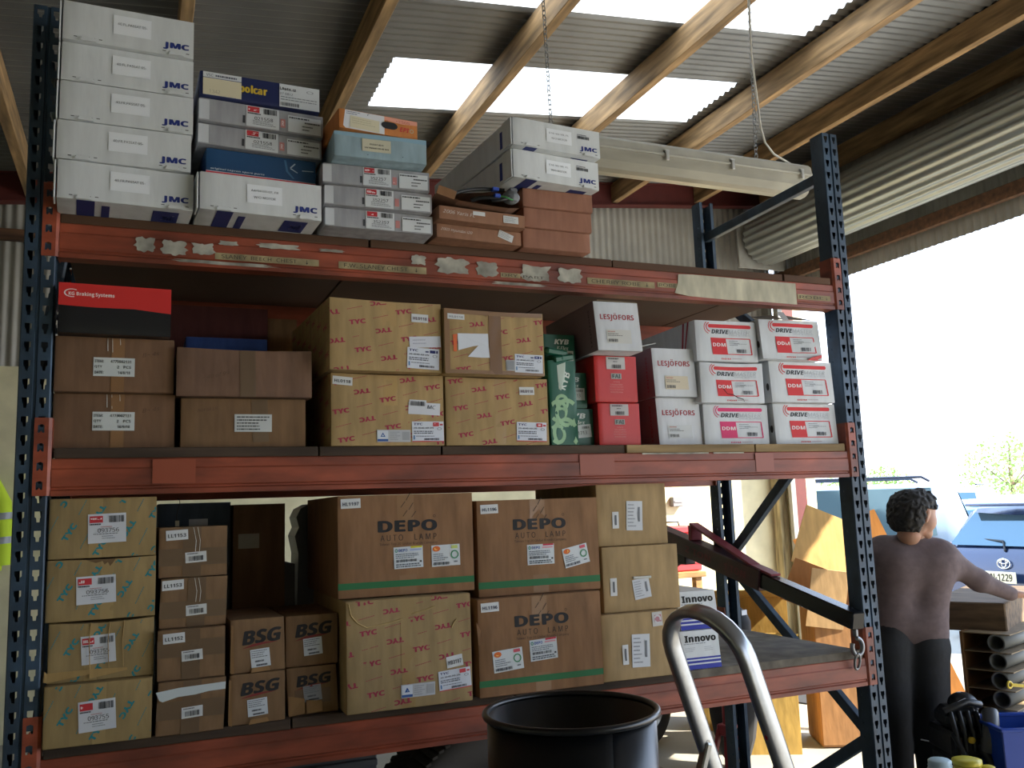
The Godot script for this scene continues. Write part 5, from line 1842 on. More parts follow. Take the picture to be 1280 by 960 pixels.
func yard() -> void:
	var blotch: Texture2D = mats["t_blotch"]
	var b := MB.new()
	b.box(Vector3(30, -0.12, -10), Vector3(90, 0.2, 110))
	var g := put("ground", b.done(), mat("yard concrete", hexc("b9b5aa"), 0.9, 0.0, blotch, Vector3(0.12, 0.12, 0.12), true))
	g.set_meta("kind", "structure")
	# the dark blue hatchback, its tail to the door
	var hatch := [[-1.90, 0.30, 0.74, 0.62, 0.66, 0.60], [-1.88, 0.24, 0.80, 0.86, 0.94, 0.72], [-1.80, 0.22, 0.83, 0.93, 1.02, 0.70], [-1.52, 0.20, 0.845, 0.94, 1.45, 0.60], [-1.30, 0.2, 0.845, 0.94, 1.50, 0.60], [-0.3, 0.2, 0.845, 0.93, 1.53, 0.60], [0.35, 0.2, 0.845, 0.93, 1.48, 0.58], [1.05, 0.2, 0.84, 0.92, 1.0, 0.66], [1.65, 0.22, 0.80, 0.80, 0.84, 0.62], [1.88, 0.28, 0.66, 0.60, 0.64, 0.5]]
	var c := car("hatchback", "dark blue hatchback parked tail towards the doorway", Vector3(10.72, -0.02, -4.43), 0.0, hatch, hexc("1e3157"), [-1.2, 1.25], 0.29, {"side": [[3, 5], [5, 7]], "cross": [[2, 3, -0.02], [7, 6, 0.02]]})
	var dark := mat("black plastic", hexc("16171a"), 0.4)
	b = MB.new()
	b.bar(Vector3(-1.60, 1.48, -0.56), Vector3(-1.60, 1.48, 0.56), 0.16, 0.03, Vector3(0.1, 1, 0), 0.01)
	put("roof_spoiler", b.done(), mats["paint 1e3157"], c)
	b = MB.new()
	b.box(Vector3(-1.89, 0.40, 0), Vector3(0.12, 0.26, 1.5), 0.04)
	put("bumper", b.done(), mats["paint 1e3157"], c)
	for sg in [-1.0, 1.0]:
		b = MB.new()
		b.ball(Vector3(-1.80, 0.90, sg * 0.70), Vector3(0.09, 0.17, 0.09), 10, 8)
		put("tail_lamp", b.done(), mat("tail lens red", hexc("b8324a"), 0.15), c)
	b = MB.new()
	b.tube([Vector3(-1.845, 0.99, 0.05), Vector3(-1.80, 1.09, 0.0), Vector3(-1.755, 1.11, -0.30)], [0.014, 0.013, 0.008], 6)
	put("wiper", b.done(), dark, c)
	var em := MB.new()
	for q in [[0.0, 0.078, 0.052], [0.008, 0.030, 0.048], [0.022, 0.052, 0.022]]:
		var ring := PackedVector3Array()
		for i in 24:
			var t := TAU * i / 24
			ring.append(Vector3(0, q[0] + q[2] * sin(t), q[1] * cos(t)))
		em.tube(ring, 0.007, 6, false, 1, true)
	put("emblem", em.done(), mat("chrome", hexc("d5d8da"), 0.12, 0.95), c, Transform3D(Basis(), Vector3(-1.905, 0.86, 0.06)))
	b = MB.new()
	b.box(Vector3(0, 0, 0), Vector3(0.012, 0.12, 0.52), 0.002)
	var pl := put("number_plate", b.done(), mat("plate white", hexc("dcdcc4"), 0.4), c, Transform3D(Basis(), Vector3(-1.965, 0.72, -0.02)))
	flat_text(pl, "07-CN-1229", look(Vector3(-0.0075, 0, 0), Vector3(0, 0, 1), Vector3.UP), 0.44, 0.075, "2b2d2c")
	b = MB.new()
	b.box(Vector3(-0.0005, 0, -0.24), Vector3(0.0125, 0.118, 0.035))
	put("plate_band", b.done(), mat("plate blue", hexc("2f4f9e"), 0.4), pl)
	# the silver off-roader behind
	var suv := [[-2.2, 0.45, 0.78, 0.9, 0.95, 0.6], [-2.15, 0.4, 0.88, 1.05, 1.1, 0.74], [-2.0, 0.38, 0.9, 1.1, 1.70, 0.70], [-1.8, 0.38, 0.9, 1.1, 1.78, 0.70], [0.1, 0.38, 0.9, 1.08, 1.80, 0.68], [0.45, 0.38, 0.9, 1.08, 1.72, 0.66], [1.05, 0.38, 0.9, 1.06, 1.14, 0.76], [1.9, 0.4, 0.88, 1.0, 1.06, 0.74], [2.25, 0.45, 0.74, 0.8, 0.84, 0.6]]
	c = car("offroad_car", "silver blue off-road car with roof rails beyond the cardboard", Vector3(9.0, -0.02, -7.8), 2.45, suv, hexc("8496a8"), [-1.35, 1.4], 0.36, {"side": [[3, 4], [4, 6]], "cross": [[1, 2, -0.02], [6, 5, 0.02]]})
	for sg in [-1.0, 1.0]:
		b = MB.new()
		b.tube([Vector3(-1.7, 1.80, sg * 0.58), Vector3(-1.6, 1.86, sg * 0.58), Vector3(-0.1, 1.87, sg * 0.57), Vector3(0.05, 1.81, sg * 0.57)], 0.02, 8)
		put("roof_rail", b.done(), mat("dark rail", hexc("2c3444"), 0.4, 0.3), c)
		b = MB.new()
		b.ball(Vector3(0.62, 1.16, sg * 1.0), Vector3(0.07, 0.09, 0.11), 10, 7)
		put("door_mirror", b.done(), mats["paint 8496a8"], c)
	# three more cars further off
	var est := [[-2.1, 0.4, 0.7, 0.8, 0.85, 0.6], [-2.05, 0.3, 0.84, 0.98, 1.02, 0.72], [-1.75, 0.28, 0.86, 1.0, 1.68, 0.64], [-1.5, 0.28, 0.86, 1.0, 1.74, 0.64], [0.2, 0.28, 0.86, 1.0, 1.75, 0.62], [0.9, 0.28, 0.86, 0.98, 1.06, 0.7], [1.7, 0.3, 0.84, 0.9, 0.95, 0.66], [2.0, 0.36, 0.7, 0.66, 0.7, 0.55]]
	c = car("estate_car", "white tall estate car seen from behind among parked cars", Vector3(16.6, -0.02, -11.6), 0.55, est, hexc("d9dcdf"), [-1.3, 1.3], 0.31, {"side": [[3, 4]], "cross": [[1, 2, -0.02]]})
	for sg in [-1.0, 1.0]:
		b = MB.new()
		b.tube([Vector3(-1.5, 1.79, sg * 0.55), Vector3(0.1, 1.81, sg * 0.55)], 0.02, 8)
		put("roof_rail", b.done(), mats["dark rail"], c)
	car("small_car", "light blue small car between the white estate and the hatchback", Vector3(13.1, -0.02, -7.9), 0.35, hatch, hexc("6f9cc0"), [-1.2, 1.25], 0.29, {"side": [[3, 5], [5, 7]], "cross": [[2, 3, -0.02], [7, 6, 0.02]]})
	# boundary wall, sheds and greenery
	b = MB.new()
	b.box(Vector3(34, 0.7, -26), Vector3(0.3, 1.6, 46))
	tag(put("yard_wall", b.done(), mat("yard wall", hexc("d5d2c8"), 0.9, 0.0, blotch, Vector3(0.3, 0.3, 0.3), true)), "low pale rendered wall along the far edge of the yard", "wall")
	var sh := thing("far_shed", "pale low building with a pitched roof beyond the yard wall", "building", Vector3(50, -0.02, -30), 0.6)
	b = MB.new()
	b.box(Vector3(0, 1.4, 0), Vector3(6, 2.8, 9))
	put("shed_wall", b.done(), mat("shed wall", hexc("e2dfd6"), 0.9), sh)
	b = MB.new()
	b.prism(PackedVector2Array([Vector2(-3.3, 2.8), Vector2(3.3, 2.8), Vector2(0, 4.3)]), -4.7, 4.7)
	put("shed_roof", b.done(), mat("shed roof", hexc("b9aaa2"), 0.8), sh)
	tree("round_tree", "pale green leafy tree beyond the yard wall", Vector3(39.5, -0.02, -28.5), 4.6, 2.4, 5)
	for i in 3:
		tree("low_bush", ["low green bush on the yard wall near the tall off-road car", "low green bush in the gap above parked cars", "small green shrub between the bush and the leafy tree"][i], [Vector3(37.2, -0.02, -37.0), Vector3(36.6, -0.02, -33.6), Vector3(35.6, -0.02, -30.0)][i], [3.4, 3.2, 2.2][i], [2.0, 1.5, 0.9][i], 20 + i)

func tree(called: String, label: String, at: Vector3, h: float, r: float, sd: int) -> void:
	var o := thing(called, label, "tree" if called == "round_tree" else "bush", at)
	var rg := rnd(sd)
	var b := MB.new()
	b.tube([Vector3(0, 0, 0), Vector3(0.05, h * 0.3, 0), Vector3(0, h * 0.6, 0.05), Vector3(0.1, h * 0.85, 0)], [0.12, 0.10, 0.07, 0.03], 7)
	for k in 5:
		var a := TAU * k / 5
		b.tube([Vector3(0, h * 0.4, 0), Vector3(cos(a) * r * 0.6, h * 0.7, sin(a) * r * 0.6)], [0.05, 0.02], 5)
	put("trunk", b.done(), mat("bark", hexc("6a5a48"), 0.9), o)
	b = MB.new()
	for i in 1500:
		var d := Vector3(rg.randfn(), rg.randfn(), rg.randfn()).normalized() * r * pow(rg.randf(), 0.4)
		var p := Vector3(0, max(h - r, r * 0.5), 0) + d * Vector3(1, min(1.0, h / (2 * r)), 1)
		var u := Vector3(rg.randfn(), rg.randfn(), rg.randfn()).normalized() * 0.11
		var v := u.cross(Vector3(rg.randfn(), rg.randfn(), rg.randfn())).normalized() * 0.07
		b.quad(p - u, p - v, p + u, p + v)
	var f := put("foliage", b.done(), mat("leaf green", hexc("8fae62"), 0.7), o)
	f.set_meta("kind", "stuff")

func flat_text(parent: Node, s: String, t: Transform3D, w: float, h: float, col: String, font := "b") -> void:
	var g := glyphs(s, font)
	var lo := g[0]
	var hi := g[0]
	for p in g:
		lo = lo.min(p)
		hi = hi.max(p)
	var st := SurfaceTool.new()
	st.begin(Mesh.PRIMITIVE_TRIANGLES)
	for i in range(0, g.size(), 3):
		var v := []
		for j in 3:
			var p := (g[i + j] - (lo + hi) / 2.0) / (hi - lo) * Vector2(w, h)
			v.append(p)
		if ((v[1] as Vector2) - v[0]).cross((v[2] as Vector2) - v[0]) > 0:
			v = [v[0], v[2], v[1]]
		for p in v:
			st.add_vertex(t * Vector3(p.x, p.y, 0))
	st.generate_normals()
	put("lettering", st.commit(), ink_mat(col), parent)

# ------------------------------------------------------------------ things standing round the rack
func chain_mesh(a: Vector3, b: Vector3, link := 0.03, wire := 0.0022) -> ArrayMesh:
	var m := MB.new()
	var d := (b - a).normalized()
	var n := int(a.distance_to(b) / (link * 0.78))
	var side := d.cross(Vector3(0.3, 0.1, 1)).normalized()
	var other := d.cross(side)
	for i in n:
		var c := a + d * (i + 0.5) * link * 0.78
		var s := side if i % 2 == 0 else other
		var ring := PackedVector3Array()
		for k in 10:
			var t := TAU * k / 10
			ring.append(c + d * cos(t) * link * 0.5 + s * sin(t) * link * 0.3)
		m.tube(ring, wire, 5, false, 1, true)
	return m.done()

func shop_floor() -> void:
	var dark := mat("black plastic", hexc("16171a"), 0.4)
	var speck: Texture2D = mats["t_speck"]
	var grain: Texture2D = mats["t_grain"]
	var b := MB.new()
	# the fluorescent fitting hung over the rack, switched off
	var o := thing("light_fitting", "long grey weatherproof tube light fitting hung on chains, unlit", "light fitting", Vector3(0, 0, -0.90))
	var x0 := 1.78
	var x1 := 3.40
	b = MB.new()
	b.at(Transform3D(Basis(Vector3(0, 0, 1), Vector3(0, 1, 0), Vector3(-1, 0, 0)), Vector3(x1, 0, 0)))
	b.prism(PackedVector2Array([Vector2(-0.075, 3.262), Vector2(0.075, 3.262), Vector2(0.068, 3.300), Vector2(0.05, 3.318), Vector2(-0.05, 3.318), Vector2(-0.068, 3.300)]), 0, x1 - x0)
	b.at(Transform3D())
	b.box(Vector3((x0 + x1) / 2, 3.258, 0), Vector3(x1 - x0 + 0.006, 0.012, 0.162), 0.003)
	put("housing", b.done(), mat("fitting grey", hexc("b5b3a8"), 0.6, 0.0, speck, Vector3(1, 1, 1)), o)
	b = MB.new()
	b.at(Transform3D(Basis(Vector3(0, 0, 1), Vector3(0, 1, 0), Vector3(-1, 0, 0)), Vector3(x1 - 0.01, 0, 0)))
	b.prism(PackedVector2Array([Vector2(-0.072, 3.252), Vector2(-0.066, 3.20), Vector2(-0.045, 3.166), Vector2(-0.02, 3.156), Vector2(0.02, 3.156), Vector2(0.045, 3.166), Vector2(0.066, 3.20), Vector2(0.072, 3.252)]), 0, x1 - x0 - 0.02)
	put("diffuser", b.done(), mat("dusty diffuser", hexc("a9a492"), 0.35, 0.0, mats["t_blotch"], Vector3(0.8, 2, 2)), o)
	for x in [1.98, 2.52, 2.90, 3.33]:
		b = MB.new()
		b.box(Vector3(x, 3.252, 0.083), Vector3(0.018, 0.05, 0.008), 0.002)
		b.box(Vector3(x, 3.276, 0.078), Vector3(0.026, 0.01, 0.014), 0.002)
		put("clip", b.done(), mat("clip steel", hexc("c3c4c2"), 0.35, 0.6), o)
	for x in [1.95, 3.11]:
		put("chain", chain_mesh(Vector3(x, 3.318, 0), Vector3(x + (0.05 if x > 2 else -0.03), roof_y(x) - 0.02, 0.0)), mat("chain steel", hexc("8d8f90"), 0.35, 0.8), o)
	b = MB.new()
	b.tube([Vector3(3.16, roof_y(3.16) - 0.02, 0.02), Vector3(3.13, 4.4, 0.02), Vector3(3.115, 3.9, 0.02), Vector3(3.13, 3.5, 0.03), Vector3(3.15, 3.42, 0.03), Vector3(3.20, 3.365, 0.03), Vector3(3.27, 3.345, 0.02), Vector3(3.35, 3.33, 0.0), Vector3(3.385, 3.31, 0.0)], 0.0055, 7)
	put("cable", b.done(), mat("white cable", hexc("dcdad2"), 0.5), o)
	engine_crane()
	drum_and_ladder()
	bench_corner()
	behind_the_rack()

func engine_crane() -> void:
	var red := mat("crane red", hexc("4c1018"), 0.4, 0.1, mats["t_wear"], Vector3(2, 2, 2), true)
	var o := thing("engine_crane", "dark red folding engine crane with its boom reaching through the rack", "crane", Vector3(2.72, 0, -2.55))
	var L := func(p: Vector3): return p - Vector3(2.72, 0, -2.55)
	var line := func(z: float): return L.call(Vector3(2.642 + 0.035 * (0.04 - z), 1.155 + 0.212 * (0.04 - z), z))
	var b := MB.new()
	b.bar(line.call(-2.58), line.call(-0.49), 0.075, 0.088, Vector3.UP, 0.004)
	var boom := put("boom", b.done(), red, o)
	b = MB.new()
	b.bar(line.call(-0.95), line.call(0.045), 0.056, 0.064, Vector3.UP, 0.004)
	put("boom_extension", b.done(), mat("black gloss tube", hexc("14161c"), 0.22, 0.2), o)
	# raised strap over the boom
	var up := Vector3(0, 0.045, 0)
	b = MB.new()
	b.bar(line.call(-1.02) + up, line.call(-1.02) + up + Vector3(0, 0.07, 0), 0.06, 0.03, Vector3.FORWARD, 0.002)
	b.bar(line.call(-1.03) + up + Vector3(0, 0.075, 0), line.call(-0.56) + up, 0.05, 0.012, Vector3.UP, 0.002)
	b.bar(line.call(-0.60) + up, line.call(-0.42) + up * 0.9, 0.05, 0.010, Vector3.UP, 0.002)
	put("strap", b.done(), mat("crane maroon", hexc("7d2330"), 0.4, 0.1), o)
	var dir: Vector3 = (line.call(-0.49) - line.call(-2.58)).normalized()
	var sn := dir.cross(Vector3.UP).normalized()
	flat_text(boom, "2 TON", look(line.call(-0.95) + sn * 0.0385, dir, Vector3.UP), 0.22, 0.03, "6d2c34")
	flat_text(boom, "1 TON", look(line.call(-0.66) + sn * 0.0385, dir, Vector3.UP), 0.16, 0.03, "6d2c34")
	b = MB.new()
	b.box(Vector3(0, 0.86, 0), Vector3(0.09, 1.64, 0.09), 0.004)
	b.bar(Vector3(-0.05, 0.15, 0.3), Vector3(-0.05, 1.2, 0.02), 0.02, 0.04)
	put("mast", b.done(), red, o)
	b = MB.new()
	b.tube([Vector3(0, 0.45, 0.10), line.call(-1.55) * 0.5 + Vector3(0, 0.22, 0.05)], 0.045, 14)
	put("ram_cylinder", b.done(), red, o)
	b = MB.new()
	b.tube([line.call(-1.55) * 0.5 + Vector3(0, 0.2, 0.05), line.call(-1.12) - Vector3(0, 0.05, 0)], 0.02, 10)
	b.box(line.call(-1.13) - Vector3(0, 0.06, 0), Vector3(0.06, 0.07, 0.10), 0.004)
	put("ram_rod", b.done(), mat("dark rod", hexc("2a2426"), 0.3, 0.6), o)
	b = MB.new()
	b.box(Vector3(0, 0.09, 0), Vector3(0.55, 0.08, 0.10), 0.004)
	put("base_frame", b.done(), red, o)
	for x in [-0.24, 0.24]:
		b = MB.new()
		b.bar(Vector3(x, 0.09, 0.0), Vector3(x, 0.09, 1.45), 0.07, 0.07, Vector3.UP, 0.004)
		put("leg", b.done(), red, o)
		for z in [-0.05, 1.42]:
			b = MB.new()
			b.at(Transform3D(Basis(Vector3.FORWARD, PI / 2), Vector3(x, 0.028, z)))
			b.lathe(PackedVector2Array([Vector2(0, -0.015), Vector2(0.028, -0.015), Vector2(0.028, 0.015), Vector2(0, 0.015)]), 14)
			put("castor", b.done(), dark_mat(), o)
	# shackle, hook and chain end under the tip
	var tip: Vector3 = line.call(0.022) - Vector3(0, 0.032, 0)
	b = MB.new()
	b.box(tip - Vector3(0, 0.014, 0), Vector3(0.014, 0.03, 0.02), 0.003)
	var hk := PackedVector3Array()
	for i in 17:
		var t := lerpf(PI * 0.5, -PI * 1.15, i / 16.0)
		hk.append(tip + Vector3(0, -0.066, 0) + Vector3(0.004 + 0.024 * cos(t), 0.030 * sin(t), 0))
	b.tube(hk, 0.0085, 8)
	var grey := mat("hook steel", hexc("77797c"), 0.35, 0.7)
	put("hook", b.done(), grey, o)
	b = MB.new()
	var ring := PackedVector3Array()
	for i in 14:
		var t := TAU * i / 14
		ring.append(tip + Vector3(-0.002 + 0.012 * cos(t), -0.118 + 0.028 * sin(t), 0.006 * sin(t)))
	b.tube(ring, 0.005, 7, false, 1, true)
	put("chain_link", b.done(), grey, o)

func dark_mat() -> StandardMaterial3D:
	return mat("black plastic", hexc("16171a"), 0.4)

func drum_and_ladder() -> void:
	var o := thing("drain_drum", "open topped black steel drum with a rolled rim beside the ladder", "drum", Vector3(1.205, 0, 0.590))
	var r := 0.211
	var b := MB.new()
	b.lathe(PackedVector2Array([Vector2(0, 0.42), Vector2(r - 0.02, 0.42), Vector2(r - 0.006, 0.435), Vector2(r - 0.004, 0.75), Vector2(r - 0.004, 1.10), Vector2(r - 0.007, 1.10), Vector2(r - 0.008, 0.98), Vector2(0, 0.96)]), 56)
	var black := mat("black drum paint", hexc("0e1014"), 0.30, 0.1)
	put("drum_shell", b.done(), black, o)
	b = MB.new()
	var ring := PackedVector3Array()
	for i in 56:
		var t := TAU * i / 56
		ring.append(Vector3(cos(t) * r, 1.105, sin(t) * r))
	b.tube(ring, 0.0085, 10, false, 1, true)
	put("rolled_rim", b.done(), black, o)
	b = MB.new()
	for i in range(-8, 9):
		var x := i * 0.024
		var h := sqrt(max(0.0, 0.195 * 0.195 - x * x))
		if h > 0.01:
			b.tube([Vector3(x, 0.995, -h), Vector3(x, 0.995, h)], 0.002, 4)
			b.tube([Vector3(-h, 0.997, x), Vector3(h, 0.997, x)], 0.002, 4)
	put("strainer_mesh", b.done(), mat("strainer steel", hexc("26282d"), 0.4, 0.5), o)
	b = MB.new()
	b.lathe(PackedVector2Array([Vector2(0.05, 0.0), Vector2(0.05, 0.42)]), 20)
	b.lathe(PackedVector2Array([Vector2(0.0, 0.0), Vector2(0.24, 0.0), Vector2(0.25, 0.02), Vector2(0.25, 0.06), Vector2(0.05, 0.08)]), 32)
	put("pedestal", b.done(), black, o)
	b = MB.new()
	b.tube([Vector3(0.222, 0.06, -0.03), Vector3(0.222, 1.07, -0.03)], 0.008, 8)
	put("red_rod", b.done(), mat("rod red", hexc("5d1720"), 0.4), o)
	# step ladder: hoop of bright tube over two stiles
	o = thing("step_ladder", "aluminium step ladder with a rounded hoop handle", "ladder", Vector3(1.85, 0, 0.39))
	var alu := mat("aluminium", hexc("a6a8aa"), 0.28, 0.85, mats["t_speck"], Vector3(3, 3, 3))
	var wdt := Vector3(0.026, 0, 0.148)           # half the width, from the far stile to the near one
	var upd := Vector3(-0.31, 0.95, 0).normalized()
	var foot := Vector3(1.84, 0.9, 0.388) - Vector3(1.85, 0, 0.39)
	var base := foot - upd * (0.9 / upd.y)
	var top := foot + upd * 0.275
	var pts := PackedVector3Array()
	pts.append(base - wdt)
	pts.append(foot - wdt)
	for i in 13:
		var t := PI * i / 12.0
		pts.append(top - wdt * cos(t) + upd * 0.135 * sin(t))
	pts.append(foot + wdt)
	pts.append(base + wdt)
	b = MB.new()
	# flattened tube: sweep a rounded strip
	var nrm := wdt.normalized().cross(upd).normalized()
	var rows := []
	for i in pts.size():
		var d := (pts[min(i + 1, pts.size() - 1)] - pts[max(i - 1, 0)]).normalized()
		var s := d.cross(nrm).normalized()
		var ringp := PackedVector3Array()
		for q in [[-0.016, -0.007], [-0.016, 0.007], [-0.010, 0.011], [0.010, 0.011], [0.016, 0.007], [0.016, -0.007], [0.010, -0.011], [-0.010, -0.011], [-0.016, -0.007]]:
			ringp.append(pts[i] + nrm * q[0] * 1.75 + s * q[1] * 1.35)
		rows.append(ringp)
	b.sheet(rows, 1)
	put("hoop_frame", b.done(), alu, o)
	for k in 4:
		var h := 0.22 + 0.225 * k
		if h > 0.86:
			continue
		b = MB.new()
		var c := base + upd * (h / upd.y)
		b.bar(c - wdt * 0.93, c + wdt * 0.93, 0.09, 0.025, Vector3.UP, 0.003)
		put("tread", b.done(), alu, o)
	for sg in [-1.0, 1.0]:
		b = MB.new()
		var a: Vector3 = foot + wdt * sg * 0.99 - upd * 0.02
		b.tube([a - wdt.normalized() * 0.014, a + wdt.normalized() * 0.014], 0.008, 12)
		put("rivet", b.done(), mat("rivet steel", hexc("8b8d90"), 0.3, 0.8), o)
		b = MB.new()
		var f2: Vector3 = Vector3(foot.x - 0.30, 0.0, foot.z) + wdt * sg * 1.1
		b.bar(a - wdt * sg * 0.06, f2, 0.022, 0.03, wdt.normalized(), 0.004)
		put("rear_leg", b.done(), alu, o)
	b = MB.new()
	var pm: Vector3 = foot + upd * 0.075 + wdt + wdt.normalized() * 0.0 - nrm * 0.0
	b.ball(pm + nrm * 0.021, Vector3(0.007, 0.018, 0.010), 8, 6)
	b.ball(pm - nrm * 0.021, Vector3(0.007, 0.018, 0.010), 8, 6)
	put("red_mark", b.done(), mat("red paint mark", hexc("b03040"), 0.5), o)

func bench_corner() -> void:
	var grain: Texture2D = mats["t_grain"]
	var oak := mat("weathered bench timber", hexc("7a6349"), 0.85, 0.0, grain, Vector3(0.8, 4, 4))
	# thick timber bench top: front face runs from the worker to the corner
	var A := pix(1163, 785, 4.30)
	var B := pix(1260, 792, 4.10)
	var ang := atan2(-(B.z - A.z), B.x - A.x)
	var len := Vector2(B.x - A.x, B.z - A.z).length()
	var o := thing("workbench", "thick weathered timber bench top on a brown board end", "workbench", Vector3(B.x, 0, B.z), ang)
	var b := MB.new()
	b.box(Vector3(-len / 2, 1.028, -0.45), Vector3(len, 0.132, 0.9), 0.006)
	put("bench_top", b.done(), oak, o)
	b = MB.new()
	b.box(Vector3(-0.13, 0.48, -0.3), Vector3(0.20, 0.962, 0.02), 0.002)
	b.box(Vector3(-0.03, 0.48, -0.55), Vector3(0.02, 0.962, 0.5), 0.002)
	put("board_end", b.done(), mat("brown board", hexc("8a6238"), 0.85, 0.0, mats["t_blotch"], Vector3(1, 1, 1)), o)
	b = MB.new()
	b.box(Vector3(-len + 0.05, 0.48, -0.8), Vector3(0.08, 0.962, 0.08), 0.003)
	put("bench_leg", b.done(), oak, o)
	# grey sleeves stacked in the rack beside it
	var axis := (pix(1290, 800, 4.35) - pix(1243, 808, 4.02))
	axis.y = 0
	axis = axis.normalized()
	var rk := thing("sleeve_rack", "open shelf of thin cardboard layers beside the bench end", "shelf", pix(1243, 850, 4.02) * Vector3(1, 0, 1) + axis * 0.3, 0.0)
	var base: Vector3 = rk.position
	for i in 6:
		b = MB.new()
		b.at(look(Vector3(0, 0.559 + 0.0815 * i, 0), axis, Vector3.UP))
		b.box(Vector3(0, 0, -0.02), Vector3(0.58, 0.004, 0.20))
		put("divider", b.done(), board_mat("8f7b5c"), rk)
	b = MB.new()
	b.at(look(Vector3(0, 0.28, 0), axis, Vector3.UP))
	b.box(Vector3(0, 0, -0.02), Vector3(0.56, 0.556, 0.2))
	b.box(Vector3(0, 0.48, -0.13), Vector3(0.58, 0.42, 0.012))
	put("shelf_body", b.done(), mat("brown board", hexc("8a6238")), rk)
	for i in 5:
		b = MB.new()
		var c := Vector3(base.x, 0.602 + 0.0815 * i, base.z) - axis * 0.29 + axis.cross(Vector3.UP) * 0.02
		var t := look(Vector3.ZERO, Vector3.UP.cross(axis), axis)
		b.at(t)
		b.lathe(PackedVector2Array([Vector2(0.031, 0.0), Vector2(0.0385, 0.0), Vector2(0.0385, 0.56), Vector2(0.031, 0.56), Vector2(0.031, 0.0)]), 22)
		var s := put("grey_sleeve", b.done(), mat("grey sleeve", hexc("5d605e"), 0.55), self, Transform3D(Basis(), c))
		tag(s, ["lowest of five grey tubes lying in the cardboard shelf", "second lowest of five grey tubes in the cardboard shelf", "middle one of five grey tubes in the cardboard shelf", "second highest of five grey tubes in the cardboard shelf", "topmost of five grey tubes, right under the bench top"][i], "tube", "grey tubes in the cardboard shelf")
	# yellow spanner poking out
	var sp := thing("spanner", "yellow spanner lying among the grey tubes", "spanner", pix(1262, 856, 3.93))
	b = MB.new()
	var ring := PackedVector3Array()
	for i in 16:
		var t := TAU * i / 16
		ring.append(Vector3(cos(t) * 0.013, sin(t) * 0.013, 0))
	b.tube(ring, 0.005, 8, false, 1, true)
	b.bar(Vector3(0.015, -0.002, 0), Vector3(0.10, -0.014, 0.02), 0.008, 0.014, Vector3.UP, 0.002)
	put("spanner_body", b.done(), mat("yellow tool", hexc("d2b62e"), 0.4), sp)
	# blue bin, jars
	var bp := pix(1228, 895, 3.6)
	o = thing("blue_bin", "bright blue plastic bin in front of the grey tubes", "bin", Vector3(bp.x + 0.245, 0.0, bp.z + 0.012), -0.40)
	b = MB.new()
	for q in [[Vector3(0, 0.335, 0.13), Vector3(0.36, 0.66, 0.006)], [Vector3(0, 0.335, -0.13), Vector3(0.36, 0.66, 0.006)], [Vector3(-0.18, 0.335, 0), Vector3(0.006, 0.66, 0.26)], [Vector3(0.18, 0.335, 0), Vector3(0.006, 0.66, 0.26)], [Vector3(0, 0.006, 0), Vector3(0.36, 0.01, 0.26)]]:
		b.box(q[0], q[1])
	put("bin_body", b.done(), mat("blue plastic", hexc("173f9a"), 0.35), o)
	b = MB.new()
	for q in [[Vector3(0, 0.665, 0.13), Vector3(0.38, 0.014, 0.022)], [Vector3(0, 0.665, -0.13), Vector3(0.38, 0.014, 0.022)], [Vector3(-0.18, 0.665, 0), Vector3(0.022, 0.014, 0.26)], [Vector3(0.18, 0.665, 0), Vector3(0.022, 0.014, 0.26)]]:
		b.box(q[0], q[1], 0.003)
	put("bin_rim", b.done(), mat("blue plastic", hexc("173f9a")), o)
	var st := thing("low_stand", "low dark stand holding the jars in front of the engine", "stand", pix(1199, 950, 3.42) * Vector3(1, 0, 1), -0.40)
	b = MB.new()
	b.box(Vector3(0, 0.46, 0), Vector3(0.26, 0.02, 0.12), 0.003)
	put("stand_top", b.done(), mat("dark board", hexc("3a332c"), 0.8), st)
	for q in [[-0.11, -0.045], [0.11, -0.045], [-0.11, 0.045], [0.11, 0.045]]:
		b = MB.new()
		b.box(Vector3(q[0], 0.225, q[1]), Vector3(0.025, 0.45, 0.025))
		put("leg", b.done(), mat("dark board", hexc("3a332c")), st)
	for i in 3:
		var p: Vector3 = [pix(1174, 946, 3.42), pix(1208, 946, 3.42), pix(1235, 958, 3.40)][i]
		var j := thing("jar", ["white plastic jar with a screw neck on the low stand", "yellow lidded tub beside the white jar", "small yellow lid next to the yellow tub"][i], "jar", Vector3(p.x, 0.4705, p.z))
		b = MB.new()
		var rr: float = [0.05, 0.052, 0.025][i]
		var hh: float = [0.125, 0.125, 0.10][i]
		b.lathe(PackedVector2Array([Vector2(0, 0), Vector2(rr * 0.9, 0), Vector2(rr, 0.008), Vector2(rr, hh * 0.7), Vector2(rr * 0.78, hh * 0.88), Vector2(rr * 0.78, hh)]) if i == 0 else PackedVector2Array([Vector2(0, 0), Vector2(rr * 0.88, 0), Vector2(rr * 0.95, hh * 0.85)]), 24)
		put("jar_body", b.done(), mat("white jar", hexc("c6cfd2"), 0.4) if i == 0 else mat("yellow tub", hexc("b9ab34"), 0.45), j)
		b = MB.new()
		b.lathe(PackedVector2Array([Vector2(rr * 0.9, hh * 0.86), Vector2(rr * (0.84 if i == 0 else 1.02), hh * 0.88), Vector2(rr * (0.84 if i == 0 else 1.02), hh), Vector2(rr * 0.7, hh * 1.04), Vector2(0, hh * 1.04)]), 24)
		put("jar_lid", b.done(), mat("pale lid", hexc("a9bcc4"), 0.4) if i == 0 else mat("yellow lid", hexc("c4b63a"), 0.4), j)
	# the engine on the floor under the bench
	engine(pix(1197, 900, 3.82) * Vector3(1, 0, 1))

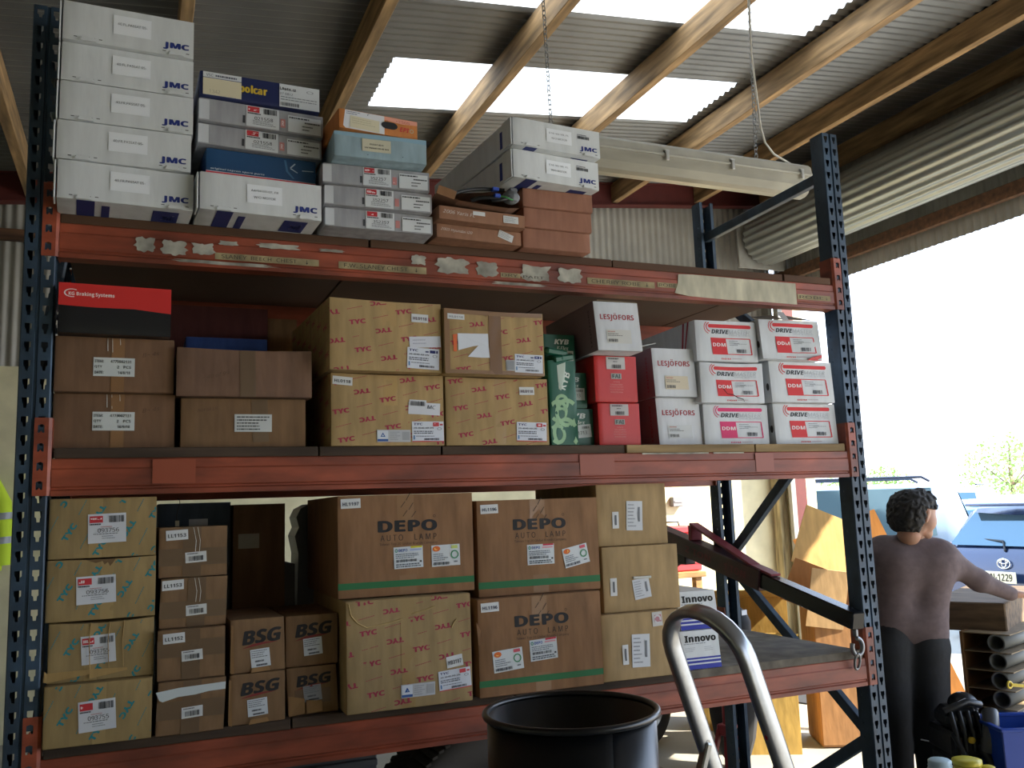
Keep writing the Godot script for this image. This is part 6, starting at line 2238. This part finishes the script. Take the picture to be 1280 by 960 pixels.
func engine(at: Vector3) -> void:
	var o := thing("engine", "dirty black engine with hoses standing under the bench", "engine", at, -0.4)
	var cast := mat("dirty cast metal", hexc("26262a"), 0.55, 0.4, mats["t_wear"], Vector3(4, 4, 4))
	var b := MB.new()
	b.box(Vector3(0, 0.30, 0), Vector3(0.17, 0.46, 0.20), 0.02)
	b.box(Vector3(0.0, 0.57, 0), Vector3(0.17, 0.10, 0.24), 0.015)
	b.box(Vector3(0, 0.04, 0), Vector3(0.16, 0.08, 0.18), 0.01)
	for i in 5:
		b.box(Vector3(0.0, 0.16 + 0.08 * i, 0.115), Vector3(0.19, 0.012, 0.02), 0.003)
	put("engine_block", b.done(), cast, o)
	b = MB.new()
	b.box(Vector3(-0.01, 0.665, 0.02), Vector3(0.15, 0.09, 0.16), 0.03)
	b.ball(Vector3(0.03, 0.71, 0.0), Vector3(0.06, 0.05, 0.07), 12, 8)
	for i in 4:
		b.tube([Vector3(-0.07 + 0.035 * i, 0.70, 0.09), Vector3(-0.07 + 0.035 * i, 0.62, 0.13), Vector3(-0.065 + 0.035 * i, 0.55, 0.12)], 0.011, 8)
	b.tube([Vector3(-0.09, 0.70, 0.08), Vector3(0.0, 0.74, 0.10), Vector3(0.07, 0.72, 0.06)], 0.016, 10)
	put("intake", b.done(), dark_mat(), o)
	b = MB.new()
	b.tube(bez(Vector3(0.04, 0.56, 0.15), Vector3(0.05, 0.62, 0.17), Vector3(0.07, 0.66, 0.15), Vector3(0.085, 0.70, 0.11), 10), 0.032, 14)
	put("air_duct", b.done(), mat("grey duct", hexc("45474b"), 0.4), o)
	b = MB.new()
	b.tube(bez(Vector3(0.02, 0.58, 0.14), Vector3(0.05, 0.48, 0.20), Vector3(0.06, 0.40, 0.20), Vector3(0.14, 0.34, 0.14), 12), 0.018, 10)
	put("hose", b.done(), dark_mat(), o)
	b = MB.new()
	b.tube(bez(Vector3(0.06, 0.60, 0.13), Vector3(0.08, 0.45, 0.18), Vector3(0.10, 0.35, 0.16), Vector3(0.09, 0.2, 0.14), 12), 0.014, 10)
	put("hose", b.done(), dark_mat(), o)
	b = MB.new()
	b.tube(bez(Vector3(-0.08, 0.62, 0.12), Vector3(-0.04, 0.5, 0.2), Vector3(-0.02, 0.42, 0.18), Vector3(-0.06, 0.25, 0.13), 12), 0.012, 8)
	put("hose", b.done(), dark_mat(), o)
	b = MB.new()
	b.at(Transform3D(Basis(Vector3.RIGHT, PI / 2), Vector3(-0.03, 0.42, 0.125)))
	b.lathe(PackedVector2Array([Vector2(0.06, -0.02), Vector2(0.06, 0.012), Vector2(0.045, 0.004), Vector2(0.02, 0.012), Vector2(0.0, 0.014)]), 22)
	put("pulley", b.done(), mat("pulley steel", hexc("54565a"), 0.35, 0.7), o)
	b = MB.new()
	b.ball(Vector3(-0.02, 0.60, 0.15), Vector3(0.016, 0.014, 0.014), 10, 6)
	put("filler_cap", b.done(), mat("yellow cap", hexc("b89a20"), 0.4), o)

func behind_the_rack() -> void:
	# cardboard leaning by the door
	var o := thing("open_carton", "big opened cardboard box standing on end by the doorway", "box", Vector3(4.50, 0, -2.30), -0.45)
	var b := MB.new()
	b.at(look(Vector3(-0.02, 1.0, 0.0), Vector3(1, -0.45, -0.1), Vector3(0.45, 1, -0.25)))
	b.box(Vector3(0, 0.32, 0), Vector3(0.42, 0.42, 0.008))
	put("flap", b.done(), board_mat("c79f60"), o)
	b = MB.new()
	b.at(look(Vector3(0.02, 0.98, 0.03), Vector3(1, -0.42, 0.1), Vector3(0.42, 1, 0.2)))
	b.box(Vector3(-0.02, 0.0, 0), Vector3(0.44, 0.30, 0.008))
	put("flap", b.done(), board_mat("b5804e"), o)
	b = MB.new()
	for q in [[Vector3(0.09, 0.45, 0.17), Vector3(0.36, 0.86, 0.008)], [Vector3(0.09, 0.45, -0.17), Vector3(0.36, 0.86, 0.008)], [Vector3(-0.09, 0.45, 0), Vector3(0.008, 0.86, 0.34)], [Vector3(0.27, 0.45, 0), Vector3(0.008, 0.86, 0.34)], [Vector3(0.09, 0.012, 0), Vector3(0.36, 0.008, 0.34)]]:
		b.box(q[0], q[1])
	put("carton_body", b.done(), board_mat("a87a4c"), o)
	b = MB.new()
	b.at(look(Vector3(-0.02, 0.84, 0.185), Vector3(1, -0.15, -0.1), Vector3(0.1, 1, 0.12)))
	b.box(Vector3(0.0, 0.11, 0.01), Vector3(0.25, 0.38, 0.008))
	put("flap", b.done(), board_mat("c4a070"), o)
	o = thing("cardboard_sheet", "orange brown cardboard leaning behind the worker's back", "cardboard", Vector3(5.05, 0, -2.35), -0.6)
	b = MB.new()
	b.at(look(Vector3(0, 0.75, 0), Vector3(1, 0.35, 0), Vector3(-0.3, 1, -0.2)))
	b.box(Vector3(0, 0, 0), Vector3(0.62, 1.42, 0.008))
	put("sheet", b.done(), board_mat("c8863f"), o)
	# flattened yellowish cartons in a heap
	for i in 2:
		o = thing("open_tray_carton", ["low open yellowish carton with a red and white tape band", "low open yellowish carton with its flaps folded outward"][i], "box", [Vector3(4.32, 0, -2.95), Vector3(4.02, 0, -2.42)][i], [-0.55, -0.5][i])
		b = MB.new()
		var w: float = [0.62, 0.46][i]
		var h: float = [0.92, 0.70][i]
		for q in [[Vector3(0, h / 2, 0.18), Vector3(w, h, 0.008)], [Vector3(0, h / 2, -0.18), Vector3(w, h, 0.008)], [Vector3(-w / 2, h / 2, 0), Vector3(0.008, h, 0.36)], [Vector3(w / 2, h / 2, 0), Vector3(0.008, h, 0.36)], [Vector3(0, 0.008, 0), Vector3(w, 0.008, 0.36)]]:
			b.box(q[0], q[1])
		put("carton_body", b.done(), board_mat("cda858"), o)
		b = MB.new()
		b.at(look(Vector3(0, h, 0.18), Vector3(1, 0, 0), Vector3(0, 0.35, 1)))
		b.box(Vector3(0, 0.10, 0), Vector3(w, 0.2, 0.006))
		put("flap", b.done(), board_mat("d8b868"), o)
		if i == 0:
			b = MB.new()
			b.box(Vector3(0, h - 0.05, -0.174), Vector3(w * 0.98, 0.05, 0.003))
			put("tape_band", b.done(), mat("tape d8c7c4", hexc("d8c7c4"), 0.4), o)
			b = MB.new()
			for k in 4:
				b.box(Vector3(-w * 0.36 + k * w * 0.24, h - 0.05, -0.1718), Vector3(w * 0.14, 0.022, 0.002))
			put("tape_print", b.done(), ink_mat("b8404a"), o)
	# black bag and purple cloth
	o = thing("black_bag", "black holdall with a white tag beside the yellowish cartons", "bag", Vector3(3.60, 0, -2.10), 0.3)
	b = MB.new()
	b.ball(Vector3(0, 0.46, 0), Vector3(0.14, 0.46, 0.16), 14, 10)
	b.ball(Vector3(0.05, 0.84, 0.02), Vector3(0.09, 0.12, 0.10), 10, 7)
	put("bag_body", b.done(), mat("black cloth", hexc("1d1e22"), 0.8), o)
	b = MB.new()
	b.box(Vector3(0.0, 0.93, 0.13), Vector3(0.05, 0.03, 0.003))
	put("bag_tag", b.done(), ink_mat("c9ccd0"), o)
	b = MB.new()
	b.ball(Vector3(3.72, 0.80, -3.45), Vector3(0.16, 0.10, 0.14), 9, 6, -1)
	b.ball(Vector3(3.80, 0.40, -3.45), Vector3(0.22, 0.40, 0.2), 9, 6, -1)
	tag(put("cloth_heap", b.done(), mat("purple cloth", hexc("39304f"), 0.9)), "crumpled purple cloth heaped behind the crane boom", "cloth")
	# loose wheel, jack stand, floor mat
	var wt := thing("car_wheel", "alloy car wheel standing behind the drum under the shelf", "wheel", Vector3(3.35, 0.0, -2.80), 0.5)
	wheel(wt, Vector3(0, 0.31, 0), 0.31, 0.19)
	o = thing("axle_stand", "red axle stand on the concrete floor behind the ladder", "axle stand", Vector3(3.24, 0, -1.66), 0.3)
	b = MB.new()
	for q in [[-0.09, -0.09], [0.09, -0.09], [-0.09, 0.09], [0.09, 0.09]]:
		b.bar(Vector3(q[0], 0.0, q[1]), Vector3(q[0] * 0.35, 0.36, q[1] * 0.35), 0.022, 0.022, Vector3.RIGHT)
	b.box(Vector3(0, 0.36, 0), Vector3(0.085, 0.06, 0.085), 0.006)
	var redm := mat("stand red", hexc("8f2430"), 0.45)
	put("stand_legs", b.done(), redm, o)
	b = MB.new()
	b.tube([Vector3(0, 0.3, 0), Vector3(0, 0.50, 0)], 0.024, 12)
	b.box(Vector3(0, 0.515, 0), Vector3(0.11, 0.03, 0.05), 0.005)
	put("ratchet_post", b.done(), redm, o)
	b = MB.new()
	b.box(Vector3(0, 0.006, 0), Vector3(0.55, 0.012, 0.35), 0.003)
	tag(put("floor_mat", b.done(), mat("black rubber", hexc("232428"), 0.8), self, Transform3D(Basis(Vector3.UP, 0.4), Vector3(5.30, 0, -3.50))), "black rubber mat lying flat on the concrete floor", "mat")
	# tyre under the shelf, with a loop of wire
	o = thing("old_tyre", "worn tyre standing in the dark under the bottom shelf", "tyre", Vector3(1.27, 0, -0.62), 0.55)
	var tr := 0.395
	b = MB.new()
	b.at(Transform3D(Basis(Vector3.RIGHT, PI / 2), Vector3(0, tr, 0)))
	b.lathe(PackedVector2Array([Vector2(0.23, -0.09), Vector2(0.33, -0.11), Vector2(0.38, -0.10), Vector2(0.392, -0.07), Vector2(tr, 0.0), Vector2(0.392, 0.07), Vector2(0.38, 0.10), Vector2(0.33, 0.11), Vector2(0.23, 0.09), Vector2(0.22, 0.0), Vector2(0.23, -0.09)]), 40)
	put("carcass", b.done(), mat("old rubber", hexc("35312c"), 0.85), o)
	b = MB.new()
	for i in 66:
		var t := TAU * i / 66
		for s in [-1.0, 1.0]:
			b.bar(Vector3(cos(t) * tr, tr + sin(t) * tr, s * 0.01), Vector3(cos(t + 0.07) * 0.392, tr + sin(t + 0.07) * 0.392, s * 0.088), 0.02, 0.010, Vector3(cos(t), sin(t), 0))
	put("tread_blocks", b.done(), mat("old rubber", hexc("35312c")), o)
	for i in 3:      # crates added to keep the floor under the shelf dark
		var cx: float = [0.28, 0.74, 2.05][i]
		o = thing("added_crate", ["added grey crate darkening the floor under the shelf near the blue upright", "added grey crate darkening the floor under the shelf beside the worn tyre", "added grey crate darkening the floor under the shelf beyond the drum"][i], "crate", Vector3(cx, 0, -0.52))
		var hc: float = [0.80, 0.83, 0.42][i]
		b = MB.new()
		for q in [[Vector3(0, hc / 2, 0.16), Vector3(0.42, hc, 0.02)], [Vector3(0, hc / 2, -0.16), Vector3(0.42, hc, 0.02)], [Vector3(-0.20, hc / 2, 0), Vector3(0.02, hc, 0.30)], [Vector3(0.20, hc / 2, 0), Vector3(0.02, hc, 0.30)], [Vector3(0, 0.015, 0), Vector3(0.38, 0.03, 0.30)]]:
			b.box(q[0], q[1], 0.004)
		put("crate_wall", b.done(), mat("grey crate", hexc("3b3f45"), 0.5), o)
		for y in [0.25, 0.5, 0.78, 0.97]:
			b = MB.new()
			b.box(Vector3(0, hc * y, 0.176), Vector3(0.42, 0.022, 0.014), 0.003)
			put("crate_rib", b.done(), mat("grey crate", hexc("3b3f45")), o)
	b = MB.new()
	b.tube(bez(Vector3(1.36, 0.86, -0.36), Vector3(1.42, 0.80, -0.36), Vector3(1.45, 0.5, -0.36), Vector3(1.46, 0.0, -0.36), 14), 0.0025, 5)
	tag(put("loose_wire", b.done(), mat("chain steel", hexc("8d8f90"))), "thin wire hanging in front of the worn tyre", "wire")
	o = thing("blue_bundle", "blue plastic bundle on the floor between tyre and drum", "bag", Vector3(1.66, 0, -0.50))
	b = MB.new()
	b.ball(Vector3(0, 0.36, 0), Vector3(0.14, 0.36, 0.15), 9, 7, -1)
	put("bundle_body", b.done(), mat("dark blue plastic", hexc("1c2f63"), 0.5), o)
	# clutter on a bench along the back wall
	o = thing("back_bench", "timber work table along the cream back wall", "table", Vector3(4.3, 0, -4.85))
	b = MB.new()
	b.box(Vector3(0, 0.94, 0), Vector3(1.7, 0.05, 0.6), 0.004)
	put("table_top", b.done(), mat("bench ply", hexc("b98a54"), 0.8, 0.0, mats["t_grain"], Vector3(0.6, 3, 3)), o)
	for q in [[-0.78, -0.24], [0.78, -0.24], [-0.78, 0.24], [0.78, 0.24]]:
		b = MB.new()
		b.box(Vector3(q[0], 0.457, q[1]), Vector3(0.07, 0.914, 0.07), 0.003)
		put("leg", b.done(), mat("bench ply", hexc("b98a54")), o)
	var cl := [["green_crate", "green plastic crate on the back table", "crate", "2f9a78", Vector3(4.35, 0.967, -4.75), Vector3(0.34, 0.46, 0.26)], ["tool_chest", "red metal tool chest on the back table", "tool box", "b92a30", Vector3(4.95, 0.967, -4.80), Vector3(0.46, 0.42, 0.30)], ["grey_crate", "grey metal case at the end of the back table", "case", "77777a", Vector3(3.85, 0.967, -4.80), Vector3(0.32, 0.28, 0.26)]]
	for q in cl:
		var t := thing(q[0], q[1], q[2], q[4])
		var s: Vector3 = q[5]
		b = MB.new()
		b.box(Vector3(0, s.y * 0.42, 0), Vector3(s.x, s.y * 0.84, s.z), 0.012)
		for i in 3:
			b.box(Vector3(0, s.y * (0.18 + 0.24 * i), s.z / 2 + 0.003), Vector3(s.x * 0.92, s.y * 0.03, 0.012), 0.002)
		put("case_body", b.done(), mat("case " + q[3], hexc(q[3]), 0.45), t)
		b = MB.new()
		b.box(Vector3(0, s.y * 0.92, 0), Vector3(s.x * 1.02, s.y * 0.16, s.z * 1.03), 0.012)
		put("case_lid", b.done(), mat("case " + q[3], hexc(q[3])), t)
		b = MB.new()
		b.tube([Vector3(-s.x * 0.2, s.y, 0), Vector3(-s.x * 0.18, s.y + 0.04, 0), Vector3(s.x * 0.18, s.y + 0.04, 0), Vector3(s.x * 0.2, s.y, 0)], 0.008, 8)
		put("handle", b.done(), dark_mat(), t)
	o = thing("small_wall_box", "small grey socket box fixed on the cream back wall", "socket", Vector3(5.30, 1.62, WALL_B + 0.03))
	b = MB.new()
	b.box(Vector3(0, 0, 0), Vector3(0.12, 0.10, 0.06), 0.006)
	b.box(Vector3(0.0, 0.0, 0.032), Vector3(0.09, 0.02, 0.006), 0.002)
	put("socket_body", b.done(), mat("case 77777a", hexc("77777a")), o)
	# yellow-green safety jacket on the back wall
	o = thing("safety_jacket", "yellow-green high-visibility jacket with grey stripes hanging on the wall", "jacket", Vector3(-0.985, 0.98, WALL_B + 0.10))
	b = MB.new()
	var rows := []
	for i in 9:
		var f := i / 8.0
		var row := PackedVector3Array()
		for k in 17:
			var t := TAU * k / 16
			row.append(Vector3(cos(t) * lerpf(0.27, 0.20, f * f) * (1.0 + 0.05 * sin(3 * t + i)), 0.30 + f * 0.72, sin(t) * lerpf(0.07, 0.08, f) * (1.0 + 0.2 * sin(5 * t))))
		rows.append(row)
	rows.reverse()
	b.sheet(rows, 1)
	b.tube([Vector3(0.17, 0.98, 0.0), Vector3(0.25, 0.80, 0.02), Vector3(0.27, 0.5, 0.03), Vector3(0.275, 0.34, 0.03)], [0.06, 0.075, 0.07, 0.06], 12)
	b.tube([Vector3(-0.17, 0.98, 0.0), Vector3(-0.25, 0.80, 0.02), Vector3(-0.27, 0.5, 0.03), Vector3(-0.275, 0.34, 0.03)], [0.06, 0.075, 0.07, 0.06], 12)
	put("jacket_body", b.done(), mat("hi-vis cloth", hexc("b5d02c"), 0.8), o)
	b = MB.new()
	for y in [0.52, 0.70]:
		b.tube([Vector3(0.268, y - 0.025, 0.028), Vector3(0.263, y + 0.025, 0.026)], 0.077, 12, false)
	put("reflective_stripe", b.done(), mat("stripe grey", hexc("8b9092"), 0.4), o)

# ------------------------------------------------------------------ the worker
# bones: [a, b, radius at a, radius at b]; joined with a smooth minimum and meshed as surface nets into st
func flesh(m: MB, bones: Array, cell: float, k := 0.03, cut = null) -> void:
	var lo := Vector3(1e9, 1e9, 1e9)
	var hi := -lo
	for q in bones:
		var r: float = max(q[2], q[3]) + 0.02
		lo = lo.min((q[0] as Vector3).min(q[1]) - Vector3.ONE * r)
		hi = hi.max((q[0] as Vector3).max(q[1]) + Vector3.ONE * r)
	var n := Vector3i(((hi - lo) / cell).ceil()) + Vector3i(2, 2, 2)
	var f := PackedFloat32Array()
	f.resize(n.x * n.y * n.z)
	f.fill(1.0)
	for q in bones:
		var a: Vector3 = q[0]
		var b: Vector3 = q[1]
		var ra: float = q[2]
		var rb: float = q[3]
		var pad: float = max(ra, rb) + k + cell * 2
		var s := Vector3i(((a.min(b) - Vector3.ONE * pad - lo) / cell).floor()).clamp(Vector3i.ZERO, n - Vector3i.ONE)
		var e := Vector3i(((a.max(b) + Vector3.ONE * pad - lo) / cell).ceil()).clamp(Vector3i.ZERO, n - Vector3i.ONE)
		var ab := b - a
		var l2 := maxf(ab.length_squared(), 1e-9)
		for z in range(s.z, e.z + 1):
			for y in range(s.y, e.y + 1):
				for x in range(s.x, e.x + 1):
					var p := lo + Vector3(x, y, z) * cell
					var t := clampf((p - a).dot(ab) / l2, 0.0, 1.0)
					var d := p.distance_to(a + ab * t) - lerpf(ra, rb, t)
					var i := x + n.x * (y + n.y * z)
					var o := f[i]
					if d < o + k:
						var h := clampf(0.5 + 0.5 * (o - d) / k, 0.0, 1.0)
						f[i] = lerpf(o, d, h) - k * h * (1.0 - h)
	if cut != null:
		for z in n.z:
			for y in n.y:
				for x in n.x:
					var i := x + n.x * (y + n.y * z)
					if f[i] < 0.06:
						f[i] = cut.call(lo + Vector3(x, y, z) * cell, f[i])
	var at := {}
	var step := [1, n.x, n.x * n.y]
	for z in n.z - 1:
		for y in n.y - 1:
			for x in n.x - 1:
				var i := x + n.x * (y + n.y * z)
				var v0 := f[i]
				if absf(v0) > cell * 3.0:
					continue
				var inside := 0
				var v := [0.0, 0.0, 0.0, 0.0, 0.0, 0.0, 0.0, 0.0]
				for c in 8:
					v[c] = f[i + (c & 1) + (c >> 1 & 1) * n.x + (c >> 2) * n.x * n.y]
					inside += int(v[c] < 0.0)
				if inside == 0 or inside == 8:
					continue
				var sum := Vector3.ZERO
				var cnt := 0
				for c in 8:
					for ax in 3:
						if c & (1 << ax):
							continue
						var c2 := c | (1 << ax)
						if (v[c] < 0.0) != (v[c2] < 0.0):
							var w: float = v[c] / (v[c] - v[c2])
							var p := Vector3(c & 1, c >> 1 & 1, c >> 2)
							p[ax] += w
							sum += p
							cnt += 1
				at[i] = lo + (Vector3(x, y, z) + sum / cnt) * cell
	for i in at:
		for ax in 3:
			var s1: int = step[(ax + 1) % 3]
			var s2: int = step[(ax + 2) % 3]
			var u: float = f[i]
			var w: float = f[i + step[ax]]
			if (u < 0.0) == (w < 0.0):
				continue
			if not (at.has(i - s1) and at.has(i - s2) and at.has(i - s1 - s2)):
				continue
			var A: Vector3 = at[i - s1 - s2]
			var B: Vector3 = at[i - s2]
			var C: Vector3 = at[i]
			var D: Vector3 = at[i - s1]
			if u < 0.0:
				m.quad(A, B, C, D, 1)
			else:
				m.quad(A, D, C, B, 1)

func person() -> void:
	var root := pix(1132, 785, 4.10) * Vector3(1, 0, 1)
	var o := thing("person", "person in a grey brown jumper and black work trousers leaning over the bench", "person", root)
	var P := func(u: float, v: float, d: float): return pix(u, v, d) - root
	var right := (pix(1240, 600, 4.0) - pix(1140, 600, 4.0)).normalized()
	var fwd := (pix(1140, 619, 5.0) - pix(1140, 619, 4.0)).normalized()
	var hipc: Vector3 = P.call(1131, 800, 4.10)
	var waist: Vector3 = P.call(1131, 760, 4.10)
	var chest: Vector3 = P.call(1138, 706, 4.10)
	var neck: Vector3 = P.call(1141, 672, 4.10)
	var head: Vector3 = P.call(1143, 644, 4.08)
	var rs: Vector3 = P.call(1179, 697, 4.08)
	var re: Vector3 = P.call(1224, 726, 4.10)
	var rw: Vector3 = P.call(1263, 742, 4.14)
	var ls: Vector3 = P.call(1101, 690, 4.14)
	var le: Vector3 = P.call(1106, 738, 4.36)
	var lw: Vector3 = P.call(1150, 752, 4.52)
	var lh := hipc - right * 0.085 - Vector3(0, 0.03, 0)
	var rh := hipc + right * 0.085 - Vector3(0, 0.03, 0)
	var lk := Vector3(lh.x - 0.01, 0.50, lh.z) + fwd * 0.03
	var rk := Vector3(rh.x - 0.005, 0.50, rh.z) + fwd * 0.03
	var la := Vector3(lk.x, 0.09, lk.z) - fwd * 0.03
	var ra := Vector3(rk.x, 0.09, rk.z) - fwd * 0.03
	var sh := right * 0.075
	# clothing: jumper and trousers
	var torso := [[waist - sh - Vector3(0, 0.05, 0), chest - sh, 0.10, 0.118], [waist + sh - Vector3(0, 0.05, 0), chest + sh, 0.10, 0.118], [waist + sh - Vector3(0, 0.05, 0), hipc + right * 0.085 + Vector3(0, 0.035, 0), 0.10, 0.111], [waist - Vector3(0, 0.05, 0), hipc + right * 0.0 + Vector3(0, 0.075, 0), 0.10, 0.108], [chest - sh * 1.1, chest + sh * 1.1, 0.115, 0.115], [chest, neck, 0.09, 0.055], [ls + right * 0.035, rs - right * 0.035, 0.062, 0.062], [chest, rs - right * 0.02, 0.09, 0.068]]
	var sleeves := [[rs, re, 0.062, 0.043], [re, rw, 0.043, 0.034], [ls, le, 0.066, 0.052], [le, lw, 0.050, 0.038]]
	var b := MB.new()
	flesh(b, torso + sleeves, 0.012, 0.04)
	var cloth := mat("grey brown jumper", hexc("6f5f60"), 0.9, 0.0, mats["t_fibre"], Vector3(3, 3, 3))
	relief(cloth, noise_tex("folds", 0.012, 3, 0.0, 6.0, 3, 512, true), 0.5)
	put("jumper", b.done(), cloth, o)
	b = MB.new()
	flesh(b, [[waist - sh - Vector3(0, 0.055, 0), lh, 0.098, 0.105], [waist + sh - Vector3(0, 0.055, 0), rh, 0.098, 0.105], [lh, lk, 0.108, 0.080], [rh, rk, 0.108, 0.080], [lk, la, 0.080, 0.066], [rk, ra, 0.080, 0.066]], 0.012, 0.025)
	var tr := mat("black work trousers", hexc("1c1e22"), 0.85, 0.0, mats["t_fibre"], Vector3(3, 3, 3))
	relief(tr, mats["t_folds"], 0.6)
	put("trousers", b.done(), tr, o)
	b = MB.new()
	b.bar(rh + right * 0.098 + Vector3(0, -0.09, 0) - fwd * 0.02, rk + right * 0.082 + Vector3(0, 0.12, 0) - fwd * 0.02, 0.016, 0.11, fwd, 0.006)
	put("cargo_pocket", b.done(), tr, o)
	b = MB.new()
	b.tube([rk - fwd * 0.081 + Vector3(0, 0.02, 0) - right * 0.05, rk - fwd * 0.083 + Vector3(0, 0.005, 0) + right * 0.03], 0.003, 6)
	put("reflective_piping", b.done(), mat("piping grey", hexc("9a9da0"), 0.4), o)
	b = MB.new()
	for q in [la, ra]:
		b.ball(Vector3(q.x, 0.05, q.z) + fwd * 0.05, Vector3(0.055, 0.05, 0.055), 12, 8)
		b.box(Vector3(q.x, 0.015, q.z) + fwd * 0.03, Vector3(0.10, 0.03, 0.10), 0.01)
		b.ball(Vector3(q.x, 0.045, q.z) + fwd * 0.12, Vector3(0.05, 0.042, 0.06), 12, 8)
	put("boots", b.done(), dark_mat(), o)
	# body: a continuous figure inside the clothes, with head and hand
	var skin := mat("skin", hexc("a97f68"), 0.6)
	skin.subsurf_scatter_enabled = true
	skin.subsurf_scatter_strength = 0.15
	b = MB.new()
	flesh(b, [[waist, chest, 0.075, 0.085], [chest, neck, 0.06, 0.047], [neck - Vector3(0, 0.01, 0), head - Vector3(0, 0.03, 0), 0.05, 0.052], [ls + right * 0.04, rs - right * 0.04, 0.04, 0.04], [rs, re, 0.045, 0.036], [re, rw, 0.036, 0.027], [ls, le, 0.045, 0.036], [le, lw, 0.036, 0.027], [waist, hipc, 0.075, 0.075], [hipc, lh, 0.07, 0.075], [hipc, rh, 0.07, 0.075], [lh, lk, 0.075, 0.055], [rh, rk, 0.075, 0.055], [lk, la, 0.055, 0.04], [rk, ra, 0.055, 0.04]], 0.014, 0.03)
	var face := (right * 0.86 + fwd * 0.42 + Vector3(0, -0.12, 0)).normalized()
	var fu := Vector3.UP
	var fs := face.cross(fu).normalized()       # the head's own right
	fu = fs.cross(face).normalized()
	var H := func(f: float, u: float, s: float): return head + face * f + fu * u + fs * s
	flesh(b, [[H.call(-0.02, 0.025, 0), H.call(0.015, 0.03, 0), 0.082, 0.078], [H.call(0.03, -0.02, -0.02), H.call(0.03, -0.02, 0.02), 0.058, 0.058], [H.call(0.055, -0.075, -0.012), H.call(0.055, -0.075, 0.012), 0.03, 0.03], [H.call(0.0, -0.06, -0.035), H.call(0.055, -0.08, -0.008), 0.025, 0.02], [H.call(0.0, -0.06, 0.035), H.call(0.055, -0.08, 0.008), 0.025, 0.02], [H.call(0.085, 0.02, 0), H.call(0.108, -0.022, 0), 0.008, 0.013], [H.call(0.088, -0.048, -0.015), H.call(0.088, -0.048, 0.015), 0.009, 0.009], [H.call(-0.03, -0.09, 0), H.call(-0.02, -0.03, 0), 0.05, 0.055], [H.call(0.0, 0.012, 0.078), H.call(-0.012, -0.026, 0.080), 0.012, 0.009], [H.call(0.0, 0.012, -0.078), H.call(-0.012, -0.026, -0.080), 0.012, 0.009], [H.call(0.075, 0.028, -0.03), H.call(0.075, 0.028, 0.03), 0.012, 0.012]], 0.005, 0.012)
	# right hand resting flat on the bench: palm, four fingers and a thumb
	var hd := (rw - re).normalized()
	hd = (hd * Vector3(1, 0.3, 1)).normalized()
	var hs := hd.cross(Vector3.UP).normalized()      # towards the viewer's side
	var K := func(f: float, u: float, s: float): return rw + hd * f + Vector3(0, u, 0) + hs * s
	var hb := [[K.call(-0.03, 0, 0), K.call(0.02, 0, 0), 0.026, 0.022]]
	for i in 4:
		var s: float = [-0.03, -0.01, 0.010, 0.029][i]
		var l: float = [0.062, 0.074, 0.070, 0.052][i]
		hb.append([K.call(0.02, 0, s * 0.5), K.call(0.085, -0.002, s), 0.017, 0.012])
		hb.append([K.call(0.085, -0.002, s), K.call(0.085 + l * 0.5, -0.004, s * 1.1), 0.0098, 0.009])
		hb.append([K.call(0.085 + l * 0.5, -0.004, s * 1.1), K.call(0.085 + l, -0.022, s * 1.15), 0.009, 0.0078])
	hb.append([K.call(0.025, -0.004, -0.018), K.call(0.055, -0.010, -0.052), 0.015, 0.0115])
	hb.append([K.call(0.055, -0.010, -0.052), K.call(0.088, -0.018, -0.062), 0.0105, 0.0088])
	flesh(b, hb, 0.0035, 0.006)
	# left hand, curled in front of the body
	var gd := (lw - le).normalized()
	var gs := gd.cross(Vector3.UP).normalized()
	var G := func(f: float, u: float, s: float): return lw + gd * f + Vector3(0, u, 0) + gs * s
	var gb := [[G.call(-0.03, 0, 0), G.call(0.02, 0, 0), 0.026, 0.022]]
	for i in 4:
		var s: float = [-0.03, -0.01, 0.010, 0.029][i]
		gb.append([G.call(0.02, 0, s * 0.5), G.call(0.085, -0.004, s), 0.017, 0.012])
		gb.append([G.call(0.085, -0.004, s), G.call(0.115, -0.028, s), 0.0098, 0.009])
		gb.append([G.call(0.115, -0.028, s), G.call(0.10, -0.055, s), 0.009, 0.0078])
	gb.append([G.call(0.025, -0.004, 0.018), G.call(0.055, -0.018, 0.05), 0.015, 0.0115])
	gb.append([G.call(0.055, -0.018, 0.05), G.call(0.085, -0.034, 0.045), 0.0105, 0.0088])
	flesh(b, gb, 0.0035, 0.006)
	put("body", b.done(), skin, o)
	# eyes and brows
	b = MB.new()
	for s in [-1.0, 1.0]:
		b.ball(H.call(0.078, 0.012, s * 0.031), Vector3(0.011, 0.010, 0.011), 10, 7)
	put("eyes", b.done(), mat("eye white", hexc("d8d2c8"), 0.2), o)
	# short dark hair with grey in it
	var nz := FastNoiseLite.new()
	nz.frequency = 0.05
	nz.seed = 4
	var keep := func(p: Vector3, d: float):
		var q: Vector3 = p - head
		var f := q.dot(face)
		var u := q.dot(fu)
		var s := absf(q.dot(fs))
		var out := d + nz.get_noise_3d(q.x * 700.0, q.y * 700.0, q.z * 700.0) * 0.012
		# leave the face and the ears free
		out = maxf(out, minf(f - 0.052 + 0.0 * u, 0.052 - u + f * 0.35))
		if f > -0.02 and s > 0.05:
			out = maxf(out, 0.028 - u)
		return maxf(out, -0.082 - u)
	b = MB.new()
	flesh(b, [[H.call(-0.028, 0.02, 0), H.call(0.02, 0.034, 0), 0.096, 0.090], [H.call(-0.05, -0.03, -0.02), H.call(-0.05, -0.03, 0.02), 0.06, 0.06]], 0.005, 0.03, keep)
	put("hair", b.done(), mat("dark greying hair", hexc("2b2826"), 0.75, 0.0, mats["t_chips"], Vector3(6, 6, 6)), o)
